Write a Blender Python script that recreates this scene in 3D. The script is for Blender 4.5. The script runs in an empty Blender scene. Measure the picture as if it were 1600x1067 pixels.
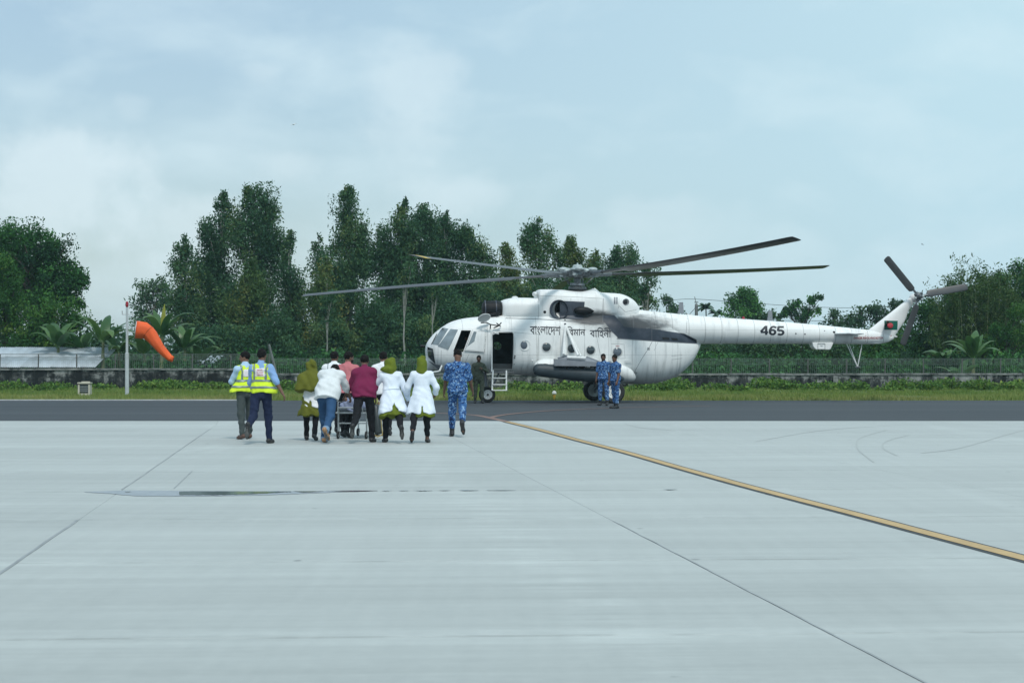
import bpy, bmesh, math, random
import numpy as np
from mathutils import Vector, Matrix
from mathutils.bvhtree import BVHTree

random.seed(7)
RNG = np.random.default_rng(7)
scene = bpy.context.scene
COL = scene.collection
R = math.radians

# ---------------------------------------------------------------- camera
F_PX, CX, HY, EYE = 3111.0, 800.0, 566.0, 1.46     # photo: focal in pixels, centre column, horizon row, eye height
cam_d = bpy.data.cameras.new('camera')
cam_d.lens = F_PX * 36.0 / 1600.0
cam_d.sensor_width = 36.0
cam_d.shift_y = (HY - 533.5) / 1600.0
cam_d.clip_start = 0.5
cam_d.clip_end = 6000.0
cam = bpy.data.objects.new('camera', cam_d)
cam.location = (0, 0, EYE)
cam.rotation_euler = (R(90), 0, 0)
COL.objects.link(cam)
scene.camera = cam

# ---------------------------------------------------------------- sky and sun
SUN_EL, SUN_AZ = 54.0, 165.0          # degrees; the sun stands high behind the camera, veiled by cloud
world = bpy.data.worlds.new('World')
scene.world = world
world.use_nodes = True
wt = world.node_tree
wt.nodes.clear()
def wn(t, **k):
    n = wt.nodes.new(t)
    for a, b in k.items():
        setattr(n, a, b)
    return n
wo = wn('ShaderNodeOutputWorld')
bg = wn('ShaderNodeBackground')
bg.inputs['Strength'].default_value = 0.092
sky = wn('ShaderNodeTexSky', sky_type='NISHITA', sun_disc=False)
sky.sun_elevation = R(SUN_EL)
sky.sun_rotation = R(SUN_AZ)
sky.air_density = 1.0
sky.dust_density = 1.5
tc = wn('ShaderNodeTexCoord')
mp = wn('ShaderNodeMapping')
mp.inputs['Scale'].default_value = (1.0, 1.0, 2.1)
mp.inputs['Location'].default_value = (0.31, 0.2, 0.08)
wt.links.new(tc.outputs['Generated'], mp.inputs['Vector'])
nz = wn('ShaderNodeTexNoise')
nz.inputs['Scale'].default_value = 13.0
nz.inputs['Detail'].default_value = 7.0
nz.inputs['Roughness'].default_value = 0.5
nz.inputs['Distortion'].default_value = 0.25
wt.links.new(mp.outputs['Vector'], nz.inputs['Vector'])
cr = wn('ShaderNodeValToRGB')
cr.color_ramp.elements[0].position = 0.42
cr.color_ramp.elements[0].color = (0, 0, 0, 1)
cr.color_ramp.elements[1].position = 0.72
cr.color_ramp.elements[1].color = (1, 1, 1, 1)
wt.links.new(nz.outputs['Fac'], cr.inputs['Fac'])
# (the veil)  thicker veil of cloud towards the right (+x) and overhead
sx = wn('ShaderNodeSeparateXYZ')
wt.links.new(tc.outputs['Generated'], sx.inputs['Vector'])
def wm(op, a, b=None, clamp=False):
    n = wn('ShaderNodeMath', operation=op, use_clamp=clamp)
    for i, v in enumerate((a, b)):
        if v is None:
            continue
        if isinstance(v, (int, float)):
            n.inputs[i].default_value = v
        else:
            wt.links.new(v, n.inputs[i])
    return n.outputs[0]
veil = wm('MULTIPLY_ADD', sx.outputs['X'], 1.6)
veil.node.inputs[2].default_value = 0.60
veil = wm('MAXIMUM', wm('MINIMUM', veil, 0.97), 0.38)
mix1 = wn('ShaderNodeMix', data_type='RGBA')          # nishita blue under a thin even veil
mix1.inputs['B'].default_value = (4.65, 6.55, 7.4, 1)
wt.links.new(sky.outputs['Color'], mix1.inputs['A'])
wt.links.new(veil, mix1.inputs['Factor'])
mix2 = wn('ShaderNodeMix', data_type='RGBA')          # thin patchy cloud all round the sky
mix2.inputs['B'].default_value = (6.0, 7.45, 8.05, 1)
wt.links.new(mix1.outputs['Result'], mix2.inputs['A'])
wt.links.new(wm('MULTIPLY', cr.outputs['Color'], 0.55), mix2.inputs['Factor'])
# single soft cumulus heaps: direction (as photo pixels), half width, half height, strength
HEAPS = [(110, 285, 165, 85, 0.8), (640, 135, 105, 85, 0.5), (300, 350, 120, 55, 0.6), (455, 255, 70, 26, 0.35), (700, 300, 95, 40, 0.45), (1030, 330, 120, 34, 0.3), (410, 118, 40, 18, 0.25), (205, 172, 36, 18, 0.25)]
nz2 = wn('ShaderNodeTexNoise')
nz2.inputs['Scale'].default_value = 42.0
nz2.inputs['Detail'].default_value = 6.0
nz2.inputs['Roughness'].default_value = 0.55
wt.links.new(tc.outputs['Generated'], nz2.inputs['Vector'])
edge = wm('MULTIPLY', wm('SUBTRACT', nz2.outputs['Fac'], 0.5), 1.5)
az = wm('ARCTAN2', sx.outputs['X'], sx.outputs['Y'])
heap = None
for (hx_, hy_, hw_, hh_, hs_) in HEAPS:
    a0 = math.atan2(hx_ - 800.0, 3111.0); e0 = (566.0 - hy_) / 3111.0
    da = wm('MULTIPLY', wm('SUBTRACT', az, a0), 3111.0 / hw_)
    de = wm('MULTIPLY', wm('SUBTRACT', sx.outputs['Z'], e0), 3111.0 / hh_)
    de = wm('MAXIMUM', de, wm('MULTIPLY', de, -0.55))            # crisp tops, bases melting away
    r2 = wm('SQRT', wm('ADD', wm('MULTIPLY', da, da), wm('MULTIPLY', de, de)))
    hm = wm('ADD', wm('SUBTRACT', 1.0, r2), edge)
    ss = wn('ShaderNodeMapRange', interpolation_type='SMOOTHSTEP')
    wt.links.new(hm, ss.inputs[0]); ss.inputs[1].default_value = -0.05; ss.inputs[2].default_value = 0.75; ss.inputs[4].default_value = hs_
    heap = ss.outputs[0] if heap is None else wm('MAXIMUM', heap, ss.outputs[0])
mix3 = wn('ShaderNodeMix', data_type='RGBA')
mix3.inputs['B'].default_value = (6.55, 7.7, 8.2, 1)
wt.links.new(mix2.outputs['Result'], mix3.inputs['A'])
wt.links.new(wm('MULTIPLY', heap, 0.8), mix3.inputs['Factor'])
# an overcast sky is brighter overhead than at the horizon
zen = wm('MULTIPLY_ADD', wm('MAXIMUM', sx.outputs['Z'], 0.0), 0.25)
zen.node.inputs[2].default_value = 0.98
mul = wn('ShaderNodeMix', data_type='RGBA', blend_type='MULTIPLY')
mul.inputs['Factor'].default_value = 1.0
wt.links.new(mix3.outputs['Result'], mul.inputs['A'])
cmb = wn('ShaderNodeCombineXYZ')
for i in range(3):
    wt.links.new(zen, cmb.inputs[i])
wt.links.new(cmb.outputs[0], mul.inputs['B'])
wt.links.new(mul.outputs['Result'], bg.inputs['Color'])
wt.links.new(bg.outputs[0], wo.inputs['Surface'])

sun_d = bpy.data.lights.new('sun', 'SUN')
sun_d.energy = 1.5
sun_d.angle = R(10)
sun_d.color = (1.0, 0.96, 0.90)
sun = bpy.data.objects.new('sun', sun_d)
sun.rotation_euler = (R(90 - SUN_EL), 0, R(180 - SUN_AZ))
sun.location = (0, 0, 60)
COL.objects.link(sun)

vs = scene.view_settings
vs.view_transform = 'Standard'
vs.look = 'None'
vs.exposure = 0.34
vs.gamma = 1.0
vs.use_curve_mapping = False
scene.render.film_transparent = False
scene.cycles.max_bounces = 6
scene.cycles.transparent_max_bounces = 8

# ---------------------------------------------------------------- pixel helpers (photo pixels -> places in the world)
def P(px, py, Y):
    return Vector(((px - CX) * Y / F_PX, Y, EYE + (HY - py) * Y / F_PX))
def G(px, py):
    Y = F_PX * EYE / (py - HY)
    return Vector(((px - CX) * Y / F_PX, Y, 0))

# ---------------------------------------------------------------- object helpers
def tag(o, label=None, cat=None, group=None, kind=None):
    if label: o['label'] = label
    if cat: o['category'] = cat
    if group: o['group'] = group
    if kind: o['kind'] = kind
    return o
def thing(name, label, cat, loc=(0, 0, 0), rz=0.0, group=None):
    o = bpy.data.objects.new(name, None)
    o.empty_display_size = 0.2
    o.location = loc
    o.rotation_euler = (0, 0, rz)
    COL.objects.link(o)
    return tag(o, label, cat, group)
def mk(name, V, Fc, m=None, parent=None, smooth=True, loc=None):
    me = bpy.data.meshes.new(name)
    if isinstance(V, np.ndarray) and isinstance(Fc, np.ndarray):
        k = Fc.shape[1]
        me.vertices.add(len(V)); me.vertices.foreach_set('co', np.ascontiguousarray(V, np.float32).ravel())
        me.loops.add(Fc.size); me.loops.foreach_set('vertex_index', np.ascontiguousarray(Fc, np.int32).ravel())
        me.polygons.add(len(Fc))
        me.polygons.foreach_set('loop_start', np.arange(0, Fc.size, k, dtype=np.int32))
        me.update(calc_edges=True)
    else:
        me.from_pydata([tuple(v) for v in V], [], [tuple(int(i) for i in f) for f in Fc])
        me.update()
    if smooth:
        me.polygons.foreach_set('use_smooth', np.ones(len(me.polygons), bool))
    if m:
        for q in (m if isinstance(m, (list, tuple)) else [m]):
            me.materials.append(q)
    o = bpy.data.objects.new(name, me)
    if loc is not None: o.location = loc
    if parent is not None: o.parent = parent
    COL.objects.link(o)
    return o
def linked(o, parent=None, loc=None, rz=None):
    c = o.copy(); COL.objects.link(c)
    if parent is not None: c.parent = parent
    if loc is not None: c.location = loc
    if rz is not None: c.rotation_euler = (0, 0, rz)
    return c
def mat_slots_auto_smooth(o, ang=35):
    me = o.data
    bm = bmesh.new(); bm.from_mesh(me)
    for e in bm.edges:
        e.smooth = not (len(e.link_faces) == 2 and e.calc_face_angle(0) > R(ang))
    bm.to_mesh(me); bm.free()
    return o

class MB:
    """collects shapes for one mesh"""
    def __init__(s): s.v = []; s.f = []
    def add(s, V, Fc):
        b = len(s.v); s.v += [tuple(x) for x in V]; s.f += [tuple(i + b for i in f) for f in Fc]; return s
    def box(s, c, d, M=None):
        x, y, z = d[0] / 2, d[1] / 2, d[2] / 2
        V = [Vector((sx * x, sy * y, sz * z)) for sx in (-1, 1) for sy in (-1, 1) for sz in (-1, 1)]
        if M is not None: V = [M @ v for v in V]
        c = Vector(c)
        return s.add([v + c for v in V], [(0, 1, 3, 2), (4, 6, 7, 5), (0, 4, 5, 1), (2, 3, 7, 6), (0, 2, 6, 4), (1, 5, 7, 3)])
    def tube(s, pts, rad, seg=8, caps=True):
        pts = [Vector(p) for p in pts]
        if not isinstance(rad, (list, tuple)): rad = [rad] * len(pts)
        V = []; n = len(pts); up = None
        for i, p in enumerate(pts):
            t = (pts[min(i + 1, n - 1)] - pts[max(i - 1, 0)]).normalized()
            if up is None:
                up = Vector((0, 0, 1)) if abs(t.z) < 0.9 else Vector((1, 0, 0))
            a = t.cross(up)
            if a.length < 1e-4: a = t.cross(Vector((0, 1, 0)))
            a.normalize(); b = a.cross(t).normalized(); up = b
            for k in range(seg):
                an = 2 * math.pi * k / seg
                V.append(p + (a * math.cos(an) + b * math.sin(an)) * rad[i])
        Fc = []
        for i in range(n - 1):
            for k in range(seg):
                k2 = (k + 1) % seg
                Fc.append((i * seg + k, i * seg + k2, (i + 1) * seg + k2, (i + 1) * seg + k))
        if caps:
            Fc.append(tuple(range(seg))[::-1]); Fc.append(tuple((n - 1) * seg + k for k in range(seg)))
        return s.add(V, Fc)
    def lathe(s, prof, seg=24, M=None, closed=False):
        """prof: (axial, radius) along local z"""
        V = []; n = len(prof)
        for (h, r) in prof:
            for k in range(seg):
                an = 2 * math.pi * k / seg
                V.append(Vector((r * math.cos(an), r * math.sin(an), h)))
        if M is not None: V = [M @ v for v in V]
        Fc = []
        for i in range(n if closed else n - 1):
            j = (i + 1) % n
            for k in range(seg):
                k2 = (k + 1) % seg
                Fc.append((i * seg + k, i * seg + k2, j * seg + k2, j * seg + k))
        if not closed:
            Fc.append(tuple(range(seg))[::-1]); Fc.append(tuple((n - 1) * seg + k for k in range(seg)))
        return s.add(V, Fc)
    def ell(s, c, r, seg=14, M=None):
        prof = [(-math.cos(math.pi * i / seg) * 1.0, max(math.sin(math.pi * i / seg), 0.01)) for i in range(seg + 1)]
        S = Matrix.Diagonal((r[0], r[1], r[2], 1))
        T = Matrix.Translation(Vector(c)) @ (M.to_4x4() if M is not None else Matrix()) @ S
        return s.lathe(prof, seg + 4, T)
    def build(s, name, m, parent=None, smooth=True, auto=38):
        o = mk(name, s.v, s.f, m, parent, smooth)
        bm = bmesh.new(); bm.from_mesh(o.data)
        bmesh.ops.recalc_face_normals(bm, faces=bm.faces)
        if smooth:
            for e in bm.edges:
                e.smooth = not (len(e.link_faces) == 2 and e.calc_face_angle(0) > R(auto))
        bm.to_mesh(o.data); bm.free()
        return o
def axisM(origin, direction):
    d = Vector(direction).normalized()
    return Matrix.Translation(Vector(origin)) @ d.to_track_quat('Z', 'Y').to_matrix().to_4x4()

# ---------------------------------------------------------------- materials
class NT:
    def __init__(s, name):
        s.m = bpy.data.materials.new(name); s.m.use_nodes = True
        s.t = s.m.node_tree; s.t.nodes.clear()
        s.out = s.t.nodes.new('ShaderNodeOutputMaterial')
    def n(s, typ, **k):
        n = s.t.nodes.new(typ)
        for a, b in k.items(): setattr(n, a, b)
        return n
    def ln(s, a, b): s.t.links.new(a, b)
    def put(s, sock, v):
        if isinstance(v, bpy.types.NodeSocket): s.ln(v, sock)
        elif isinstance(v, (tuple, list)) and len(v) == 3 and len(sock.default_value) == 4: sock.default_value = (*v, 1)
        else: sock.default_value = v
    def M(s, op, a, b=None, c=None, clamp=False):
        n = s.n('ShaderNodeMath', operation=op, use_clamp=clamp)
        for i, v in enumerate((a, b, c)):
            if v is not None: s.put(n.inputs[i], v)
        return n.outputs[0]
    def mix(s, f, a, b):
        n = s.n('ShaderNodeMix', data_type='RGBA')
        s.put(n.inputs['Factor'], f); s.put(n.inputs['A'], a); s.put(n.inputs['B'], b)
        return n.outputs['Result']
    def coord(s, kind='Object'):
        if kind == 'World': return s.n('ShaderNodeNewGeometry').outputs['Position']
        return s.n('ShaderNodeTexCoord').outputs[kind]
    def map(s, v, sc=(1, 1, 1), loc=(0, 0, 0), rot=(0, 0, 0)):
        n = s.n('ShaderNodeMapping'); s.ln(v, n.inputs[0])
        n.inputs['Scale'].default_value = sc; n.inputs['Location'].default_value = loc; n.inputs['Rotation'].default_value = rot
        return n.outputs[0]
    def noise(s, v, scale, detail=4, rough=0.55, dist=0.0):
        n = s.n('ShaderNodeTexNoise'); s.ln(v, n.inputs['Vector'])
        n.inputs['Scale'].default_value = scale; n.inputs['Detail'].default_value = detail
        n.inputs['Roughness'].default_value = rough; n.inputs['Distortion'].default_value = dist
        return n.outputs['Fac']
    def ramp(s, f, stops):
        n = s.n('ShaderNodeValToRGB'); s.ln(f, n.inputs[0])
        e = n.color_ramp.elements
        while len(e) < len(stops): e.new(0.5)
        for i, (p, c) in enumerate(stops):
            e[i].position = p; e[i].color = (*c, 1) if isinstance(c, tuple) else (c, c, c, 1)
        return n.outputs[0]
    def sstep(s, f, lo, hi):
        n = s.n('ShaderNodeMapRange', interpolation_type='SMOOTHSTEP'); s.put(n.inputs[0], f)
        n.inputs[1].default_value = lo; n.inputs[2].default_value = hi
        return n.outputs[0]
    def bump(s, h, strength=0.3, dist=0.01):
        n = s.n('ShaderNodeBump'); s.ln(h, n.inputs['Height'])
        n.inputs['Strength'].default_value = strength; n.inputs['Distance'].default_value = dist
        return n.outputs[0]
    def bsdf(s, col, rough=0.6, metal=0.0, normal=None, spec=0.5, **k):
        b = s.n('ShaderNodeBsdfPrincipled')
        s.put(b.inputs['Base Color'], col); s.put(b.inputs['Roughness'], rough); s.put(b.inputs['Metallic'], metal)
        b.inputs['Specular IOR Level'].default_value = spec
        for a, v in k.items(): s.put(b.inputs[a], v)
        if normal is not None: s.ln(normal, b.inputs['Normal'])
        s.ln(b.outputs[0], s.out.inputs['Surface'])
        return s.m
def pm(name, col, rough=0.6, metal=0.0, var=0.12, scale=6.0, bump=0.0, spec=0.5, bscale=None, **k):
    t = NT(name); c = t.coord('Object')
    f = t.noise(c, scale, 5, 0.6)
    lo = tuple(x * (1 - var) for x in col); hi = tuple(min(1, x * (1 + var)) for x in col)
    colr = t.ramp(f, [(0.3, lo), (0.7, hi)])
    nrm = t.bump(t.noise(c, bscale or scale * 5, 4), bump, 0.01) if bump else None
    return t.bsdf(colr, rough, metal, nrm, spec, **k)
# ================================================================ GROUND
# --- concrete slab material
def concrete_mat():
    t = NT('concrete'); w = t.coord('World')
    rot = t.map(w, rot=(0, 0, R(-3.4)))
    fine = t.noise(w, 9.0, 6, 0.65)
    streak = t.noise(t.map(rot, (0.16, 3.2, 1)), 1.0, 6, 0.62)           # finishing marks along the casting lane
    broad = t.noise(t.map(rot, (0.07, 0.45, 1)), 1.0, 5, 0.6)
    drag = t.noise(t.map(w, (6.0, 0.25, 1), rot=(0, 0, R(12))), 1.0, 5, 0.6)  # drag marks across it
    tyre = t.noise(t.map(w, (0.5, 0.06, 1), rot=(0, 0, R(-24))), 1.0, 4, 0.5, 1.5)
    info = t.n('ShaderNodeObjectInfo').outputs['Random']
    v = t.M('ADD', t.M('MULTIPLY', t.M('SUBTRACT', streak, 0.5), 0.34), t.M('MULTIPLY', t.M('SUBTRACT', broad, 0.5), 0.40))
    v = t.M('ADD', v, t.M('MULTIPLY', t.M('SUBTRACT', fine, 0.5), 0.26))
    v = t.M('ADD', v, t.M('MULTIPLY', t.M('SUBTRACT', drag, 0.5), 0.13))
    v = t.M('ADD', v, t.M('MULTIPLY', t.M('SUBTRACT', info, 0.5), 0.07))
    v = t.M('ADD', v, t.M('MULTIPLY', t.sstep(tyre, 0.56, 0.66), 0.05))
    sw = t.n('ShaderNodeSeparateXYZ'); t.ln(w, sw.inputs[0]); X, Yc, _z = sw.outputs
    rowc = t.M('DIVIDE', t.M('SUBTRACT', t.M('SUBTRACT', Yc, t.M('MULTIPLY', X, .055)), 10.64), 4.03)
    dj = t.M('MULTIPLY', t.M('PINGPONG', rowc, .5), 4.03)                  # metres to the nearest lane joint
    patchy = t.noise(t.map(w, (.5, 1.2, 1)), 1.0, 5, .65)
    lait = t.M('MULTIPLY', t.M('SUBTRACT', 1.0, t.sstep(dj, .04, .42)), t.sstep(patchy, .40, .62))       # pale laitance washed out along the joints
    dirt = t.M('MULTIPLY', t.M('SUBTRACT', 1.0, t.sstep(dj, .012, .06)), t.sstep(t.noise(t.map(w, (1.2, 1, 1)), 1.0, 4, .6), .42, .58))
    colc = t.M('ADD', X, t.M('MULTIPLY', Yc, .103))
    smear = t.M('MULTIPLY', t.M('SUBTRACT', 1.0, t.sstep(t.M('ABSOLUTE', t.M('SUBTRACT', t.M('ADD', colc, t.M('MULTIPLY', t.M('SUBTRACT', patchy, .5), 1.6)), 1.75)), .05, .40)), t.sstep(streak, .40, .60))
    v = t.M('ADD', v, t.M('MULTIPLY', lait, .09)); v = t.M('ADD', v, t.M('MULTIPLY', smear, .085)); v = t.M('SUBTRACT', v, t.M('MULTIPLY', dirt, .22))
    v = t.M('ADD', v, 1.0)
    base = t.n('ShaderNodeVectorMath', operation='SCALE')
    base.inputs[0].default_value = (0.412, 0.436, 0.420)
    t.ln(v, base.inputs['Scale'])
    # small dark specks and stains
    vor = t.n('ShaderNodeTexVoronoi'); t.ln(t.map(w, (1.1, 0.7, 1)), vor.inputs['Vector']); vor.inputs['Scale'].default_value = 0.9
    sp = t.sstep(t.M('ADD', vor.outputs['Distance'], t.M('MULTIPLY', fine, 0.06)), 0.075, 0.045)
    col = t.mix(t.M('MULTIPLY', sp, 0.5), base.outputs[0], (0.10, 0.11, 0.11))
    h = t.M('ADD', t.M('MULTIPLY', drag, 0.5), t.M('MULTIPLY', t.noise(w, 60, 3), 0.5))
    return t.bsdf(col, t.ramp(fine, [(0.3, 0.62), (0.7, 0.8)]), 0, t.bump(h, 0.18, 0.004), 0.4)
M_CONC = concrete_mat()
M_JOINT = pm('joint_filler', (0.33, 0.35, 0.35), 0.85, var=0.2, scale=3)
M_SEAL = pm('joint_sealant', (0.29, 0.31, 0.312), 0.6, var=0.25, scale=2)

D_DIR = Vector((-0.103, 1.0, 0)).normalized()
C_DIR = Vector((1.0, 0.055, 0)).normalized()
def lattice(i, j):          # corner of slab column i, row j
    X0 = -2.12 + 4.94 * i
    base = Vector((X0, 0, 0))
    # march along D_DIR until the row line  Y = 10.64 + 4.03 j + 0.055 X
    Yr = 10.64 + 4.03 * j
    t_ = (Yr + 0.055 * base.x - base.y) / (D_DIR.y - 0.055 * D_DIR.x)
    return base + D_DIR * t_
apron = thing('concrete_apron', 'pale grey concrete apron cast in wide slabs', None)
apron['kind'] = 'structure'; 
Y_EDGE = 49.63
mk('sub_base', [(-90, -25, -0.02), (90, -25, -0.02), (90, Y_EDGE, -0.02), (-90, Y_EDGE, -0.02)], [(0, 1, 2, 3)], M_JOINT, apron, False)
def slab_mesh(c, name='concrete_slab'):
    """c: four corners ccw on z=0 relative to c[0]; a slab 0.1 thick with an arris"""
    cen = sum(c, Vector()) / 4
    def ins(d): return [p + (cen - p).normalized() * d * 1.414 for p in c]
    g, bv = 0.0012, 0.005
    a = ins(g); b = ins(g + bv)
    V = [(p.x, p.y, -0.1) for p in a] + [(p.x, p.y, -bv * 0.6) for p in a] + [(p.x, p.y, 0) for p in b]
    Fc = [(8, 9, 10, 11)]
    for k in range(4):
        k2 = (k + 1) % 4
        Fc += [(k, k2, 4 + k2, 4 + k), (4 + k, 4 + k2, 8 + k2, 8 + k)]
    return V, Fc
slab0 = None
for j in range(-5, 10):
    for i in range(-7, 8):
        c = [lattice(i, j), lattice(i + 1, j), lattice(i + 1, j + 1), lattice(i, j + 1)]
        if max(p.y for p in c) > Y_EDGE:
            if min(p.y for p in c) > Y_EDGE - 0.3: continue
            for p in c:
                p.y = min(p.y, Y_EDGE - 0.002)
            o0 = c[0].copy(); V, Fc = slab_mesh([p - o0 for p in c])
            mk('concrete_slab', V, Fc, M_CONC, apron, False, o0)
            continue
        o0 = c[0].copy()
        if slab0 is None:
            V, Fc = slab_mesh([p - o0 for p in c])
            slab0 = mk('concrete_slab', V, Fc, M_CONC, apron, False, o0)
        else:
            linked(slab0, apron, o0)
# sealed joints that show dark
def strip(pts, w, z, name, m, parent=None):
    pts = [Vector(p) for p in pts]; V = []; Fc = []
    for i, p in enumerate(pts):
        d = (pts[min(i + 1, len(pts) - 1)] - pts[max(i - 1, 0)]); d.z = 0; d.normalize()
        n = Vector((-d.y, d.x, 0)) * (w[i] if isinstance(w, list) else w) / 2
        V += [(p.x - n.x, p.y - n.y, z), (p.x + n.x, p.y + n.y, z)]
        if i: Fc.append((2 * i - 2, 2 * i - 1, 2 * i + 1, 2 * i))
    return mk(name, V, Fc, m, parent, False)
def along(i, y0, y1, n=14, jit=0.006):
    b = Vector((-2.12 + 4.94 * i, 0, 0))
    return [b + D_DIR * (y0 + (y1 - y0) * k / n) / D_DIR.y + Vector((random.uniform(-jit, jit), 0, 0)) for k in range(n + 1)]
strip(along(0, 10.4, 18.45), 0.028, 0.003, 'joint_sealant', M_SEAL, apron)
strip(along(0, 22.85, 43.5), 0.018, 0.003, 'joint_sealant', M_SEAL, apron)
strip(along(1, 5.0, 18.3, 24), 0.016, 0.003, 'joint_sealant', M_SEAL, apron)
strip([G(300, 736) + Vector((0, 0, 0)), G(272, 763)], 0.014, 0.003, 'joint_sealant', M_SEAL, apron)

# --- taxi guide line: yellow with black edges, red-brown branches where it runs out on the asphalt
def paint(name, col, rough=0.6):
    t = NT(name); w = t.coord('World')
    f = t.noise(w, 6, 6, 0.7); g = t.noise(w, 1.2, 3)
    c = t.ramp(t.M('ADD', t.M('MULTIPLY', f, 0.6), t.M('MULTIPLY', g, 0.4)), [(0.32, tuple(x * 0.72 for x in col)), (0.55, col), (0.72, tuple(min(1, x * 1.1) for x in col))])
    return t.bsdf(c, rough, 0, None, 0.35)
M_YEL = paint('yellow_line_paint', (0.53, 0.36, 0.16))
M_BLK = paint('black_line_paint', (0.05, 0.055, 0.06))
M_RED = paint('faded_red_line_paint', (0.235, 0.135, 0.105))
M_WHT = paint('white_line_paint', (0.55, 0.57, 0.57))
def smooth_path(pts, n=12):
    out = []; p = [pts[0]] + list(pts) + [pts[-1]]
    for i in range(1, len(p) - 2):
        for k in range(n):
            t = k / n; a, b, c, d = p[i - 1], p[i], p[i + 1], p[i + 2]
            out.append(0.5 * ((2 * b) + (c - a) * t + (2 * a - 5 * b + 4 * c - d) * t * t + (3 * b - a - 3 * c + d) * t ** 3))
    out.append(pts[-1]); return out
tl = smooth_path([G(793, 659.4), G(835, 669.5), G(900, 687), G(975, 706.3), G(1060, 730.5), G(1150, 755.4), G(1240, 779), G(1337, 804), G(1470, 839), G(1600, 873), G(1760, 915), G(2100, 1010)], 8)
taxi = thing('taxi_line', 'yellow guide line with black edges curving over the concrete', None); taxi['kind'] = 'structure'
strip(tl, 0.235, 0.005, 'black_edge', M_BLK, taxi)
strip(tl, 0.145, 0.009, 'yellow_stripe', M_YEL, taxi)
rl = thing('red_guide_line', 'thin faded red guide lines forking on the asphalt', None); rl['kind'] = 'structure'
strip(smooth_path([G(560, 641), G(640, 643.5), G(700, 646.2), G(740, 648.5), G(757, 651), G(768, 653.5), G(780, 656.2), G(793, 659.2)], 6), 0.20, 0.006, 'line_branch', M_RED, rl)
strip(smooth_path([G(766, 653), G(776, 650.3), G(795, 647.5), G(830, 644), G(870, 641.2), G(930, 638.6), G(1010, 636.2), G(1110, 634.4)], 6), 0.17, 0.010, 'line_branch', M_RED, rl)

# --- asphalt
def asphalt_mat():
    t = NT('asphalt'); w = t.coord('World')
    band = t.noise(t.map(w, (0.02, 0.55, 1)), 1.0, 5, 0.6)
    fine = t.noise(w, 30, 4); br = t.noise(t.map(w, (0.05, 0.12, 1)), 1.0, 3)
    f = t.M('ADD', t.M('MULTIPLY', band, 0.65), t.M('ADD', t.M('MULTIPLY', fine, 0.15), t.M('MULTIPLY', br, 0.2)))
    col = t.ramp(f, [(0.33, (0.034, 0.040, 0.046)), (0.52, (0.054, 0.061, 0.068)), (0.70, (0.076, 0.085, 0.093))])
    return t.bsdf(col, 0.78, 0, t.bump(t.noise(w, 90, 3), 0.3, 0.006), 0.28)
tag(mk('taxiway', [(-160, Y_EDGE, 0), (160, Y_EDGE, 0), (160, 76.2, 0), (-160, 76.2, 0)], [(0, 1, 2, 3)], asphalt_mat(), None, False),
    'dark asphalt taxiway between the concrete and the grass', None, None, 'structure')
tag(MB().box((-36, 76.28, .0), (51, .15, .075)).build('kerb', M_WHT, None, False), 'low pale kerb edging along the far side of the asphalt', None, None, 'structure')

# --- puddle lying in the low joint
def water_mat():
    t = NT('standing_water'); w = t.coord('World')
    n = t.noise(w, 3, 3)
    return t.bsdf((0.03, 0.042, 0.040), 0.15, 0, t.bump(n, 0.02, 0.002), 0.5)
def damp_mat():
    t = NT('damp_concrete'); w = t.coord('World')
    return t.bsdf(t.ramp(t.noise(w, 5, 5), [(0.3, (0.25, 0.28, 0.30)), (0.7, (0.34, 0.37, 0.39))]), 0.42, 0, None, 0.5)
def blob_strip(name, xs, top, bot, z, m):
    """outline given in photo pixels, laid on the ground"""
    V = []; Fc = []
    for i, x in enumerate(xs):
        a = G(x, top[i]); b = G(x, bot[i])
        V += [(a.x, a.y, z), (b.x, b.y, z)]
        if i: Fc.append((2 * i - 2, 2 * i - 1, 2 * i + 1, 2 * i))
    return mk(name, V, Fc, m, None, False)
def fine_xs(x0, x1, n, tops, bots, jt, jb):
    xs = np.linspace(x0, x1, n)
    tx, ty = zip(*tops); bx, by = zip(*bots)
    t = np.interp(xs, tx, ty) + RNG.normal(0, jt, n); b = np.interp(xs, bx, by) + RNG.normal(0, jb, n)
    b = np.maximum(b, t + 0.12)
    return list(xs), list(t), list(b)
tag(blob_strip('damp_patch', *fine_xs(132, 545, 90, [(132, 768.6), (190, 766.2), (300, 767.0), (545, 767.6)], [(132, 768.9), (165, 771), (215, 775.2), (300, 775.6), (420, 773.5), (500, 770.2), (545, 768.2)], 0.05, 0.22), 0.0035, damp_mat()),
    'damp bluish patch of concrete around the long puddle', None, None, 'structure')
WAT = water_mat()
tag(blob_strip('puddle', *fine_xs(280, 455, 80, [(280, 768.4), (300, 768.0), (455, 768.3)], [(280, 773.6), (330, 773.9), (400, 772.2), (440, 769.6), (455, 768.8)], 0.06, 0.3), 0.007, WAT),
    'long thin dark puddle in a joint of the concrete', None, None, 'structure')
for a, b, t0, w_ in [(458, 506, 767.9, 1.8), (508, 590, 767.0, 1.5), (596, 612, 766.9, .8), (622, 640, 766.8, .7), (646, 676, 766.7, .9), (686, 704, 766.6, .6), (716, 748, 766.4, .8), (760, 806, 766.2, .7), (1036, 1058, 764.9, .8), (195, 205, 768.4, 1.4)]:
    tag(blob_strip('puddle', *fine_xs(a, b, 16, [(a, t0), (b, t0 - (b - a) * .003)], [(a, t0 + .1), ((a * 2 + b) / 3, t0 + w_), ((a + 2 * b) / 3, t0 + w_ * .8), (b, t0 + .15)], 0.05, 0.12), 0.007, WAT),
        'small dark trace of standing water along the joint', None, None, 'structure')

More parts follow.
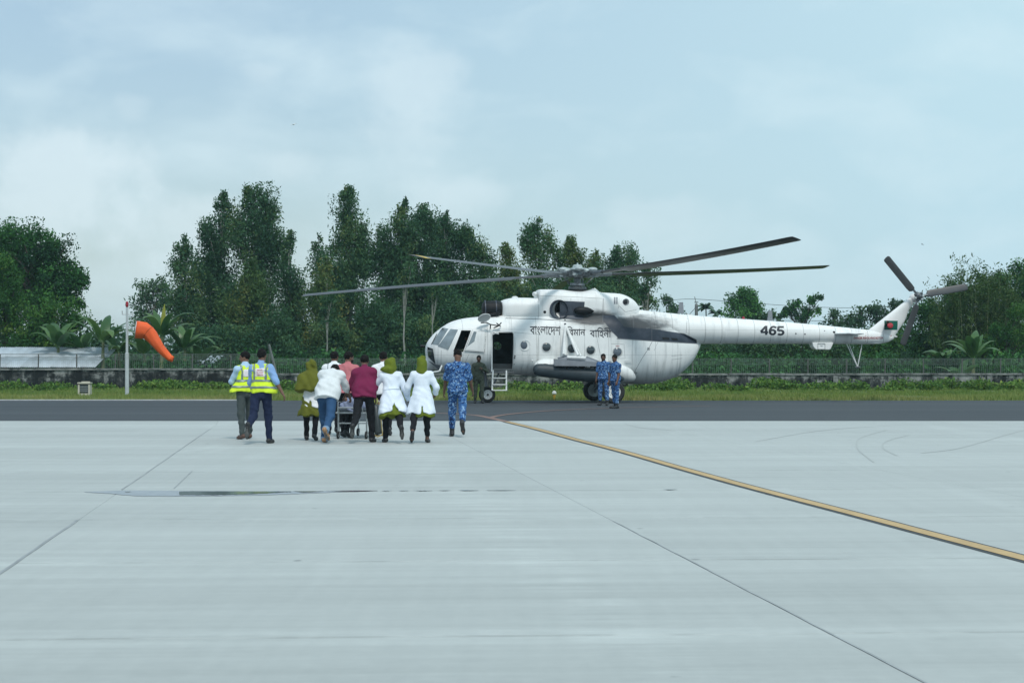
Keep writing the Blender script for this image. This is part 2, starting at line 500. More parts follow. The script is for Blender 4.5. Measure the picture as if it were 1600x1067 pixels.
# --- faint curved tyre scuffs on the concrete, behind the guide line
M_SCUFF = NT('tyre_scuff')
_w = M_SCUFF.coord('World'); M_SCUFF = M_SCUFF.bsdf(M_SCUFF.ramp(M_SCUFF.noise(_w, 5, 5, .7), [(0.40, (0.412, 0.436, 0.420)), (0.62, (0.395, 0.418, 0.403))]), 0.8, 0, None, 0.3)
scuffs = thing('tyre_scuffs', 'faint grey curved tyre scuffs on the concrete', None); scuffs['kind'] = 'structure'
for pts in ([(1365, 722), (1340, 700), (1345, 684), (1385, 672)], [(1402, 712), (1380, 700), (1386, 689), (1420, 680)], [(1440, 708), (1500, 700), (1570, 680), (1600, 672)],
            [(976, 661.5), (1000, 668), (1050, 672), (1110, 671)], [(1180, 690), (1290, 672), (1420, 664), (1560, 662)]):
    strip(smooth_path([G(*p) for p in pts], 7), 0.032, 0.0035, 'scuff', M_SCUFF, scuffs)

# --- earth under the grass, out to the horizon
def soil_mat():
    t = NT('grassy_ground'); w = t.coord('World')
    f = t.M('ADD', t.M('MULTIPLY', t.noise(w, 0.35, 4), 0.6), t.M('MULTIPLY', t.noise(w, 4, 4), 0.4))
    return t.bsdf(t.ramp(f, [(0.35, (0.07, 0.11, 0.03)), (0.55, (0.11, 0.15, 0.05)), (0.72, (0.17, 0.17, 0.075))]), 0.95, 0, None, 0.2)
M_SOIL = soil_mat()
tag(mk('ground', [(-900, -100, -0.12), (900, -100, -0.12), (900, 1500, -0.12), (-900, 1500, -0.12)], [(0, 1, 2, 3)], M_SOIL, None, False), 'open grassy land out to the horizon', None, None, 'structure')
gx, gy = np.meshgrid(np.linspace(-90, 90, 181), np.linspace(76.2, 128, 60))
gz = -0.012 + 0.05 * np.sin(gx * 0.7 + gy) * np.sin(gy * 0.45) + 0.04 * np.sin(gx * 1.9 + 2) + 0.05
gz *= np.clip((gy - 76.2) / 4, 0, 1); gz += -0.01
V = np.stack([gx, gy, gz], -1).reshape(-1, 3)
idx = np.arange(60 * 181).reshape(60, 181)
Fq = np.stack([idx[:-1, :-1], idx[:-1, 1:], idx[1:, 1:], idx[1:, :-1]], -1).reshape(-1, 4)
tag(mk('verge', V, Fq, M_SOIL, None, True), 'uneven grassy verge between the asphalt and the wall', None, None, 'structure')

# --- grass and weeds: thousands of blades
def leaf_mat(name, stops, trans=0.3, rough=0.6, spec=0.18, gain=0.98):
    t = NT(name)
    at = t.n('ShaderNodeAttribute', attribute_name='tone').outputs['Fac']
    oi = t.n('ShaderNodeObjectInfo').outputs['Random']
    f = t.M('ADD', at, t.M('MULTIPLY', t.M('SUBTRACT', oi, 0.5), 0.2))
    c = t.ramp(f, [(p_, tuple(x * gain for x in q_)) for p_, q_ in stops])
    b = t.n('ShaderNodeBsdfPrincipled'); t.ln(c, b.inputs['Base Color']); b.inputs['Roughness'].default_value = rough
    b.inputs['Specular IOR Level'].default_value = spec
    tr = t.n('ShaderNodeBsdfTranslucent'); t.ln(t.mix(0.4, c, (0.12, 0.16, 0.02)), tr.inputs['Color'])
    mx = t.n('ShaderNodeMixShader'); mx.inputs[0].default_value = trans
    t.ln(b.outputs[0], mx.inputs[1]); t.ln(tr.outputs[0], mx.inputs[2]); t.ln(mx.outputs[0], t.out.inputs['Surface'])
    return t.m
def set_tone(o, tone, per):
    a = o.data.attributes.new('tone', 'FLOAT', 'POINT')
    a.data.foreach_set('value', np.repeat(np.clip(tone, 0, 1), per).astype(np.float32))
M_GRASS = leaf_mat('grass_blades', [(0.0, (0.06, 0.12, 0.026)), (0.35, (0.145, 0.235, 0.050)), (0.65, (0.23, 0.28, 0.078)), (1.0, (0.38, 0.35, 0.145))], 0.25)
def blades(name, n, x0, x1, y0, y1, h0, h1, w, label, tone_fn, m, dens=None):
    x = RNG.uniform(x0, x1, n); y = RNG.uniform(y0, y1, n)
    if dens is not None:
        k = RNG.random(n) < dens(x, y); x, y = x[k], y[k]; n = len(x)
    cl = 0.5 + 0.5 * np.sin(x * 1.7 + 2 * np.sin(y * 0.9)) * np.sin(y * 1.3 + x * 0.4)
    h = RNG.uniform(h0, h1, n) * (0.55 + 0.7 * cl)
    a = RNG.uniform(0, 2 * np.pi, n); ln = RNG.normal(0, 0.35, (n, 2)) * h[:, None]
    dx, dy = np.cos(a) * w, np.sin(a) * w
    z0 = np.full(n, -0.03)
    V = np.empty((n, 3, 3))
    V[:, 0] = np.stack([x - dx, y - dy, z0], 1); V[:, 1] = np.stack([x + dx, y + dy, z0], 1)
    V[:, 2] = np.stack([x + ln[:, 0], y + ln[:, 1], h], 1)
    o = mk(name, V.reshape(-1, 3), np.arange(3 * n).reshape(-1, 3), m, None, False)
    set_tone(o, tone_fn(x, y, cl), 3)
    return tag(o, label, None, None, 'stuff')
blades('grass', 120000, -34, 34, 76.42, 90, 0.07, 0.24, 0.02, 'rough yellow green grass along the asphalt edge',
       lambda x, y, c: np.clip(0.72 - 0.03 * (y - 76) + 0.25 * (RNG.random(len(x)) - .5) + 0.18 * np.sin(x * .9) * np.sin(y * .7 + x * .2), 0, 1), M_GRASS,
       lambda x, y: np.where((np.abs(x + 18.06) < .5) & (y > 82.2) & (y < 84.6), 0.0, 1.0))
blades('tall_grass', 70000, -36, 36, 86, 104.6, 0.08, 0.24, 0.028, 'taller green grass before the weathered wall',
       lambda x, y, c: np.clip(0.40 + 0.3 * (RNG.random(len(x)) - .5) + 0.2 * np.sin(x * .6 + y), 0, 1), M_GRASS)
# ================================================================ VEGETATION
def unit(a): return a / np.maximum(np.linalg.norm(a, axis=-1, keepdims=True), 1e-9)
def leaf_cloud(name, C, length, width, droop, m, parent, tone, seed_jit=0.35, smooth=False):
    """each leaf (or small spray of leaves) one folded face"""
    n = len(C)
    d = RNG.normal(0, 1, (n, 3)); d[:, 2] -= droop; d = unit(d)
    r = RNG.normal(0, 1, (n, 3)); s = unit(np.cross(d, r)); up = np.cross(s, d)
    L = (length * (1 + seed_jit * RNG.normal(0, 1, n)))[:, None].clip(length * .35); W = (width * (1 + seed_jit * RNG.normal(0, 1, n)))[:, None].clip(width * .35)
    V = np.empty((n, 4, 3))
    V[:, 0] = C - d * L / 2; V[:, 2] = C + d * L / 2
    V[:, 1] = C + s * W / 2 + up * W * .12; V[:, 3] = C - s * W / 2 + up * W * .12
    o = mk(name, V.reshape(-1, 3), np.arange(4 * n).reshape(-1, 4), m, parent, smooth)
    set_tone(o, tone, 4)
    return o
def crown_points(clumps, Y, org, dens, sub_r, zflat=1.0):
    """clumps: (px, py, rx, ry) ellipses in photo pixels at distance Y -> leaf centres, tones, sub-clump centres"""
    sc = Y / F_PX; Cs = []; T = []; subs = []
    for (px, py, rx, ry) in clumps:
        c = np.array(P(px, py, Y)) - org
        rad = np.array([rx * sc, 0.85 * max(rx, min(ry, rx * 1.3)) * sc, ry * sc])
        area = math.pi * rad[0] * rad[2]
        ns = max(3, int(area / (sub_r ** 2) * 1.5))
        dirs = unit(RNG.normal(0, 1, (ns, 3)))
        rr = RNG.random(ns) ** 0.5
        sub = c + dirs * rr[:, None] * rad
        subs += list(sub)
        nl = int(area * dens / ns)
        for q in sub:
            k = max(4, int(nl * RNG.uniform(.5, 1.5)))
            sr = min(sub_r, .95 * min(rad)) * RNG.uniform(.55, 1.15)
            pts = q + np.clip(RNG.normal(0, 1, (k, 3)), -1.9, 1.9) * sr * np.array([.56, .56, .56 * zflat])
            Cs.append(pts)
            T.append(np.clip(RNG.normal(0.48, 0.22) + RNG.normal(0, .12, k), 0, 1))
    return np.concatenate(Cs), np.concatenate(T), subs
BARK_E = pm('pale_bark', (0.24, 0.25, 0.22), 0.85, var=0.35, scale=2.5, bump=0.4)
BARK_D = pm('dark_bark', (0.085, 0.075, 0.06), 0.9, var=0.35, scale=3, bump=0.5)
M_EUC = leaf_mat('eucalyptus_leaves', [(0.0, (0.020, 0.068, 0.036)), (0.4, (0.042, 0.120, 0.058)), (0.7, (0.075, 0.170, 0.072)), (1.0, (0.145, 0.21, 0.070))], 0.28)
M_EUCY = leaf_mat('yellowish_eucalyptus_leaves', [(0.0, (0.030, 0.080, 0.034)), (0.4, (0.066, 0.140, 0.050)), (0.7, (0.115, 0.190, 0.058)), (1.0, (0.20, 0.21, 0.06))], 0.3)
M_MANGO = leaf_mat('mango_leaves', [(0.0, (0.010, 0.045, 0.020)), (0.4, (0.026, 0.100, 0.032)), (0.7, (0.056, 0.185, 0.044)), (1.0, (0.10, 0.26, 0.055))], 0.22)
M_BRIGHT = leaf_mat('bright_leaves', [(0.0, (0.018, 0.068, 0.018)), (0.4, (0.038, 0.135, 0.030)), (0.7, (0.075, 0.20, 0.040)), (1.0, (0.16, 0.26, 0.045))], 0.3)
M_FAR = leaf_mat('far_leaves', [(0.0, (0.022, 0.066, 0.034)), (0.5, (0.046, 0.115, 0.052)), (1.0, (0.095, 0.18, 0.062))], 0.25)
M_BAMBOO = leaf_mat('bamboo_leaves', [(0.0, (0.030, 0.070, 0.022)), (0.5, (0.062, 0.125, 0.036)), (1.0, (0.13, 0.18, 0.055))], 0.3)

DENS = 5.2
def tree(name, label, cat, Y, tx, clumps, m, dens=150, sub_r=0.8, ll=0.34, lw=0.13, droop=0.9, tr=0.16, bark=None, group=None, lean=0.0, top=None, limbs=14):
    org = np.array(P(tx, HY, Y)); org[2] = 0
    root = thing(name, label, cat, org, 0, group)
    C, T, subs = crown_points(clumps, Y, org, dens * DENS * (.62 if m is M_FAR else 1), sub_r * .82, 1.45 if droop > .8 else 1.0); ll *= .56; lw *= .62
    leaf_cloud('crown', C, ll, lw, droop, m, root, T)
    topz = max(P(0, c[1], Y).z for c in clumps) if top is None else top
    b = MB()
    npt = 7; pts = []; rad = []
    for i in range(npt):
        f = i / (npt - 1)
        pts.append((lean * f * topz + random.uniform(-.12, .12) * f, random.uniform(-.1, .1), -0.3 + f * topz)); rad.append(tr * (1 - .8 * f))
    b.tube(pts, rad, 7)
    subs = [s for s in subs if s[2] > topz * .2]
    for s in random.sample(subs, min(limbs, len(subs))):
        f = max(.15, min(.92, (s[2] / topz) * random.uniform(.55, .8)))
        k = f * (npt - 1); i = int(k); p0 = Vector(pts[i]).lerp(Vector(pts[min(i + 1, npt - 1)]), k - i)
        e = Vector(s); mid = p0.lerp(e, .5) + Vector((0, 0, .25))
        b.tube([p0, mid, e], [tr * (1 - .8 * f) * .6, tr * .25, .02], 5, False)
    b.build('trunk', bark or BARK_E, root)
    return root

EG = 'tall eucalyptus trees beyond the wall'
def euc(label, Y, tx, cl, m=None, **k):
    it = min(range(len(cl)), key=lambda q: cl[q][1] - cl[q][3]); x_, y_, rx_, ry_ = cl[it]
    cl = [(a, b, rx * (1.16 if ry > 24 else .94), ry * 1.04) for q, (a, b, rx, ry) in enumerate(cl) if q != it] + [(x_ + .1 * rx_, y_ - ry_ * .52, rx_ * .34, ry_ * .42), (x_ - .08 * rx_, y_ - ry_ * .05, rx_ * .62, ry_ * .5), (x_, y_ + ry_ * .5, rx_ * .88, ry_ * .6)]
    return tree('eucalyptus_tree', label, 'tree', Y, tx, cl, m or M_EUC, group=EG, **k)
# left clump
euc('slim eucalyptus at the outer edge of the clump beside the windsock', 128, 290, [(288, 388, 16, 20), (283, 425, 17, 24), (292, 455, 20, 28), (288, 495, 22, 30), (300, 530, 24, 30)])
euc('tall pointed eucalyptus with a narrow top and ragged side limb', 131, 345, [(349, 312, 11, 16), (350, 345, 17, 24), (320, 362, 12, 18), (338, 390, 28, 30), (330, 430, 34, 32), (335, 480, 36, 40), (330, 530, 34, 34)], dens=165)
euc('tallest broad eucalyptus with a feathery flat top, left of the gap', 130, 398, [(386, 312, 16, 20), (412, 312, 18, 20), (372, 370, 14, 30), (432, 385, 14, 20), (398, 345, 28, 30), (425, 340, 14, 20), (405, 385, 34, 28), (415, 420, 28, 26), (390, 470, 36, 40)], dens=150)
euc('olive tinted bushy eucalyptus low in front of the tallest one', 126, 395, [(392, 430, 22, 24), (385, 462, 36, 28), (400, 505, 44, 36), (390, 540, 44, 24)], M_EUCY)
euc('narrow dark columnar eucalyptus by the gap of sky', 129, 453, [(453, 378, 13, 17), (448, 402, 12, 14), (456, 428, 17, 20), (452, 462, 21, 26), (458, 500, 24, 32), (452, 540, 24, 22)], dens=170)
# middle clump
euc('pale thin eucalyptus standing farther back in the gap', 140, 496, [(496, 388, 16, 22), (492, 420, 18, 24), (498, 460, 20, 28)], M_FAR, dens=90)
euc('tall column shaped eucalyptus with a blunt leafy top', 130, 545, [(544, 306, 19, 17), (545, 340, 20, 24), (566, 362, 12, 18), (540, 372, 24, 22), (570, 395, 18, 22), (540, 420, 34, 34), (530, 470, 40, 40), (545, 525, 46, 40)], dens=165)
euc('short eucalyptus with yellowing leaves under the column shaped tree', 126, 508, [(508, 415, 10, 14), (505, 440, 18, 20), (508, 480, 26, 28), (510, 530, 34, 34)], M_EUCY)
euc('pointed eucalyptus behind the yellow tipped rotor blade', 131, 630, [(632, 322, 10, 16), (625, 352, 16, 20), (602, 372, 16, 22), (585, 410, 22, 30), (640, 372, 24, 24), (615, 400, 28, 28), (620, 450, 36, 40), (615, 510, 42, 44)], dens=165)
euc('eucalyptus with a rounded shoulder next to the pointed one', 132, 664, [(662, 332, 14, 16), (668, 360, 20, 22), (683, 362, 14, 22), (650, 350, 12, 16), (660, 400, 26, 28), (665, 450, 34, 38), (660, 520, 40, 44)])
euc('loose topped eucalyptus third in the middle clump', 130, 698, [(697, 342, 12, 16), (702, 368, 16, 20), (716, 380, 16, 22), (695, 405, 26, 26), (700, 455, 32, 36), (705, 520, 38, 42)])
euc('broad eucalyptus closing the middle clump with a rounded edge', 129, 735, [(728, 368, 16, 16), (742, 392, 22, 22), (748, 425, 22, 26), (735, 460, 30, 34), (740, 520, 36, 42)])
# right clump
euc('low eucalyptus left of the gap over the rotor blade', 134, 790, [(790, 395, 14, 18), (795, 425, 20, 22), (785, 465, 26, 30), (775, 520, 30, 40)], M_EUCY)
euc('eucalyptus with an open crown showing its pale limbs behind the rotor', 131, 842, [(840, 356, 15, 14), (828, 374, 16, 14), (856, 378, 16, 16), (822, 400, 12, 16), (842, 402, 18, 18), (868, 400, 12, 18), (845, 440, 26, 20), (840, 490, 34, 36)], dens=135)
euc('round topped olive eucalyptus just left of the rotor hub', 132, 893, [(893, 382, 15, 13), (895, 402, 23, 18), (885, 428, 26, 20), (895, 460, 34, 30), (900, 510, 40, 36)], M_EUCY)
euc('small eucalyptus top just right of the rotor hub', 136, 932, [(931, 404, 12, 13), (932, 430, 18, 20), (935, 470, 30, 34)], M_EUCY)
euc('two lobed eucalyptus crown behind the near rotor blade', 132, 974, [(962, 396, 13, 13), (988, 398, 14, 15), (975, 415, 24, 16), (960, 440, 24, 22), (985, 450, 22, 26)])
euc('drooping eucalyptus at the end of the clump with hanging sprays', 130, 1010, [(1010, 420, 12, 10), (1018, 440, 13, 14), (1008, 460, 16, 14), (1018, 475, 9, 14)], dens=120, tr=.12)
# dark bushy fill between the trunks and the wall
for q, (tx, Y, cl, lb) in enumerate([
    (300, 122, [(300, 545, 34, 24), (320, 560, 40, 18)], 'dark bushy tree low between banana plants and the first eucalyptus'),
    (360, 123, [(350, 530, 36, 34), (380, 552, 34, 26)], 'dark bushy tree under the clump behind the two vested men'),
    (430, 123, [(430, 525, 34, 40), (450, 556, 36, 22)], 'dark bushy tree behind the leaning pale post'),
    (520, 124, [(520, 535, 38, 40), (500, 558, 36, 20)], 'dark bushy tree behind the heads of the stretcher group'),
    (590, 124, [(590, 500, 34, 46), (585, 548, 40, 28)], 'dark bushy tree in the middle clump above the maroon shirt'),
    (655, 123, [(655, 520, 40, 40), (650, 556, 40, 22)], 'dark bushy tree in front of the helicopter nose'),
    (715, 124, [(715, 500, 34, 44), (720, 548, 40, 30)], 'dark bushy tree behind the cockpit roof'),
    (770, 126, [(770, 470, 28, 34), (775, 520, 36, 40)], 'dark bushy tree behind the engine intake'),
    (860, 127, [(830, 470, 36, 40), (870, 465, 32, 34)], 'dark bushy tree behind the exhaust cowling'),
    (950, 128, [(940, 462, 34, 26), (975, 470, 28, 18)], 'dark bushy tree behind the rear end of the cowling')]):
    tree('bushy_tree', lb, 'tree', Y, tx, cl, M_EUC, dens=150, droop=.4, tr=.09, group='bushy trees under the eucalyptus', limbs=6)
# slender pale stems in front of the dark mass
for tx, py, lb in [(632, 458, 'slender pale trunked tree in front of the middle clump'), (511, 505, 'thin pale stemmed tree behind the stretcher group'), (676, 470, 'thin brown stemmed tree left of the cockpit roof')]:
    tree('slender_tree', lb, 'tree', 118, tx, [(tx, py - 14, 12, 14), (tx + 4, py - 30, 12, 14)], M_EUC, dens=90, tr=.085 if tx != 676 else .06, bark=BARK_E, limbs=6, top=P(0, py - 20, 118).z)
# far pale tree beside the windsock, left
tree('distant_tree', 'hazy open crowned tree far behind the windsock pole', 'tree', 190, 240, [(232, 448, 17, 14), (255, 446, 16, 12), (222, 466, 18, 14), (248, 472, 24, 18), (235, 500, 28, 22)], M_FAR, dens=70, sub_r=.9, ll=.45, lw=.22, droop=.2, bark=BARK_D)
# big mango tree and its neighbours on the left
tree('mango_tree', 'great dark round crowned tree at the left edge', 'tree', 122, 55, [(45, 378, 40, 24), (10, 385, 34, 30), (85, 395, 30, 22), (112, 420, 26, 20), (60, 420, 50, 36), (5, 430, 40, 40), (100, 450, 34, 22), (122, 470, 18, 12), (65, 465, 46, 30), (125, 440, 16, 14), (-40, 400, 50, 50)], M_MANGO, dens=150, sub_r=.75, ll=.28, lw=.16, droop=.3, tr=.4, bark=BARK_D, limbs=24)
tree('feathery_tree', 'bright green tree with drooping branches in front of the dark crown', 'tree', 117, 8, [(5, 415, 22, 16), (18, 440, 26, 22), (5, 465, 34, 26), (25, 490, 26, 24), (0, 510, 40, 40)], M_BRIGHT, dens=150, sub_r=.6, ll=.3, lw=.13, droop=.7, tr=.15, bark=BARK_D)
tree('leafy_tree', 'mid green bushy tree below the big dark crown', 'tree', 116, 90, [(95, 480, 30, 14), (75, 500, 40, 24), (115, 505, 24, 22), (50, 530, 44, 26), (100, 535, 36, 26)], M_BRIGHT, dens=140, sub_r=.6, ll=.28, lw=.15, droop=.3, tr=.12, bark=BARK_D)
# trees beyond the tail boom
tree('distant_tree', 'small hazy thin topped tree just behind the rear of the hull', 'tree', 200, 1046, [(1046, 470, 12, 9), (1050, 484, 16, 12), (1056, 500, 18, 14)], M_FAR, dens=70, sub_r=.8, ll=.45, lw=.22, droop=.3, bark=BARK_D)
tree('round_tree', 'dark round topped tree rising over the tail boom', 'tree', 175, 1167, [(1165, 457, 13, 10), (1160, 472, 19, 12), (1172, 476, 19, 13), (1160, 490, 26, 12), (1185, 496, 14, 10)], M_MANGO, dens=110, sub_r=.8, ll=.36, lw=.22, droop=.2, bark=BARK_D)
tree('sparse_tree', 'sparse tree with separate leaf tufts over the number on the boom', 'tree', 175, 1255, [(1272, 468, 14, 7), (1245, 476, 13, 8), (1262, 482, 16, 8), (1232, 490, 13, 7), (1258, 497, 12, 8), (1278, 484, 8, 6), (1225, 484, 8, 6)], M_MANGO, dens=95, sub_r=.65, ll=.36, lw=.22, droop=.2, tr=.14, bark=BARK_D, limbs=20)
for tx, cl, lb in [(1210, [(1210, 497, 16, 9), (1195, 500, 12, 8)], 'small tree top between the round tree and the sparse one'),
                   (1303, [(1304, 493, 12, 8), (1300, 504, 18, 10)], 'small dark tree top left of the stabiliser'),
                   (1340, [(1345, 490, 20, 10), (1335, 506, 26, 12)], 'wide dark tree top just left of the tail fin'),
                   (1385, [(1372, 484, 20, 10), (1398, 476, 14, 9), (1385, 500, 26, 16)], 'dark tree top directly behind the tail fin')]:
    tree('distant_tree', lb, 'tree', 170, tx, cl, M_FAR, dens=100, sub_r=.8, ll=.4, lw=.22, droop=.2, bark=BARK_D, group='distant trees over the tail boom')
for q, (tx, cl, lb) in enumerate([
    (1105, [(1100, 545, 34, 24), (1130, 555, 30, 16)], 'green tree just behind the pointed end of the hull'),
    (1180, [(1170, 540, 36, 26), (1200, 555, 34, 16)], 'green tree below the number on the tail boom'),
    (1250, [(1245, 540, 36, 24), (1265, 556, 30, 16)], 'green tree below the box under the tail boom'),
    (1310, [(1305, 548, 34, 22), (1290, 560, 30, 12)], 'green tree left of the tail skid'),
    (1375, [(1370, 545, 34, 26), (1395, 520, 26, 20), (1360, 560, 30, 12)], 'yellow green tree below the tail fin')]):
    tree('leafy_tree', lb, 'tree', 130, tx, cl, M_BRIGHT if q == 4 else M_FAR, dens=120, sub_r=.7, ll=.32, lw=.17, droop=.3, tr=.1, bark=BARK_D, group='leafy trees under the tail boom', limbs=6)
tree('leafy_tree', 'dark dense tree behind the tail rotor', 'tree', 124, 1450, [(1440, 490, 26, 22), (1470, 505, 34, 30), (1445, 535, 36, 28), (1490, 545, 36, 26), (1480, 480, 22, 18)], M_MANGO, dens=150, sub_r=.65, ll=.28, lw=.15, droop=.4, tr=.14, bark=BARK_D)
tree('leafy_tree', 'dark green tree filling the lower part of the bamboo', 'tree', 126, 1550, [(1505, 462, 30, 24), (1555, 448, 40, 26), (1600, 445, 30, 34), (1540, 480, 40, 34), (1580, 500, 40, 36), (1530, 540, 40, 30), (1600, 545, 40, 30), (1630, 470, 40, 50)], M_MANGO, dens=150, sub_r=.65, ll=.28, lw=.15, droop=.4, tr=.14, bark=BARK_D)
tree('leafy_tree', 'olive leafy tree at the right edge above the fence', 'tree', 119, 1572, [(1572, 520, 26, 18), (1560, 540, 24, 16), (1590, 490, 18, 14), (1600, 530, 26, 30)], M_BRIGHT, dens=130, sub_r=.5, ll=.24, lw=.12, droop=.4, tr=.08, bark=BARK_D)
# bamboo clump
bc_o = np.array(P(1520, HY, 121)); bc_o[2] = 0
bamboo = thing('bamboo_clump', 'feathery bamboo clump with arching stems right of the tail rotor', 'bamboo', bc_o)
M_CULM = pm('bamboo_stem', (0.16, 0.19, 0.08), 0.6, var=0.2, scale=2)
LC = []; LT = []
for k in range(34):
    a = random.uniform(-1, 1); base = Vector((a * 2.3, random.uniform(-.8, .8), 0))
    h = random.uniform(5.2, 9.0) * (1 - .18 * abs(a)); lean = a * random.uniform(.4, 1.3) + random.uniform(-.5, .5)
    pts = []
    for i in range(9):
        f = i / 8
        pts.append(base + Vector((lean * f ** 2.2, random.uniform(-.4, .4) * f * .3, h * (f - .10 * f ** 4))))
    MB().tube(pts, [.04 * (1 - .85 * i / 8) for i in range(9)], 5, False).build('culm', M_CULM, bamboo)
    for i in range(2, 9):
        for _ in range(11 if i < 8 else 6):
            c = pts[i].lerp(pts[i - 1], random.random()) + Vector((random.gauss(0, .28), random.gauss(0, .28), random.gauss(0, .15)))
            n = random.randint(5, 11)
            LC.append(np.array(c) + RNG.normal(0, .14, (n, 3))); LT.append(np.clip(RNG.normal(.5, .2, n), 0, 1))
leaf_cloud('foliage', np.concatenate(LC), .25, .065, .8, M_BAMBOO, bamboo, np.concatenate(LT))

# shrubs and weeds at the foot of the wall, undergrowth behind it
M_WEED = leaf_mat('weed_leaves', [(0.0, (0.036, 0.095, 0.022)), (0.4, (0.095, 0.205, 0.040)), (0.7, (0.18, 0.30, 0.058)), (1.0, (0.29, 0.36, 0.08))], 0.3)
def shrub(x, y, r, h, label, cat='shrub', group=None, m=None):
    n = int(420 * r * h * 2.2) + 120
    c = unit(RNG.normal(0, 1, (n, 3))) * (RNG.random(n) ** .4)[:, None] * np.array([r, r * .7, h * .55])
    c += RNG.normal(0, .05, (n, 3)); c[:, 2] = np.abs(c[:, 2] + h * .42)
    root = thing('weed_bush', label, cat, (x, y, 0), 0, group)
    leaf_cloud('foliage', c, .17, .09, .1, m or M_WEED, root, np.clip(RNG.normal(.45, .2, n), 0, 1))
    b = MB()
    for k in range(5):
        b.tube([(0, 0, -.05), (random.gauss(0, r * .3), random.gauss(0, r * .2), h * .5), (random.gauss(0, r * .5), random.gauss(0, r * .4), h * .85)], [.02, .014, .006], 4, False)
    b.build('stem', BARK_D, root)
    return root
WG = 'weedy bushes along the wall'
for px, Yb, r, h, lb in [
    (20, 98, .9, .75, 'leafy weed bush in the grass at the far left edge'), (75, 96, .9, .6, 'low weed bush left of the service box, nearer the asphalt'),
    (95, 103, .8, .6, 'weed bush hugging the wall just left of the service box'), (160, 103, .8, .5, 'weed bush hugging the wall between service box and windsock pole'),
    (235, 99, .9, .75, 'weed bush just right of the windsock pole foot'), (262, 101, 1.0, .85, 'wide weed bush under the tail of the orange windsock'),
    (300, 100, .8, .7, 'weed bush below the small grey roof'), (335, 102, .9, .6, 'weed bush just left of the two men in yellow vests'),
    (440, 100, .9, .8, 'weed bush beside the swung out hand of the vested man'), (470, 97, .7, .6, 'low weed bush left of the woman in the long olive scarf'),
    (690, 100, .9, .9, 'weed bush under the helicopter nose beside the bowed airman'), (725, 98, .8, .8, 'weed bush between the bowed airman and the green suited crewman'),
    (810, 98, .9, .7, 'weed bush just right of the boarding ladder'), (845, 96, .8, .6, 'low weed bush just left of the yellow edge light'),
    (890, 97, .8, .7, 'weed bush under the dark float, right of the edge light'), (1005, 98, .9, .7, 'weed bush just behind the main wheels under the hull'),
    (1040, 96, 1.0, .75, 'weed bush below the rounded rear of the hull'), (1060, 101, .9, .9, 'weed bush against the wall behind the rear of the hull'),
    (1120, 99, .9, .6, 'weed bush below the joint ring of the tail boom'), (1200, 103, 1.1, .95, 'tall weed bush against the wall below the number 465'),
    (1230, 100, .9, .75, 'weed bush before the wall just right of the number 465'), (1290, 97, 1.2, .7, 'broad weed bush below the box under the tail boom'),
    (1330, 98, 1.0, .75, 'weed bush right below the tail skid'), (1410, 102, .9, .85, 'weed bush against the wall below the tail fin'),
    (1450, 97, 1.0, .75, 'weed bush in the grass below the tail rotor'), (1480, 101, .9, .9, 'weed bush against the wall right of the tail rotor'),
    (1530, 99, 1.0, .85, 'weed bush beside the pale pier in the wall'), (1580, 97, 1.0, .7, 'broad weed bush in the grass near the right edge'),
    (1600, 102, 1.0, .8, 'weed bush against the wall at the right edge'), (1390, 95, .8, .5, 'low weed bush out in the grass below the flag'),
    (1150, 94, .8, .5, 'low weed bush out in the grass left of the number 465')]:
    x = (px - CX) * Yb / F_PX
    shrub(x, Yb, r, h * .75, lb, 'bush', WG)
# undergrowth: one green mass between the wall and the trees
def undergrowth():
    cl = []; T = []
    for k in range(300):
        Yb = random.uniform(108.5, 120); x = random.uniform(-38, 38); px = x * F_PX / Yb + CX
        if px < 170 and Yb < 114: continue
        h = random.uniform(.9, 2.1); r = random.uniform(.7, 1.5); n = 420
        c = unit(RNG.normal(0, 1, (n, 3))) * (RNG.random(n) ** .45)[:, None] * np.array([r, r, h * .55]) + RNG.normal(0, .08, (n, 3))
        c += np.array([x, Yb, h * .55]); cl.append(c); T.append(np.clip(RNG.normal(.42, .14) + RNG.normal(0, .12, n), 0, 1))
    C = np.concatenate(cl)
    return leaf_cloud('undergrowth', C, .24, .13, .2, M_MANGO, None, np.concatenate(T))
tag(undergrowth(), 'dark green undergrowth behind the mesh fence', None, None, 'stuff')
def far_wood():
    cl = []; T = []
    for k in range(170):
        Yb = random.uniform(150, 168); x = random.uniform(-58, 58)
        h = random.uniform(2.6, 4.6); r = random.uniform(1.6, 3.0); n = 480
        c = unit(RNG.normal(0, 1, (n, 3))) * (RNG.random(n) ** .4)[:, None] * np.array([r, r, h * .55]) + RNG.normal(0, .15, (n, 3))
        c += np.array([x, Yb, h * .5]); cl.append(c); T.append(np.clip(RNG.normal(.45, .14) + RNG.normal(0, .12, n), 0, 1))
    return leaf_cloud('far_wood', np.concatenate(cl), .42, .26, .2, M_FAR, None, np.concatenate(T))
tag(far_wood(), 'far-off belt of trees closing the view behind the field', None, None, 'stuff')

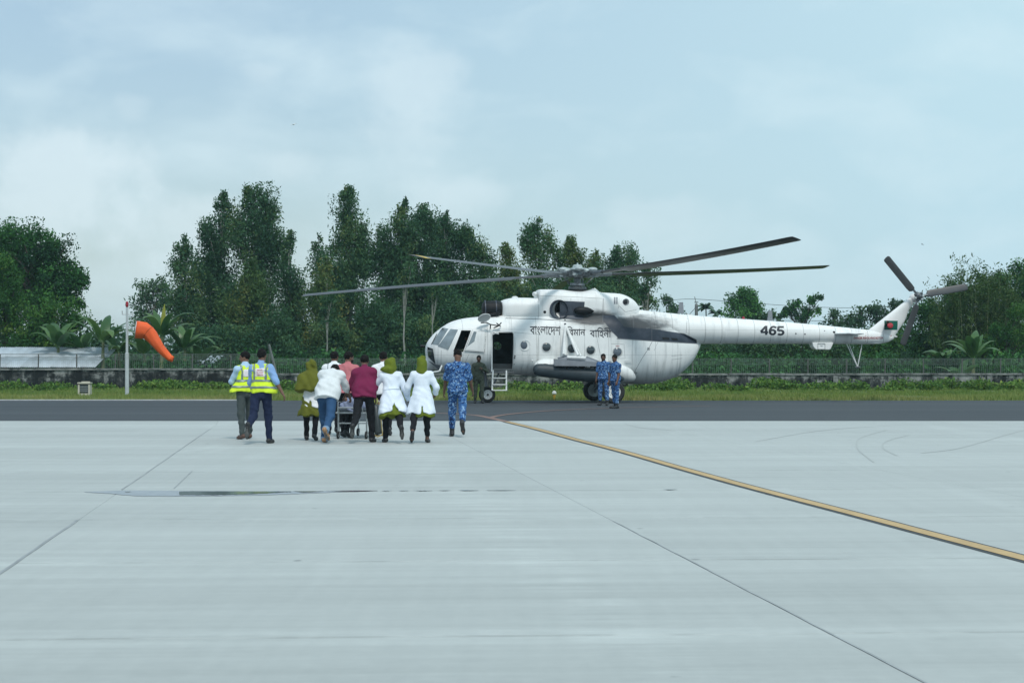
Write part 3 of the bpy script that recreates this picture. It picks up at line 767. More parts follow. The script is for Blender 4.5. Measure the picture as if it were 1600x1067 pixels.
# banana plants
M_BAN = NT('banana_leaf')
_c = M_BAN.coord('Object'); _oi = M_BAN.n('ShaderNodeObjectInfo').outputs['Random']
_f = M_BAN.M('ADD', M_BAN.M('MULTIPLY', M_BAN.noise(_c, 3, 4), .6), M_BAN.M('MULTIPLY', _oi, .4))
_cc = M_BAN.ramp(_f, [(0.3, (0.04, 0.11, 0.03)), (0.55, (0.08, 0.17, 0.045)), (0.8, (0.14, 0.23, 0.06))])
_b = M_BAN.n('ShaderNodeBsdfPrincipled'); M_BAN.ln(_cc, _b.inputs['Base Color']); _b.inputs['Roughness'].default_value = .38
_t = M_BAN.n('ShaderNodeBsdfTranslucent'); M_BAN.ln(_cc, _t.inputs['Color']); _m = M_BAN.n('ShaderNodeMixShader'); _m.inputs[0].default_value = .3
M_BAN.ln(_b.outputs[0], _m.inputs[1]); M_BAN.ln(_t.outputs[0], _m.inputs[2]); M_BAN.ln(_m.outputs[0], M_BAN.out.inputs['Surface']); M_BAN = M_BAN.m
M_BANY = leaf_mat('yellow_banana_leaf', [(0.0, (0.30, 0.32, 0.06)), (1.0, (0.42, 0.42, 0.08))], .4)
M_STEM = pm('banana_stem', (0.14, 0.16, 0.07), .7, var=.3, scale=3)
def banana_leaf(a, el, L, W, sag, m, parent, z0, r0=0.08, twist=0):
    n = 12; V = []; Fc = []
    d0 = Vector((math.cos(a), math.sin(a), 0)); side = Vector((-math.sin(a), math.cos(a), 0))
    p = Vector((d0.x * r0, d0.y * r0, z0)); ang = el
    for i in range(n + 1):
        f = i / n
        w = W * (math.sin(math.pi * min(1, .12 + .9 * f)) ** .6) if f > .16 else W * .06
        if f == 1: w = .02
        if .2 < f < .97: w *= random.uniform(.82, 1.04)
        up = Vector((-d0.x * math.sin(ang), -d0.y * math.sin(ang), math.cos(ang)))
        V += [p + side * w + up * (-w * .25), p, p - side * w + up * (-w * .25)]
        if i:
            k = 3 * i
            Fc += [(k - 3, k - 2, k + 1, k), (k - 2, k - 1, k + 2, k + 1)]
        st = L / n
        p = p + (d0 * math.cos(ang) + Vector((0, 0, 1)) * math.sin(ang)) * st
        ang -= sag / n * (0.5 + 1.2 * f)
    return mk('leaf', V, Fc, m, parent, True)
def banana(px, Yb, h, nl, L, label, yellow=False):
    o = Vector(((px - CX) * Yb / F_PX, Yb, 0))
    root = thing('banana_plant', label, 'banana plant', o, 0, 'banana plants behind the fence')
    MB().tube([(0, 0, -.1), (.02, 0, h * .5), (.04, .02, h)], [.14, .11, .07], 8).build('trunk', M_STEM, root)
    for k in range(nl):
        a = 2 * math.pi * k / nl + random.uniform(-.3, .3)
        banana_leaf(a, R(random.uniform(48, 82)), L * random.uniform(.8, 1.15), .27 * random.uniform(.85, 1.15), R(random.uniform(55, 125)), M_BAN, root, h - .05 - .05 * random.random())
    if yellow:
        lf = banana_leaf(R(70), R(86), L * .8, .16, R(12), M_BANY, root, h); lf['label'] = 'upright yellow young leaf'; set_tone(lf, np.full(1, .5), len(lf.data.vertices))
    return root
for px, Yb, h, nl, L, lb, ye in [
    (90, 112, 2.3, 9, 2.3, 'banana plant farthest left, rising over the tin roof', False), (128, 113, 2.1, 7, 1.9, 'small banana plant over the middle of the tin roof', False),
    (160, 111, 2.6, 9, 2.3, 'banana plant at the right end of the tin roof', False), (185, 113, 2.0, 8, 2.0, 'banana plant just left of the windsock pole', False),
    (225, 112, 1.9, 8, 2.0, 'banana plant behind the mouth of the windsock', False), (252, 111, 2.9, 10, 2.3, 'tall banana plant with an upright yellow leaf behind the windsock', True),
    (288, 112, 2.2, 9, 2.2, 'banana plant right of the windsock tail', False), (312, 113, 1.5, 8, 1.9, 'low banana plant by the small grey roof', False),
    (1520, 110, 1.7, 9, 2.0, 'banana plant in front of the bamboo', False), (1475, 112, 1.4, 8, 1.6, 'banana plant behind the tail rotor side of the fence', False), (1500, 108.3, .6, 6, 1.6, 'banana plant lowest, right against the fence mesh', False)]:
    banana(px, Yb, h, nl, L, lb, ye)
M_PALM = pm('palm_frond', (0.03, 0.075, 0.035), .6, var=.2)
# areca palms far behind the boom
def palm(px, py, Yb, label, s=1.0):
    top = P(px, py + 8 * s, Yb); o = Vector((top.x, Yb, 0))
    root = thing('palm_tree', label, 'palm', o, 0, 'small palms far behind the tail boom')
    MB().tube([(0, 0, 0), (.1, 0, top.z * .5), (0, 0, top.z)], [.09, .07, .06], 6).build('trunk', BARK_D, root)
    for k in range(11):
        a = 2 * math.pi * k / 11 + random.uniform(-.2, .2); el = random.uniform(.3, 1.3); L = 1.35 * s
        d = Vector((math.cos(a), math.sin(a), 0)); p = Vector((0, 0, top.z)); V = []; Fc = []; side = Vector((-d.y, d.x, 0))
        for i in range(7):
            f = i / 6; w = .22 * math.sin(math.pi * min(1, .1 + .9 * f)) + .01
            V += [p + side * w - Vector((0, 0, w * .8)), p, p - side * w - Vector((0, 0, w * .8))]
            if i: Fc += [(3 * i - 3, 3 * i - 2, 3 * i + 1, 3 * i), (3 * i - 2, 3 * i - 1, 3 * i + 2, 3 * i + 1)]
            p = p + (d * math.cos(el) + Vector((0, 0, 1)) * math.sin(el)) * L / 6; el -= .34
        mk('frond', V, Fc, M_PALM, root)
    return root
palm(1103, 474, 190, 'small areca palm beside the utility pole'); palm(1121, 484, 190, 'lower areca palm second from the utility pole', .9)
# ================================================================ WALL, FENCE, SHEDS, POLES
YW = 105.0
def wall_mat():
    t = NT('weathered_plaster'); w = t.coord('World')
    big = t.noise(t.map(w, (0.9, 1, 1.3)), 1.0, 6, 0.68); fine = t.noise(t.map(w, (3.5, 3, 2.0)), 1.0, 6, 0.75)
    drip = t.noise(t.map(w, (5.0, 1, 0.5)), 1.0, 4, 0.6)
    f = t.M('ADD', t.M('MULTIPLY', big, .5), t.M('ADD', t.M('MULTIPLY', fine, .35), t.M('MULTIPLY', drip, .15)))
    sp = t.n('ShaderNodeSeparateXYZ'); t.ln(w, sp.inputs[0])
    f = t.M('ADD', f, t.M('MULTIPLY', t.M('SUBTRACT', sp.outputs[2], .62), .13)); f = t.M('SUBTRACT', f, t.M('MULTIPLY', t.sstep(sp.outputs[0], -11.5, -13.5), .055))   # mould creeping up from the ground, older stretch blacker
    col = t.ramp(f, [(0.43, (0.014, 0.017, 0.018)), (0.49, (0.06, 0.067, 0.066)), (0.53, (0.21, 0.22, 0.215)), (0.62, (0.36, 0.37, 0.36))])
    return t.bsdf(col, 0.9, 0, t.bump(fine, 0.5, 0.02), 0.2)
def coping_mat():
    t = NT('coping_concrete'); w = t.coord('World')
    f = t.noise(t.map(w, (2.2, 2, 6)), 1.0, 6, 0.7)
    return t.bsdf(t.ramp(f, [(0.35, (0.05, 0.055, 0.055)), (0.5, (0.20, 0.21, 0.205)), (0.7, (0.34, 0.35, 0.34))]), 0.9, 0, None, 0.2)
M_WALL, M_COP = wall_mat(), coping_mat()
def wall_top(x): return 1.115 if x < -12.6 else 0.86
wall = thing('boundary_wall', 'long low mould blackened plaster wall behind the grass', 'wall', (0, YW, 0))
def wall_run(x0, x1, h):
    """uneven face: a grid, slightly bulged"""
    nx = int((x1 - x0) / .35) + 2; nz = 6
    xs = np.linspace(x0, x1, nx); zs = np.linspace(-.3, h - .07, nz)
    Xg, Zg = np.meshgrid(xs, zs); Yg = -.10 + RNG.normal(0, .008, Xg.shape)
    V = np.stack([Xg, Yg, Zg], -1).reshape(-1, 3); ix = np.arange(nz * nx).reshape(nz, nx)
    Fq = np.stack([ix[:-1, :-1], ix[:-1, 1:], ix[1:, 1:], ix[1:, :-1]], -1).reshape(-1, 4)
    b = MB(); b.add(V, Fq); b.box(((x0 + x1) / 2, .03, (h - .07 - .3) / 2), (x1 - x0, .16, h - .07 + .3))
    return b
wall_run(-60, -12.6, 1.115).build('wall_panel', M_WALL, wall)
wall_run(-12.6, 60, 0.86).build('wall_panel', M_WALL, wall)
x = -60.0; cop0 = None
while x < 60:
    L = 3.0
    h = wall_top(x + .1)
    if x < -12.6 < x + L: L = -12.6 - x
    b = MB(); b.box((L / 2, 0, 0), (L - .02, .34, .09)); c = b.build('coping_stone', M_COP, wall, False)
    c.location = (x, 0, h - .024 + random.uniform(-.008, .008)); x += L
for px in (985, 1545, 1305):          # plain buttress piers showing paler in the wall
    xx = (px - CX) * YW / F_PX
    MB().box((xx, -.13, .25), (.26, .2, 1.0)).build('pier', M_COP, wall, False)

# fence of wire mesh on short posts along the wall top
M_WIRE = pm('galvanised_wire', (0.27, 0.30, 0.30), 0.6, 0.3, var=0.2)
M_POST = pm('fence_post_steel', (0.10, 0.105, 0.10), 0.7, 0.2, var=0.3)
fence = thing('mesh_fence', 'grey wire mesh fence standing on the low wall', 'fence', (0, YW + .02, 0))
def f_top(x): return 1.90 if x < -12.6 else 1.66
pb = MB(); pb.box((0, 0, .36), (.06, .05, .75)); post0 = None
x = -39.2
while x < 39:
    h = f_top(x) - wall_top(x)
    if post0 is None:
        post0 = pb.build('post', M_POST, fence, False); p = post0
    else: p = linked(post0, fence)
    p.location = (x, 0, wall_top(x)); p.scale.z = h / .75; p.rotation_euler = (0, random.uniform(-.03, .03), 0)
    x += 2.03
def ribbon_grid():
    V = []; Fc = []
    def bar(a, b, r):
        k = len(V); a = Vector(a); b = Vector(b); d = (b - a).normalized()
        s = Vector((0, 1, 0)).cross(d) * r; q = Vector((0, r, 0))
        for p in (a, b): V.extend([p + s, p - s * .5 + q * .87, p - s * .5 - q * .87])
        for i in range(3): j = (i + 1) % 3; Fc.append((k + i, k + j, k + 3 + j, k + 3 + i))
    for x0, x1 in ((-40, -12.6), (-12.6, 40)):
        h0, h1 = wall_top(x0), f_top(x0)
        n = int((x1 - x0) / .11)
        for i in range(n):
            xx = x0 + (i + .5) * (x1 - x0) / n + random.uniform(-.01, .01)
            bar((xx, 0, h0), (xx + random.uniform(-.02, .02), 0, h1), .0042)
            bar((xx + .05, .004, h1 - .33), (xx + .05, .004, h1), .0042)
        seg = int((x1 - x0) / 2.03)
        for z in list(np.arange(h0 + .05, h1 - .33, .1)) + list(np.arange(h1 - .33, h1 + .001, .05)):
            pv = None
            for i in range(seg + 1):
                p = (x0 + i * (x1 - x0) / seg, .008, z + random.uniform(-.008, .008))
                if pv: bar(pv, p, .0042)
                pv = p
        bar((x0, .012, h1), (x1, .012, h1), .013)
    return V, Fc
V, Fc = ribbon_grid()
w = mk('wire_mesh', V, Fc, M_WIRE, fence, False); w['kind'] = 'stuff'
# leaning concrete post behind the fence
M_PALE = pm('pale_concrete_post', (0.13, 0.145, 0.14), 0.85, var=.25, scale=2)
lp = P(436, 584, 106.5); lt = P(420, 538, 106.5)
b = MB(); b.tube([Vector((0, 0, -.6)), lt - lp], .075, 4)
o = b.build('leaning_post', M_PALE, None, False); o.location = lp; tag(o, 'pale concrete post leaning behind the mesh fence', 'post')

# tin roofed sheds behind the wall
def tin_mat(name, col):
    t = NT(name); c = t.coord('Object'); f = t.noise(t.map(c, (1.5, .5, .5)), 2.0, 5, .65); oi = t.n('ShaderNodeObjectInfo').outputs['Random']
    v = t.M('ADD', t.M('MULTIPLY', f, .75), t.M('MULTIPLY', oi, .25))
    return t.bsdf(t.ramp(v, [(.3, tuple(x * .7 for x in col)), (.55, col), (.75, tuple(x * 1.2 for x in col))]), .5, .25, None, .5)
M_TIN = tin_mat('galvanised_tin', (0.40, 0.46, 0.50))
M_DARKW = pm('dark_shed_wall', (0.05, 0.05, 0.045), .9, var=.3)
def corrugated(L, W, n_wave, m, parent, nm='roof_sheet'):
    n = n_wave * 4; V = []; Fc = []
    for i in range(n + 1):
        x = W * i / n; z = .014 * math.sin(2 * math.pi * i / 4)
        V += [(x, 0, z), (x, L, z), (x, 0, z - .004), (x, L, z - .004)]
        if i: k = 4 * i; Fc += [(k - 4, k, k + 1, k - 3), (k - 2, k - 1, k + 3, k + 2), (k - 4, k - 2, k + 2, k)]
    return mk(nm, V, Fc, m, parent, True)
def shed(pxl, pxr, pyt, pyb, Y0, skew, rows, label, name='tin_shed'):
    """roof slope facing the camera; lower eave at Y0, corners from photo pixels"""
    e0 = P(pxl, pyb, Y0); e1 = P(pxr, pyb, Y0); dz = (pyb - pyt) * Y0 / F_PX; run = 3.4
    root = thing(name, label, 'shed', (e0.x, Y0, 0))
    W = e1.x - e0.x; n = max(2, round(W / .82)); sw = W / n; zt = P(0, pyt, Y0 + run).z
    rise = zt - e0.z
    Ls = math.hypot(run, rise) / rows
    s0 = None
    for r in range(rows):
        for i in range(n):
            f0 = r / rows
            loc = Vector((i * sw + skew * f0, run * f0, e0.z + rise * f0 + .015 * r + .006 * (i % 2)))
            if s0 is None: s0 = corrugated(Ls + .12, sw + .05, 8, M_TIN, root); s = s0
            else: s = linked(s0, root)
            # shear the sheet sideways by laying it along the slope direction
            d = Vector((skew / rows, run / rows, rise / rows)).normalized()
            xa = Vector((1, 0, 0)); za = xa.cross(d).normalized(); s.matrix_local = Matrix.Translation(loc) @ Matrix((( 1, d.x, za.x), (0, d.y, za.y), (0, d.z, za.z))).to_4x4()
    wb = MB(); wb.box((W / 2 + .1, run / 2 + .3, (e0.z - .1) / 2), (W - .5, run - .4, e0.z - .1)); wb.build('wall', M_DARKW, root, False)
    for xx in (.15, W * .5, W - .15):
        MB().tube([(xx, .15, -.1), (xx, .15, e0.z - .02)], .05, 6).build('post', M_DARKW, root)
    return root
shed(-40, 148, 543.5, 573.5, 109.5, 0.75, 2, 'low shed with a pale corrugated tin roof behind the wall')
shed(300, 330, 556, 571, 113.0, 0.3, 1, 'small grey roofed shed half hidden by banana leaves')
# utility pole and wires
M_UP = pm('utility_pole_concrete', (0.20, 0.21, 0.21), .8, var=.2)
up = P(1088, 500, 180); up.z = 0; ut = P(1088, 468, 180).z
pole = thing('utility_pole', 'slim utility pole far behind the tail boom', 'utility pole', up)
MB().tube([(0, 0, 0), (0, 0, ut - .4)], [.2, .15], 6).build('pole', M_UP, pole)
MB().box((0, 0, ut - 1.0), (.26, .26, .8)).build('transformer', M_POST, pole, False)
MB().box((0, 0, ut - .25), (.35, .08, .08)).build('cross_arm', M_POST, pole, False)
MB().tube([(0, 0, ut - .4), (-.15, 0, ut + .25)], .03, 5).build('insulator', M_POST, pole)
M_CAB = pm('cable', (0.10, 0.12, 0.13), .7)
for q, (pts, lb) in enumerate([([(1020, 473), (1055, 468.5), (1088, 467.5), (1160, 472.5), (1240, 478), (1325, 481), (1420, 478), (1620, 470)], 'upper overhead wire sagging from the utility pole'),
                  ([(1090, 494), (1160, 500), (1260, 501), (1360, 502), (1500, 500), (1620, 496)], 'lower overhead wire behind the tail boom')]):
    b = MB(); b.tube(smooth_path([P(px, py, 180) for px, py in pts], 5), .022, 4, False)
    tag(b.build('overhead_wire', M_CAB), lb, 'wire')

# windsock
M_PIPE = pm('painted_pipe', (0.50, 0.54, 0.56), .5, .1, var=.12, scale=4)
M_ORANGE = pm('orange_fabric', (0.80, 0.115, 0.022), .7, var=.12, scale=1.5, bump=.15)
M_SEAMO = pm('orange_seam', (0.50, 0.07, 0.015), .8)
M_LRED = pm('red_lens', (0.30, 0.015, 0.025), .2, var=.05)
yw = 84.0; wp = P(198.5, 600, yw); wp.z = 0
ws = thing('windsock', 'orange windsock hanging slack from a pale pole with a red lamp on top', 'windsock', wp)
zt = P(0, 480, yw).z
MB().tube([(0, 0, -.3), (0, 0, P(0, 552, yw).z), (0, 0, P(0, 552, yw).z + .02), (0, 0, zt)], [.085, .085, .058, .05], 12).build('pole', M_PIPE, ws)
MB().box((0, 0, .02), (.34, .34, .08)).build('base_plate', M_PIPE, ws, False)
b = MB(); b.tube([(-.22, 0, zt - .3), (.24, 0, zt - .3)], .02, 6); b.tube([(-.2, 0, zt - .3), (-.2, 0, zt - .15)], .025, 6); b.tube([(.22, 0, zt - .3), (.22, 0, zt - .17)], .025, 6); b.build('crossbar', M_PIPE, ws)
lamp = MB().lathe([(0, .05), (.05, .06), (.06, .07), (.2, .065), (.24, .03)], 12, axisM((0, 0, zt), (0, 0, 1))).build('warning_lamp', M_LRED, ws)
# sock: swivel hoop facing left, tube bending down to the right
hp = P(209.5, 514, yw) - wp
b = MB(); b.tube([(0, 0, hp.z + .02), (hp.x + .02, -.02, hp.z + .02)], .018, 6); b.tube([(0, 0, hp.z - .12), (hp.x + .05, 0, hp.z - .15)], .014, 6); b.build('swivel_arm', M_PIPE, ws)
pth = [(212, 515, 13.5), (219, 515.5, 13.2), (226, 516.5, 12.6), (231, 519, 11.5), (236, 525, 10.0), (243, 534, 8.4), (250, 543, 7.0), (258, 552, 5.8), (265, 559.5, 4.8), (270.5, 561.5, 4.2)]
sc = yw / F_PX; V = []; Fc = []; sg = 30
ctr = [P(a, c, yw) - wp for a, c, _ in pth]
for i, (a, c, r) in enumerate(pth):
    t = (ctr[min(i + 1, len(pth) - 1)] - ctr[max(i - 1, 0)]).normalized()
    if i == 0: t = Vector((.97, .15, -.12)).normalized()
    u = t.cross(Vector((0, 1, 0))).normalized(); v = u.cross(t)
    for k in range(sg):
        an = 2 * math.pi * k / sg; rr = r * sc * (1 + (.09 * math.sin(3 * an + 1.7 * i) + .05 * math.sin(7 * an + i)) * (i > 1))
        V.append(ctr[i] + (u * math.cos(an) * rr + v * math.sin(an) * rr * .9))
    if i:
        for k in range(sg):
            Fc.append(((i - 1) * sg + k, (i - 1) * sg + (k + 1) % sg, i * sg + (k + 1) % sg, i * sg + k))
sock = mk('sock', V, Fc, M_ORANGE, ws)
for q_ in (3, 6):
    vv = [V[q_ * sg + k] for k in range(sg)]; c_ = ctr[q_]; t_ = (ctr[q_ + 1] - ctr[q_ - 1]).normalized() * .018
    nv = [c_ + (p_ - c_) * 1.03 - t_ for p_ in vv] + [c_ + (p_ - c_) * 1.03 + t_ for p_ in vv]
    mk('seam', nv, [(k, (k + 1) % sg, sg + (k + 1) % sg, sg + k) for k in range(sg)], M_SEAMO, sock)
md = sock.modifiers.new('thick', 'SOLIDIFY'); md.thickness = .006
MB().lathe([(-.012, 13.6 * sc), (.012, 13.6 * sc), (.012, 13.6 * sc - .025), (-.012, 13.6 * sc - .025)], 22, axisM(ctr[0], (.97, .15, -.12)), True).build('hoop', M_PIPE, ws)

# drain or meter box by the asphalt
M_CREAM = pm('cream_plaster', (0.50, 0.48, 0.40), .85, var=.18, scale=5, bump=.2)
M_DGLASS = pm('dark_panel', (0.05, 0.065, 0.065), .3, var=.3)
bx = G(131, 622); bx.y = 84.0; bx.x = (131 - CX) * 84.0 / F_PX
box = thing('service_box', 'cream masonry service box with a dark barred door in the grass', 'service box', bx)
def zz(py): return P(0, py, 84.0).z
wB = .53; zt_, zb_ = zz(597.3), -.05
b = MB(); t_ = .07
b.box((-wB / 2 + t_ / 2 + .01, .2, (zt_ + zb_) / 2 - .05), (t_, .4, zt_ - zb_ - .1)); b.box((wB / 2 - t_ / 2 - .01, .2, (zt_ + zb_) / 2 - .05), (t_, .4, zt_ - zb_ - .1))
b.box((0, .2, .04), (wB - 2 * t_ - .024, .4, .22)); b.box((0, .385, .40), (wB - 2 * t_ - .024, .03, .5)); b.build('body', M_CREAM, box, False)
MB().box((0, .2, zt_ - .03), (wB + .01, .44, .06)).build('lid', M_CREAM, box, False)
dz0, dz1 = .16, zt_ - .085
MB().box((0, .06, (dz0 + dz1) / 2), (wB - 2 * t_ - .03, .02, dz1 - dz0)).build('door', M_DGLASS, box, False)
for xx in (-.055, .055): MB().box((xx, .04, (dz0 + dz1) / 2), (.016, .018, dz1 - dz0 - .01)).build('bar', M_POST, box, False)
for z_ in np.linspace(dz0 + .1, dz1 - .1, 3): MB().box((0, .03, z_), (wB - 2 * t_ - .05, .018, .014)).build('bar', M_PIPE, box, False)

# small runway edge marker
mk_ = thing('edge_light', 'small yellow edge light with a white cap at the asphalt edge', 'edge light', (66 * 77.4 / F_PX, 77.4, 0))
M_MY = pm('marker_yellow', (0.65, 0.38, 0.05), .5, var=.1); M_MW = pm('marker_white', (0.80, 0.80, 0.76), .35, var=.03)
MB().lathe([(-.05, .055), (.2, .055), (.2, .04), (.21, .04)], 14).build('stem', M_MY, mk_)
MB().lathe([(.21, .06), (.24, .085), (.30, .08), (.34, .05), (.355, .01)], 14).build('cap', M_MW, mk_)

# birds
M_EGRET = pm('white_feathers', (0.72, 0.73, 0.72), .8, var=.05); M_DBIRD = pm('dark_feathers', (0.03, 0.03, 0.035), .8)
def bird(px, py, Y, span, label, m, roll=0.2):
    o = P(px, py, Y); root = thing('bird', label, 'bird', o)
    root.rotation_euler = (0.1, roll, 0.6)
    b = MB(); b.tube([(0, -.42 * span, 0), (0, -.2 * span, .01), (0, 0, 0), (0, .2 * span, -.01), (0, .33 * span, .02), (0, .42 * span, .01)], [.01 * span, .04 * span, .075 * span, .05 * span, .03 * span, .008 * span], 8); b.build('body', m, root)
    for s in (-1, 1):
        V = []; Fc = []
        for i, (a, z, c0, c1) in enumerate([(0.02, 0, -.10, .14), (.22, .12, -.10, .15), (.40, .10, -.13, .08), (.52, .02, -.12, -.04)]):
            for dz in (.012, -.006): V += [(s * a * span, c0 * span, z * span + dz * span), (s * a * span, c1 * span, z * span + dz * span)]
            if i: k = 4 * i; Fc += [(k - 4, k - 3, k + 1, k), (k - 2, k, k + 2, k - 1)[0:0] or (k - 2, k + 2, k + 3, k - 1), (k - 4, k, k + 2, k - 2), (k - 3, k - 1, k + 3, k + 1)]
        mk('wing', V, Fc, m, root)
    return root
bird(459, 195, 120, .42, 'white bird gliding high in the sky left of the middle', M_EGRET, -.3)
bird(1441, 382, 110, .18, 'tiny dark bird in the sky above the tail rotor', M_DBIRD, .5)

# ================================================================ AIR
hz = NT('haze_air'); _v = hz.n('ShaderNodeVolumePrincipled'); _v.inputs['Color'].default_value = (0.62, 0.90, 1.0, 1); _v.inputs['Density'].default_value = 0.00024; _v.inputs['Anisotropy'].default_value = 0.0
hz.ln(_v.outputs[0], hz.out.inputs['Volume'])
tag(MB().box((0, 700, 8.4), (1900, 1700, 19.2)).build('haze', hz.m, None, False), 'thin damp air that pales the far trees', None, None, 'stuff')
# ================================================================ HELICOPTER
PSI = R(6.5)
HC = Vector((3.355, 73.2, 0))
AX = Vector((math.cos(PSI), math.sin(PSI), 0)); SX = Vector((-math.sin(PSI), math.cos(PSI), 0))
heli = thing('helicopter', 'large white transport helicopter with rotor blades spread, parked on the asphalt edge', 'helicopter', HC, PSI)
def L(px, py, v=0.0):
    """photo pixel -> helicopter coordinates (aft, starboard, up) on the plane v metres from the keel line (v < 0 is the near side)"""
    k = (px - CX) / F_PX
    u = (k * (HC.y + v * SX.y) - HC.x - v * SX.x) / (AX.x - k * AX.y)
    Y = HC.y + u * AX.y + v * SX.y
    return Vector((u, v, EYE + (HY - py) * Y / F_PX))

# ---- paint
def convex_mask(t, c, polys, soft=0.03):
    """union of convex polygons in helicopter (x, z), softened edge"""
    sp = t.n('ShaderNodeSeparateXYZ'); t.ln(c, sp.inputs[0]); res = None
    for poly in polys:
        area = sum(poly[i][0] * poly[(i + 1) % len(poly)][1] - poly[(i + 1) % len(poly)][0] * poly[i][1] for i in range(len(poly)))
        pl = poly if area > 0 else poly[::-1]; m = None
        for i in range(len(pl)):
            (x0, z0), (x1, z1) = pl[i], pl[(i + 1) % len(pl)]; l = math.hypot(x1 - x0, z1 - z0)
            nx, nz = -(z1 - z0) / l, (x1 - x0) / l
            d = t.M('ADD', t.M('ADD', t.M('MULTIPLY', sp.outputs[0], nx), t.M('MULTIPLY', sp.outputs[2], nz)), -(nx * x0 + nz * z0))
            m = d if m is None else t.M('MINIMUM', m, d)
        res = m if res is None else t.M('MAXIMUM', res, m)
    return t.sstep(res, -soft, soft)
def lp2(pts, v): return [(q.x, q.z) for q in (L(a, b, v) for a, b in pts)]
def heli_mat(name='white_aircraft_paint', dirt=1.0, rings=0.0, band=True, soot=True):
    t = NT(name); c = t.coord('Object')
    big = t.noise(t.map(c, (.8, .8, 1.2)), 1.2, 6, .65); st = t.noise(t.map(c, (4.5, 1, .55)), 1.0, 5, .65); fine = t.noise(c, 14, 5, .7)
    base = t.mix(t.M('MULTIPLY', t.sstep(big, .46, .72), .55 * dirt), (0.84, 0.855, 0.84), (0.64, 0.665, 0.655))
    base = t.mix(t.M('MULTIPLY', t.sstep(st, .50, .70), .42 * dirt), base, (0.40, 0.42, 0.42))
    base = t.mix(t.M('MULTIPLY', t.sstep(fine, .62, .74), .35 * dirt), base, (0.34, 0.35, 0.35))
    sp = t.n('ShaderNodeSeparateXYZ'); t.ln(c, sp.inputs[0]); x, y, z = sp.outputs
    h = None
    if rings:
        ph = t.M('PINGPONG', x, rings / 2)                       # panel laps at every frame
        ln = t.M('SUBTRACT', 1.0, t.sstep(ph, 0.004, 0.020 if rings < .8 else .012))
        base = t.mix(t.M('MULTIPLY', ln, .50), base, (0.22, 0.23, 0.23))
        ph2 = t.M('PINGPONG', t.M('ADD', z, .12), .46); l2 = t.M('SUBTRACT', 1.0, t.sstep(ph2, 0.003, 0.014))
        base = t.mix(t.M('MULTIPLY', l2, .34), base, (0.25, 0.26, 0.26))
        h = t.M('ADD', ln, l2)
    grime = t.sstep(t.M('ADD', t.M('MULTIPLY', z, -1.0), t.M('MULTIPLY', st, .9)), -1.05, -.35)           # oily grime along the belly
    base = t.mix(t.M('MULTIPLY', grime, .45 if band else 0.0), base, (0.26, 0.27, 0.265))
    if soot:
        g = t.M('ADD', t.M('MULTIPLY', t.M('SUBTRACT', t.noise(t.map(c, (.7, 1, 2)), 1.5, 5, .65), .5), .9), 0)
        q0 = L(930, 498, -1.1); q1 = L(985, 507, -.8)
        def blob(qc, rx, rz):
            a = t.M('DIVIDE', t.M('SUBTRACT', x, qc.x), rx); b = t.M('DIVIDE', t.M('SUBTRACT', z, qc.z), rz)
            return t.M('SUBTRACT', 1.0, t.M('SQRT', t.M('ADD', t.M('MULTIPLY', a, a), t.M('MULTIPLY', b, b))))
        s = t.M('MAXIMUM', blob(q0, 1.25, .36), t.M('MULTIPLY', blob(q1, 2.1, .48), .8))
        s = t.sstep(t.M('ADD', s, t.M('MULTIPLY', g, .9)), -.05, .55)
        base = t.mix(t.M('MULTIPLY', s, .95), base, (0.022, 0.025, 0.030))
    if band:
        bm = convex_mask(t, c, [lp2([(942, 486), (957, 488), (975, 511), (966, 530), (955, 519), (941, 500)], -1.0),
                                lp2([(957, 511), (975, 511), (1034, 515), (1034, 534), (963, 529)], -.95),
                                lp2([(1010, 512.8), (1071, 521), (1091.5, 530.5), (1094, 537), (1010, 532.3)], -.75)], .02)
        base = t.mix(t.M('MULTIPLY', bm, 1.0), base, t.mix(t.sstep(big, .4, .65), (0.022, 0.031, 0.046), (0.050, 0.062, 0.084)))
    bh = t.M('ADD', t.M('MULTIPLY', big, .5), t.M('MULTIPLY', h, -.25)) if h is not None else big
    return t.bsdf(base, t.ramp(fine, [(.3, .38), (.7, .55)]), 0, t.bump(bh, .12, .02), .30)
M_HULL = heli_mat('white_hull_paint', 1.15, .88)
M_BOOM = heli_mat('white_boom_paint', .95, .62)
M_COWL = heli_mat('white_cowling_paint', .6, 0, False, True)
M_FIN = heli_mat('white_fin_paint', .5, 0, False, False)
M_HWHITE = pm('white_fitting_paint', (0.70, 0.72, 0.71), .45, var=.12, scale=4)
M_HGREY = pm('grey_fitting_paint', (0.215, 0.235, 0.26), .5, var=.2, scale=3)
M_PANELG = pm('blue_grey_panel_paint', (0.042, 0.053, 0.074), .5, var=.3, scale=2.5)
M_BLACK = pm('black_fitting', (0.010, 0.011, 0.013), .55, 0, .3, 5, 0, .25)
M_RUBBER = pm('tyre_rubber', (0.020, 0.021, 0.022), .8, var=.25, scale=8)
M_FLOAT = pm('dark_float_fabric', (0.030, 0.044, 0.054), .55, var=.25, scale=3, bump=.1)
M_DARKIN = pm('cabin_lining_painted_shade', (0.045, 0.050, 0.052), .8, var=.25, scale=3)  # grey-green lining coloured near black: shade of the unlit cabin put into the colour
M_BLADE = pm('rotor_blade_paint', (0.060, 0.063, 0.066), .38, .1, var=.2, scale=1.5)
M_STEEL = pm('oily_steel', (0.13, 0.145, 0.155), .42, .6, var=.35, scale=9)
M_HUBG = pm('hub_grey_green', (0.42, 0.48, 0.48), .45, .1, var=.2, scale=6)
M_YTIP = pm('yellow_tip_paint', (0.52, 0.37, 0.07), .5, var=.1)
M_INK = pm('black_marking', (0.014, 0.018, 0.028), .55, var=.1)
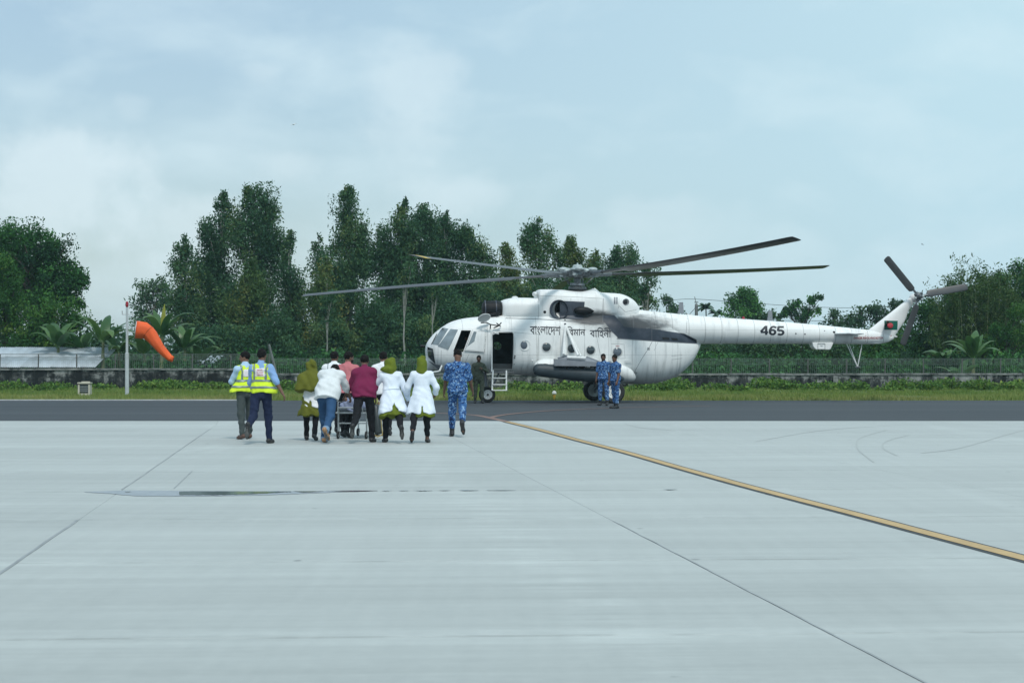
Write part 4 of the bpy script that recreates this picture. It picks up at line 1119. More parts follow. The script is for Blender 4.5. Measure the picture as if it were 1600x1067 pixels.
M_REDM = pm('red_marking', (0.36, 0.025, 0.035), .55, var=.15)
M_FGREEN = pm('flag_green', (0.0, 0.115, 0.075), .55, var=.06)
M_FRED = pm('flag_red', (0.40, 0.025, 0.035), .55, var=.06)
def glass_mat(name, col, rough=.06):
    t = NT(name); c = t.coord('Object'); return t.bsdf(t.ramp(t.noise(c, 2.2, 3), [(.35, tuple(x * .8 for x in col)), (.65, tuple(x * 1.25 for x in col))]), rough, 0, None, .6, **{'Coat Weight': .6, 'Coat Roughness': .03})
M_WGLASS = glass_mat('windscreen_glass', (0.20, 0.245, 0.265))
M_PGLASS = glass_mat('porthole_glass', (0.032, 0.045, 0.052))
M_PGREY = glass_mat('porthole_blind', (0.085, 0.105, 0.13), .2)

# ---- lofted shells
def superellipse(u, zt, zb, w, n, k=64, yc=0.0):
    zc, hz = (zt + zb) / 2, (zt - zb) / 2; out = []
    for i in range(k):
        a = 2 * math.pi * i / k; c, s = math.cos(a), math.sin(a)
        out.append((u, yc + w * math.copysign(abs(c) ** (2 / n), c), zc + hz * math.copysign(abs(s) ** (2 / n), s)))
    return out
def loft(secs):
    k = len(secs[0]); V = [p for s in secs for p in s]; Fc = []
    for i in range(len(secs) - 1):
        for j in range(k):
            j2 = (j + 1) % k; Fc.append((i * k + j, i * k + j2, (i + 1) * k + j2, (i + 1) * k + j))
    Fc.append(tuple(range(k))); Fc.append(tuple((len(secs) - 1) * k + j for j in range(k))[::-1])
    return V, Fc
def px_loft(prof, n_st, n_exp, k=64, yc=0.0, v=0.0):
    """prof rows: (px, ytop, ybot, half width)"""
    A = np.array([r[:4] for r in prof], float)
    # resample: arc-like parameter keeps the blunt ends fine
    d = np.r_[0, np.cumsum(np.hypot(np.diff(A[:, 0]), np.diff(A[:, 3]) * 25))]; s = np.linspace(0, d[-1], n_st); s = np.unique(np.r_[s, d])
    secs = []
    for q in s:
        px, yt, yb, w = (np.interp(q, d, A[:, j]) for j in range(4))
        a, b = L(px, yt, v), L(px, yb, v); ne = n_exp(px) if callable(n_exp) else n_exp
        secs.append(superellipse((a.x + b.x) / 2, a.z, b.z, w, ne, k, yc))
    return loft(secs)
def smooth_prof(prof, n=4):
    A = [np.array(r, float) for r in prof]; out = []
    P_ = [A[0]] + A + [A[-1]]
    for i in range(1, len(P_) - 2):
        for k in range(n):
            t = k / n; a, b, c, d = P_[i - 1:i + 3]
            q = 0.5 * ((2 * b) + (c - a) * t + (2 * a - 5 * b + 4 * c - d) * t * t + (3 * b - a - 3 * c + d) * t ** 3); out.append(q)
    out.append(A[-1]); return [tuple(x) for x in out]
HULL = [(664.4, 546, 551, .05), (665.3, 540.5, 556, .30), (667.5, 535, 563, .54), (672, 528.5, 571, .76), (678, 521.5, 577, .90), (685, 515.5, 580.5, 1.0), (692, 510.3, 582.5, 1.07), (702, 504.2, 583.2, 1.14), (715, 499.6, 583, 1.20),
        (730, 496.8, 582.4, 1.24), (751, 494.6, 582.2, 1.25), (790, 490.5, 583.6, 1.25), (836, 487, 586.2, 1.25), (900, 484.5, 591.8, 1.25), (940, 483.5, 595.6, 1.24), (965, 485, 598, 1.22), (985, 487, 599.6, 1.17), (1005, 490.5, 600.2, 1.08),
        (1025, 495.5, 598, .96), (1045, 503, 592.8, .81), (1062, 511.5, 584, .64), (1076, 520.5, 571.5, .46), (1086, 528, 558.5, .30), (1092, 533, 546, .16), (1094.5, 536, 539, .05)]
hv, hf = px_loft(smooth_prof(HULL, 4), 60, lambda px: float(np.interp(px, [664, 700, 760, 960, 1040, 1095], [2.1, 2.45, 2.9, 2.8, 2.3, 2.1])), 72)
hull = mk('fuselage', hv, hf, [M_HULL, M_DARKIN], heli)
def fix_normals(o):
    bm = bmesh.new(); bm.from_mesh(o.data); bmesh.ops.recalc_face_normals(bm, faces=bm.faces); bm.to_mesh(o.data); bm.free()
fix_normals(hull)
def bvh_of(o): return BVHTree.FromPolygons([v.co.copy() for v in o.data.vertices], [tuple(p.vertices) for p in o.data.polygons])
BV = {'hull': bvh_of(hull)}
def hit(u, z, which, v0=-4.0):
    best = None
    for w_ in which:
        h_ = BV[w_].ray_cast(Vector((u, v0, z)), Vector((0, 1, 0)))
        if h_[0] is not None and (best is None or h_[0].y < best[0].y): best = (h_[0], h_[1])
    return best
def on(px, py, which=('hull',)):
    """point (and outward normal) of the near side surface seen at a photo pixel"""
    v = -1.2
    for _ in range(5):
        q = L(px, py, v); h_ = hit(q.x, q.z, which)
        if h_ is None: return Vector((q.x, v, q.z)), Vector((0, -1, 0))
        v = h_[0].y
    n = h_[1] if h_[1].y < 0 else -h_[1]
    return h_[0], n

# cut the doorway, the open cockpit window, the cabin space and the far porthole
def prism(poly_px, v0, v1, vref=-1.2):
    q = [L(a, b, vref) for a, b in poly_px]; n = len(q)
    V = [(p.x, v0, p.z) for p in q] + [(p.x, v1, p.z) for p in q]
    Fc = [tuple(range(n)), tuple(range(n, 2 * n))[::-1]] + [(i, (i + 1) % n, n + (i + 1) % n, n + i) for i in range(n)]
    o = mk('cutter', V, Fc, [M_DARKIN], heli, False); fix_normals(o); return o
DOOR = [(769.5, 521), (771, 519.2), (800.5, 519.6), (802, 521.5), (801, 579), (767, 578.5)]
SLIDEW = [(721.3, 516), (736.2, 516.2), (723.5, 549.8), (708.2, 549.3)]
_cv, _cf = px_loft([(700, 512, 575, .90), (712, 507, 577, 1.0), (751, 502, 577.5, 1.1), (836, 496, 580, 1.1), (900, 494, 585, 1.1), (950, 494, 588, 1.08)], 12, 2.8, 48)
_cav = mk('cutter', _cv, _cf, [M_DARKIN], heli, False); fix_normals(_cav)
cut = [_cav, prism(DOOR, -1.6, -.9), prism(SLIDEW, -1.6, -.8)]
fp = L(776.8, 540.3, 1.2)
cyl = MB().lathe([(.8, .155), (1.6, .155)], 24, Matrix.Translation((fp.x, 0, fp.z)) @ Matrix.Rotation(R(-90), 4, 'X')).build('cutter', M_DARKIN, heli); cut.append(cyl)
def carve(ob, cutters):
    for c_ in cutters:
        md = ob.modifiers.new('cut', 'BOOLEAN'); md.object = c_; md.operation = 'DIFFERENCE'; md.solver = 'EXACT'; md.material_mode = 'TRANSFER'
    bpy.context.view_layer.update()
    me = bpy.data.meshes.new_from_object(ob.evaluated_get(bpy.context.evaluated_depsgraph_get())); nm = ob.data.name; ob.modifiers.clear(); ob.data = me; me.name = nm
    for c_ in cutters: bpy.data.objects.remove(c_, do_unlink=True)
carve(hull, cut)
mat_slots_auto_smooth(hull, 32)

def patch(name, corners, off, thick, m, parent=None, nx=10, ny=10, which=('hull',), inset=None):
    """a four cornered panel lying on the skin: corners (photo px) tl, tr, br, bl"""
    tl, tr, br, bl = [np.array(c, float) for c in corners]; top = []; 
    for j in range(ny + 1):
        for i in range(nx + 1):
            a, b = i / nx, j / ny; q = (tl * (1 - a) + tr * a) * (1 - b) + (bl * (1 - a) + br * a) * b
            p, n = on(q[0], q[1], which); top.append((p, n))
    W = nx + 1; V = [p + n * off for p, n in top] + [p + n * (off - thick) for p, n in top]; N = len(top); Fc = []
    for j in range(ny):
        for i in range(nx):
            a = j * W + i; Fc.append((a, a + 1, a + W + 1, a + W)); Fc.append((N + a, N + a + W, N + a + W + 1, N + a + 1))
    ring = [i for i in range(W)] + [j * W + nx for j in range(1, ny + 1)] + [ny * W + i for i in range(nx - 1, -1, -1)] + [j * W for j in range(ny - 1, 0, -1)]
    for k in range(len(ring)):
        a, b = ring[k], ring[(k + 1) % len(ring)]; Fc.append((a, N + a, N + b, b))
    o = mk(name, V, Fc, m, parent or heli); fix_normals(o); return mat_slots_auto_smooth(o, 30)
def dome(name, px, py, rpx, bulge, m, parent=None, which=('hull',), ry=None, off=0.004, k=22):
    """a round pane, slightly domed, following the skin"""
    V = []; Fc = []; ry = ry or rpx; rows = 5
    p0, n0 = on(px, py, which)
    V.append(p0 + n0 * (off + bulge))
    for i in range(1, rows + 1):
        f = i / rows
        for j in range(k):
            a = 2 * math.pi * j / k; p, n = on(px + rpx * f * math.cos(a), py + ry * f * math.sin(a), which)
            V.append(p + n0 * (off + bulge * (1 - f * f)) if i < rows else p + n0 * (-.01))
    for j in range(k): Fc.append((0, 1 + j, 1 + (j + 1) % k))
    for i in range(rows - 1):
        for j in range(k): a, b = 1 + i * k, 1 + (i + 1) * k; Fc.append((a + j, b + j, b + (j + 1) % k, a + (j + 1) % k))
    o = mk(name, V, Fc, m, parent or heli); fix_normals(o); return o
def ring_on(name, px, py, rpx, w, m, parent, which=('hull',), ry=None, h=.018, k=26):
    V = []; Fc = []; ry = ry or rpx; p0, n0 = on(px, py, which)
    for j in range(k):
        a = 2 * math.pi * j / k
        for f, hh in ((1, -.01), (1, h), (1 + w / rpx, h), (1 + w / rpx, -.01)):
            p, n = on(px + rpx * f * math.cos(a), py + ry * f * math.sin(a), which); V.append(p + n0 * hh)
    for j in range(k):
        for q in range(3): a, b = 4 * j + q, 4 * ((j + 1) % k) + q; Fc.append((a, b, b + 1, a + 1))
    o = mk(name, V, Fc, m, parent); fix_normals(o); return mat_slots_auto_smooth(o, 30)

# ---- tail boom, fin
BOOM = [(925, 477, 534, .60), (940, 478.5, 536.5, .66), (965, 480.5, 537.8, .67), (997, 484, 538, .635), (1040, 488.5, 537.8, .575), (1077, 492.2, 537.6, .53), (1130, 496.3, 537.3, .48), (1220, 502.5, 537.2, .405), (1290, 508.5, 537.5, .34), (1345, 514.2, 537.8, .275), (1362, 515.5, 537.9, .25), (1378, 518, 537, .2), (1388, 521, 534.5, .13), (1396, 524, 530, .05)]
bv_, bf_ = px_loft(BOOM, 70, 2.0, 40); boom = mk('tail_boom', bv_, bf_, M_BOOM, heli); fix_normals(boom); mat_slots_auto_smooth(boom, 40); BV['boom'] = bvh_of(boom)
FIN = [(536.5, 1356, 1381, .14), (533, 1354, 1389, .16), (528, 1353, 1396.5, .16), (523, 1354, 1399.5, .155), (515.2, 1357.5, 1404.5, .14), (508, 1366.5, 1409.5, .13), (501, 1375.3, 1413.8, .12), (488, 1391.8, 1418.7, .11), (480, 1402, 1423.5, .105), (470, 1414.8, 1429.5, .10), (465.5, 1420.5, 1431, .09), (464.3, 1422.5, 1430.5, .04)]
secs = []
for (y, x0, x1, h) in smooth_prof(FIN, 4):
    a, b = L(x0, y), L(x1, y); ch = b.x - a.x; sec = []
    for i in range(28):
        an = 2 * math.pi * i / 28; f = .5 - .5 * math.cos(an); tk = math.sqrt(max(0, 1 - (1 - 2 * f) ** 2)) * (1 - .45 * f)
        sec.append((a.x + ch * f, h * 1.25 * tk * (1 if an < math.pi else -1), (a.z + b.z) / 2))
    secs.append(sec)
fv, ff = loft(secs); fin = mk('tail_fin', fv, ff, M_FIN, heli); fix_normals(fin); mat_slots_auto_smooth(fin, 50); BV['fin'] = bvh_of(fin)
# frames standing slightly proud round the boom
for px, yt, yb, w_ in ((1126.5, 495.9, 537.4, .49),):
    a, b = L(px, yt), L(px, yb); rr = MB(); sec0 = superellipse(a.x - .03, a.z + .012, b.z - .012, w_ + .012, 2, 40); sec1 = superellipse(a.x + .03, a.z + .012, b.z - .012, w_ + .012, 2, 40)
    rr.add(*loft([sec0, sec1])); rr.build('joint_ring', M_FIN, heli)
# stabiliser
for s in (-1, 1):
    a, b = L(1299, 521.6), L(1338, 520.9); rt = L(1318, 521.5); y0 = .22; y1 = 1.35; secs = []
    for f in np.linspace(0, 1, 6):
        x0 = a.x + .18 * f; x1 = b.x - .10 * f; z = rt.z - .01 * f; sec = []
        for i in range(20):
            an = 2 * math.pi * i / 20; g = .5 - .5 * math.cos(an); tk = .055 * math.sin(an) * (1 - .4 * g) * 1.1
            sec.append((x0 + (x1 - x0) * g, s * (y0 + (y1 - y0) * f), z + tk))
        secs.append(sec)
    v_, f_ = loft(secs); st = mk('stabilizer', v_, f_, M_FIN, heli); fix_normals(st)
    tip = [[(p[0], p[1] + s * .003, p[2]) for p in q] for q in (secs[-1], [(c[0] * .5 + (a.x + b.x) / 2 * .5 + .14, s * (y1 + .05), rt.z + (c[2] - rt.z) * .5) for c in secs[-1]])]
    v_, f_ = loft(tip); tp = mk('tip', v_, f_, M_FIN, st); fix_normals(tp)
    # red trailing edge
    tr_ = MB(); tr_.add([(b.x - .42, s * .3, rt.z + .036), (b.x - .02, s * .3, rt.z + .012), (b.x - .11, s * 1.33, rt.z + .005), (b.x - .44, s * 1.33, rt.z + .03), (b.x - .42, s * .3, rt.z - .036), (b.x - .02, s * .3, rt.z - .012), (b.x - .11, s * 1.33, rt.z - .012), (b.x - .44, s * 1.33, rt.z - .036)],
        [(0, 1, 2, 3), (4, 7, 6, 5), (0, 4, 5, 1), (1, 5, 6, 2), (2, 6, 7, 3), (3, 7, 4, 0)]); tr_.build('red_edge', M_REDM, st)
a = L(1303, 519.2, -.3); MB().lathe([(-.02, .05), (.02, .045), (.025, .02)], 12, axisM((a.x, -.3, a.z), (0, -1, 0))).build('hinge_cover', M_BLACK, heli)

# ---- engine cowling
def box_loft(rows, n_exp, name, m, k=56, parent=None):
    v_, f_ = px_loft(smooth_prof(rows, 4), 30, n_exp, k); o = mk(name, v_, f_, m, parent or heli); fix_normals(o); return mat_slots_auto_smooth(o, 40)
front = box_loft([(781.5, 473, 496, .62), (783, 470.5, 500, .74), (790, 467.5, 503, .86), (803, 465.6, 504, .93), (820, 465.6, 504, .96), (842, 466.4, 504, .97)], 3.2, 'engine_cowling', M_COWL)
gear = box_loft([(837.5, 461, 506, .80), (838.5, 456, 507, .92), (841, 453, 508, .96), (850, 452.6, 508, .97), (875, 453, 508, .98), (889, 454.8, 508, .98), (903, 455.8, 509, .98), (915, 454.6, 509, .97), (925, 452.2, 510, .96), (930, 453.4, 510, .95), (936, 456.9, 511, .93), (950, 458, 512, .90), (964, 459, 513, .84), (974, 461.3, 513, .76), (984, 466, 512, .64), (991, 471.5, 510, .5), (996, 478, 506, .34), (998.5, 484, 500, .15)], 3.4, 'gearbox_cowling', M_COWL, 64)
BV['front'] = bvh_of(front); BV['gear'] = bvh_of(gear)
COWLS = ('gear', 'front', 'hull')
# raised peak behind the mast and the fairing bead in front
pk = MB(); q0, q1, q2 = L(915, 456), L(927.2, 451.0), L(937, 457.2)
pk.add([(q0.x, -.42, q0.z - .05), (q0.x, .42, q0.z - .05), (q1.x, -.36, q1.z + .01), (q1.x, .36, q1.z + .01), (q2.x, -.42, q2.z - .05), (q2.x, .42, q2.z - .05), (q0.x, -.6, q0.z - .3), (q0.x, .6, q0.z - .3), (q2.x, -.6, q2.z - .3), (q2.x, .6, q2.z - .3)], [(0, 1, 3, 2), (2, 3, 5, 4), (0, 2, 4, 8, 6), (1, 7, 9, 5, 3), (6, 7, 1, 0), (4, 5, 9, 8)]); pk.build('mast_fairing', M_COWL, heli, False)
q = L(835.5, 459.5, -.4); MB().ell(q, (.09, .25, .09), 10).build('fairing_bead', M_HWHITE, heli)
q = L(804.5, 465.3, -.2); MB().ell(q, (.12, .1, .06), 10).build('filler_cap', M_HWHITE, heli)
q = L(999.5, 478.6); MB().tube([q - Vector((.25, 0, .05)), q + Vector((.12, 0, 0))], [.07, .006], 8).build('tail_spike', M_HWHITE, heli)
# engine intakes with dust filters
for s in (-1, 1):
    c0 = L(768, 483, s * .46); rr = .305
    xs = [(L(px, 483, s * .46).x - c0.x) for px in (753, 754.5, 758, 764, 771, 777, 781, 783)]
    it = MB().lathe(list(zip(xs, [.15, .24, .285, .305, .31, .305, .29, .27])), 26, axisM(c0, (1, 0, 0))).build('engine_intake', M_BLACK, heli)
    for px in (757.5, 774.5):
        xx = L(px, 483, s * .46).x - c0.x
        MB().lathe([(xx - .02, .27), (xx - .02, .325), (xx + .02, .325), (xx + .02, .27)], 26, axisM(c0, (1, 0, 0)), True).build('clamp_ring', M_PANELG, it)
    for k in range(14):
        a = 2 * math.pi * k / 14; MB().tube([c0 + Vector((xs[2], .292 * math.cos(a), .292 * math.sin(a))), c0 + Vector((xs[5], .312 * math.cos(a), .312 * math.sin(a)))], .012, 4).build('rib', M_BLACK, it)
    e = L(777.5, 490, s * .75); MB().lathe([(-.12, .03), (-.1, .075), (.06, .075), (.1, .05)], 12, axisM((e.x, s * .72, e.z), (0, s, 0))).build('ejector_duct', M_BLACK, it)
    MB().tube([(e.x - .5, s * .62, e.z - .1), (e.x - .25, s * .72, e.z - .04), (e.x, s * .74, e.z)], [.05, .06, .06], 8).build('ejector_pipe', M_BLACK, it)
# grey panel, exhaust, pod on the cowling
GP = [(874.8, 470.0), (913.5, 471.7), (911.0, 499.2), (874.8, 498.2)]
patch('exhaust_panel', GP, .012, .02, M_PANELG, None, 12, 10, COWLS)
p, n = on(872, 483.5, COWLS)
sh = MB(); ring = []
exv = p.y
def oval(px, py, rx, ry, v, k=30):
    c = L(px, py, -.9); s_ = 1 / 42.6
    return [(c.x + rx * s_ * math.cos(2 * math.pi * i / k), v, c.z + ry * s_ * math.sin(2 * math.pi * i / k)) for i in range(k)]
def tube_loft(rings, name, m, parent=None):
    k = len(rings[0]); V = [q for r_ in rings for q in r_]; Fc = []
    for i in range(len(rings) - 1):
        for j in range(k): Fc.append((i * k + j, i * k + (j + 1) % k, (i + 1) * k + (j + 1) % k, (i + 1) * k + j))
    return mk(name, V, Fc, m, parent or heli)
ex = tube_loft([oval(872.5, 483.5, 14.6, 15.0, exv + .10), oval(872.8, 483.6, 14.2, 14.8, exv - .09), oval(873.0, 483.6, 13.2, 13.8, exv - .10), oval(874.5, 483.8, 12.0, 13.4, exv - .02)], 'exhaust_shroud', M_PANELG)
tube_loft([oval(874.5, 483.8, 12.0, 13.4, exv - .019), oval(876.3, 483.9, 10.4, 13.3, exv - .017)], 'inner_lip', M_STEEL, ex)
tube_loft([oval(876.3, 483.9, 10.4, 13.3, exv - .017), oval(876.8, 483.9, 9.9, 12.8, exv - .05), oval(877, 483.9, 9.6, 12.4, exv + .05), oval(877.6, 483.9, 9.2, 12.0, exv + .34), oval(877.6, 483.9, 0.1, .1, exv + .345)], 'exhaust_pipe', M_BLACK, ex)
_a, _b = oval(873, 483.6, 14.0, 14.5, exv - .5), oval(873, 483.6, 14.0, 14.5, exv + .36); _n = len(_a)
tube_cut = mk('cutter', _a + _b, [tuple(range(_n)), tuple(range(_n, 2 * _n))[::-1]] + [(i, (i + 1) % _n, _n + (i + 1) % _n, _n + i) for i in range(_n)], [M_BLACK], heli, False); fix_normals(tube_cut)
carve(gear, [tube_cut])
mat_slots_auto_smooth(gear, 40)
c0, c1 = on(896.5, 485.4, COWLS)[0], on(928, 486.2, COWLS)[0]
secs = []
for f, r1 in [(0, .03), (.03, .07), (.1, .115), (.25, .145), (.45, .155), (.65, .14), (.82, .095), (.94, .04), (1, .008)]:
    cx = c0.lerp(c1, f) + Vector((0, -.05, 0)); secs.append([(cx.x, cx.y + r1 * 1.0 * math.cos(a), cx.z + r1 * math.sin(a)) for a in [2 * math.pi * i / 20 for i in range(20)]])
v_, f_ = loft(secs); o = mk('exhaust_pod', v_, f_, M_BLACK, heli); fix_normals(o)
vd = dome('vent', 977.8, 471.8, 4.1, .012, M_BLACK, None, COWLS); ring_on('vent_rim', 977.8, 471.8, 4.0, .9, M_PANELG, vd, COWLS)
dome('vent', 851.2, 487.6, 2.7, .0, M_BLACK, None, COWLS); dome('vent', 882.8, 500.2, 1.3, .0, M_BLACK, None, COWLS); dome('cap', 882.6, 506.3, 1.5, .02, M_PANELG)
for dx in (0, 3.4): patch('louvre', [(959.3 + dx, 464.5), (961.6 + dx, 464.5), (961.6 + dx, 475), (959.3 + dx, 475)], .008, .02, M_HGREY, None, 2, 5, COWLS)
def seam(pts, w=.6, which=('hull',), name='panel_seam', m=None):
    """a shallow raised lap strip, drawn through photo pixels"""
    V = []; Fc = []; dense = []
    for i in range(len(pts) - 1):
        a, b = np.array(pts[i], float), np.array(pts[i + 1], float); k = max(2, int(np.hypot(*(b - a)) / 4))
        dense += [a + (b - a) * t / k for t in range(k)]
    dense.append(np.array(pts[-1], float))
    for i, q in enumerate(dense):
        d = dense[min(i + 1, len(dense) - 1)] - dense[max(i - 1, 0)]; d = d / (np.hypot(*d) + 1e-9); nn = np.array([-d[1], d[0]]) * w / 2
        for s_ in (-1, 1):
            p_, n_ = on(*(q + nn * s_), which); V.append(p_ + n_ * .004)
        if i: Fc.append((2 * i - 2, 2 * i - 1, 2 * i + 1, 2 * i))
    return mk(name, V, Fc, m or M_SEAMM, heli)
M_SEAMM = pm('panel_seam_shade', (0.36, 0.38, 0.38), .6, var=.3, scale=3)
M_SEAMD = pm('dark_panel_gap', (0.13, 0.14, 0.15), .7, var=.3, scale=3)
seam([(790, 497.3), (836, 498.4), (880, 501), (915, 504), (943, 507)], .9, COWLS, m=M_SEAMD)
seam([(841.5, 460), (841.5, 497)], .5, COWLS); seam([(842, 462.3), (890, 463.6), (941, 466.5)], .6, COWLS); seam([(942.6, 458.5), (941.8, 505)], .7, COWLS, m=M_SEAMD); seam([(967.5, 462), (966.5, 482)], .5, COWLS); seam([(967.5, 478), (977, 487.5), (998, 483)], .6, COWLS); seam([(892, 466), (892, 470)], .5, COWLS)
seam([(841.5, 523), (839.5, 585)], .5); seam([(802.5, 520), (841.5, 522.5)], 1.1, m=M_HWHITE); seam([(776, 517), (802, 519.2), (842, 522.3)], .8)
seam([(932, 525), (936, 545), (939, 558)], .6); seam([(689.5, 547), (689, 578)], .5); seam([(733, 553), (725, 570), (724, 582)], .5)
seam([(1019, 533.5), (1013, 545), (1003, 560), (993, 578), (984, 598)], .55, m=M_SEAMD); seam([(1028, 534), (1022, 548)], .4)
seam([(963.5, 529.3), (1000, 531.5), (1050, 535), (1093.5, 537)], .8, ('hull', 'boom'), m=M_SEAMD)
seam([(1013.5, 543), (1012.8, 547)], 4.0, m=M_SEAMM); seam([(994, 581), (993, 585)], 4.0, m=M_SEAMM)
seam([(1049, 556), (1066, 554.4)], .5); seam([(1049, 562), (1066, 559.6)], .5)
seam([(954.5, 537), (975, 538), (976.5, 560), (955.5, 560)], .5)
seam([(990, 485), (990, 513)], .45, ('boom', 'hull'), m=M_SEAMD); seam([(1018.5, 487), (1018.5, 532)], .45, ('boom', 'hull'), m=M_SEAMD); seam([(1074, 493), (1072, 520)], .45, ('boom', 'hull'), m=M_SEAMD)
seam([(1353.5, 516), (1352, 537)], .5, ('boom', 'fin'), m=M_REDM)
patch('vent_grille', [(1034.5, 526.6), (1045.5, 527.4), (1046, 531.3), (1035.5, 530.6)], .008, .02, M_BLACK, None, 3, 2); patch('vent_grille', [(1048.5, 528), (1058, 528.8), (1059.5, 532), (1050, 531.4)], .008, .02, M_BLACK, None, 3, 2)
patch('access_step', [(975.8, 562.2), (986.5, 562.6), (986.5, 567), (975.8, 566.4)], .03, .03, M_HWHITE, None, 3, 2)
for px, py in ((1243.5, 521.3), (1257.8, 522), (1288.5, 517)): dome('drain_hole', px, py, 1.5 if px < 1280 else 1.0, .0, M_SEAMD, None, ('boom',))
# ---- cockpit glazing
def pane(name, corners, m=M_WGLASS, n=10, frame=True):
    p_ = patch(name, corners, .012, .02, m, None, n, n)
    return p_
pane('windscreen_pane', [(691.3, 512.0), (700.6, 513.9), (685.0, 539.4), (674.4, 537.3)])
pane('windscreen_pane', [(704.3, 514.2), (715.6, 515.5), (700.5, 546.6), (684.4, 541.0)])
pane('chin_window', [(667.6, 541.8), (676.6, 545.0), (680.2, 568.0), (669.4, 558.0)], M_PGLASS)
patch('nose_panel', [(668, 563), (680.5, 569.2), (692, 570.8), (689, 580)], .01, .02, M_HGREY, None, 8, 6)
sw = patch('sliding_window', [(739.2, 516.8), (758.4, 519), (756.0, 549.8), (726.2, 547.6)], .045, .03, M_HWHITE, None, 10, 10)
patch('pane', [(740.4, 518.6), (744.6, 519.0), (741.0, 533.5), (730.6, 541.2)], .052, .01, M_WGLASS, sw, 6, 8)
patch('blind', [(746.2, 519.3), (756.7, 520.4), (754.6, 548.2), (728.0, 545.8)], .049, .01, M_FIN, sw, 6, 8)
seam([(725, 550.7), (757, 552.2), (759.5, 520)], 1.6, m=M_HWHITE, name='window_rail'); seam([(724.5, 548.8), (756, 550.6)], .5, m=M_SEAMD)
seam([(726, 548.2), (737.8, 516.2), (759.4, 518.4), (757, 550.6)], .45, m=M_SEAMD)
# wipers
wa, na = on(675.5, 539); wb, nb = on(683.6, 523.5); MB().tube([wa + na * .05, wb + nb * .05], .014, 5).build('wiper', M_BLACK, heli)
# cabin windows
for px, py, m_, r_ in ((853.8, 542.7, M_PGLASS, 7.0), (893.4, 544.8, M_PGLASS, 7.0), (922.9, 547.6, M_PGLASS, 7.0), (964.6, 550.4, M_PGREY, 7.1)):
    wd = dome('window', px, py, r_, .03, m_); ring_on('frame', px, py, r_, .55, M_SEAMM, wd)
dz = dome('window', 1077, 596, .1, 0, M_PGLASS) if False else None
# doorway frame and the slid back door
sd = patch('sliding_door', [(803.2, 520.8), (838.5, 523.2), (837.2, 585.2), (801.4, 582.2)], .06, .05, M_HULL, None, 14, 18)
BV['door'] = bvh_of(sd)
wd = dome('window', 818.7, 539.4, 5.9, .02, M_PGREY, sd, ('door',), 6.9); ring_on('frame', 820.4, 539.6, 7.7, .7, M_HWHITE, sd, ('door',))
for px, py in ((804.6, 556.2), (804.0, 559.0)): dome('handle', px, py, 1.2, .03, M_BLACK, sd, ('door',))
dome('handle', 803.3, 569, .8, .02, M_BLACK, sd, ('door',)); dome('catch', 832, 563.5, 1.2, .03, M_HWHITE, sd, ('door',))
dsill0, dsill1 = L(764.5, 580.6, -1.25), L(803, 581.6, -1.25)
MB().box(((dsill0.x + dsill1.x) / 2, -1.23, dsill0.z - .02), (dsill1.x - dsill0.x, .14, .05)).build('door_sill', M_SEAMD, heli, False)
fr = L(768.2, 550, -1.22); MB().box((fr.x, -1.26, fr.z), (.05, .05, 1.45)).build('door_post', M_HWHITE, heli, False)
# seats and bulkhead seen inside
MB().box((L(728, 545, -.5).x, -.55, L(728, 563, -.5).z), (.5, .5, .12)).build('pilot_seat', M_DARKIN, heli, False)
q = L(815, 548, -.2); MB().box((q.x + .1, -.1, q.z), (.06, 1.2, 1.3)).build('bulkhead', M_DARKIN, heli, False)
# boarding ladder
la, lb_ = L(770.2, 578.5, -1.42), L(768.9, 609.8, -1.62); ra, rb = L(791.2, 579, -1.42), L(791.2, 610.2, -1.62)
lad = MB(); lad.tube([la, lb_], .03, 8); 
ladder = lad.build('boarding_ladder', M_HWHITE, heli)
MB().tube([ra, rb], .03, 8).build('rail', M_HWHITE, ladder); MB().tube([la, lb_], .031, 8)
for f in (.38, .70, .985):
    a, b = la.lerp(lb_, f), ra.lerp(rb, f); MB().box((a + b) / 2, ((b - a).length, .14, .035)).build('tread', M_HWHITE, ladder, False)
# ---- landing gear
def wheel(name, c, r, w, m_rim, parent, side=-1):
    T = MB().lathe([(-w / 2 * .82, r * .60), (-w / 2, r * .72), (-w / 2 * .96, r * .88), (-w / 2 * .62, r * .98), (0, r), (w / 2 * .62, r * .98), (w / 2 * .96, r * .88), (w / 2, r * .72), (w / 2 * .82, r * .60)], 36, axisM(c, (0, side, 0)), True)
    root = T.build(name, M_RUBBER, parent)
    rim = MB(); rim.lathe([(-w * .40, r * .3), (-w * .38, r * .615), (w * .40, r * .615), (w * .44, r * .55), (w * .36, r * .50), (w * .33, r * .26), (w * .40, r * .20), (w * .42, r * .05)], 28, axisM(c, (0, side, 0)))
    rm = rim.build('rim', m_rim, root)
    MB().lathe([(w * .37, r * .15), (w * .47, r * .13), (w * .48, r * .02)], 14, axisM(c, (0, side, 0))).build('hub_cap', M_BLACK, rm)
    for k in range(8):
        a = 2 * math.pi * k / 8; cc = Vector(c) + Vector((r * .38 * math.cos(a), 0, r * .38 * math.sin(a)))
        MB().lathe([(w * .33, .012), (w * .40, .012), (w * .405, .004)], 6, axisM(cc, (0, side, 0))).build('bolt', M_STEEL, rm)
    return root
nw = L(761.8, 614.9, -.2)
for s in (-1, 1):
    wheel('nose_wheel', Vector((nw.x, s * .19, .285)), .288, .19, M_HWHITE, heli, s)
MB().tube([(nw.x, 0, .3), (nw.x - .05, 0, .75), (nw.x - .1, 0, 1.25)], [.05, .055, .075], 10).build('nose_strut', M_HGREY, heli)
MB().tube([(nw.x + .1, 0, .35), (nw.x + .5, 0, 1.2)], .035, 8).build('nose_brace', M_HGREY, heli)
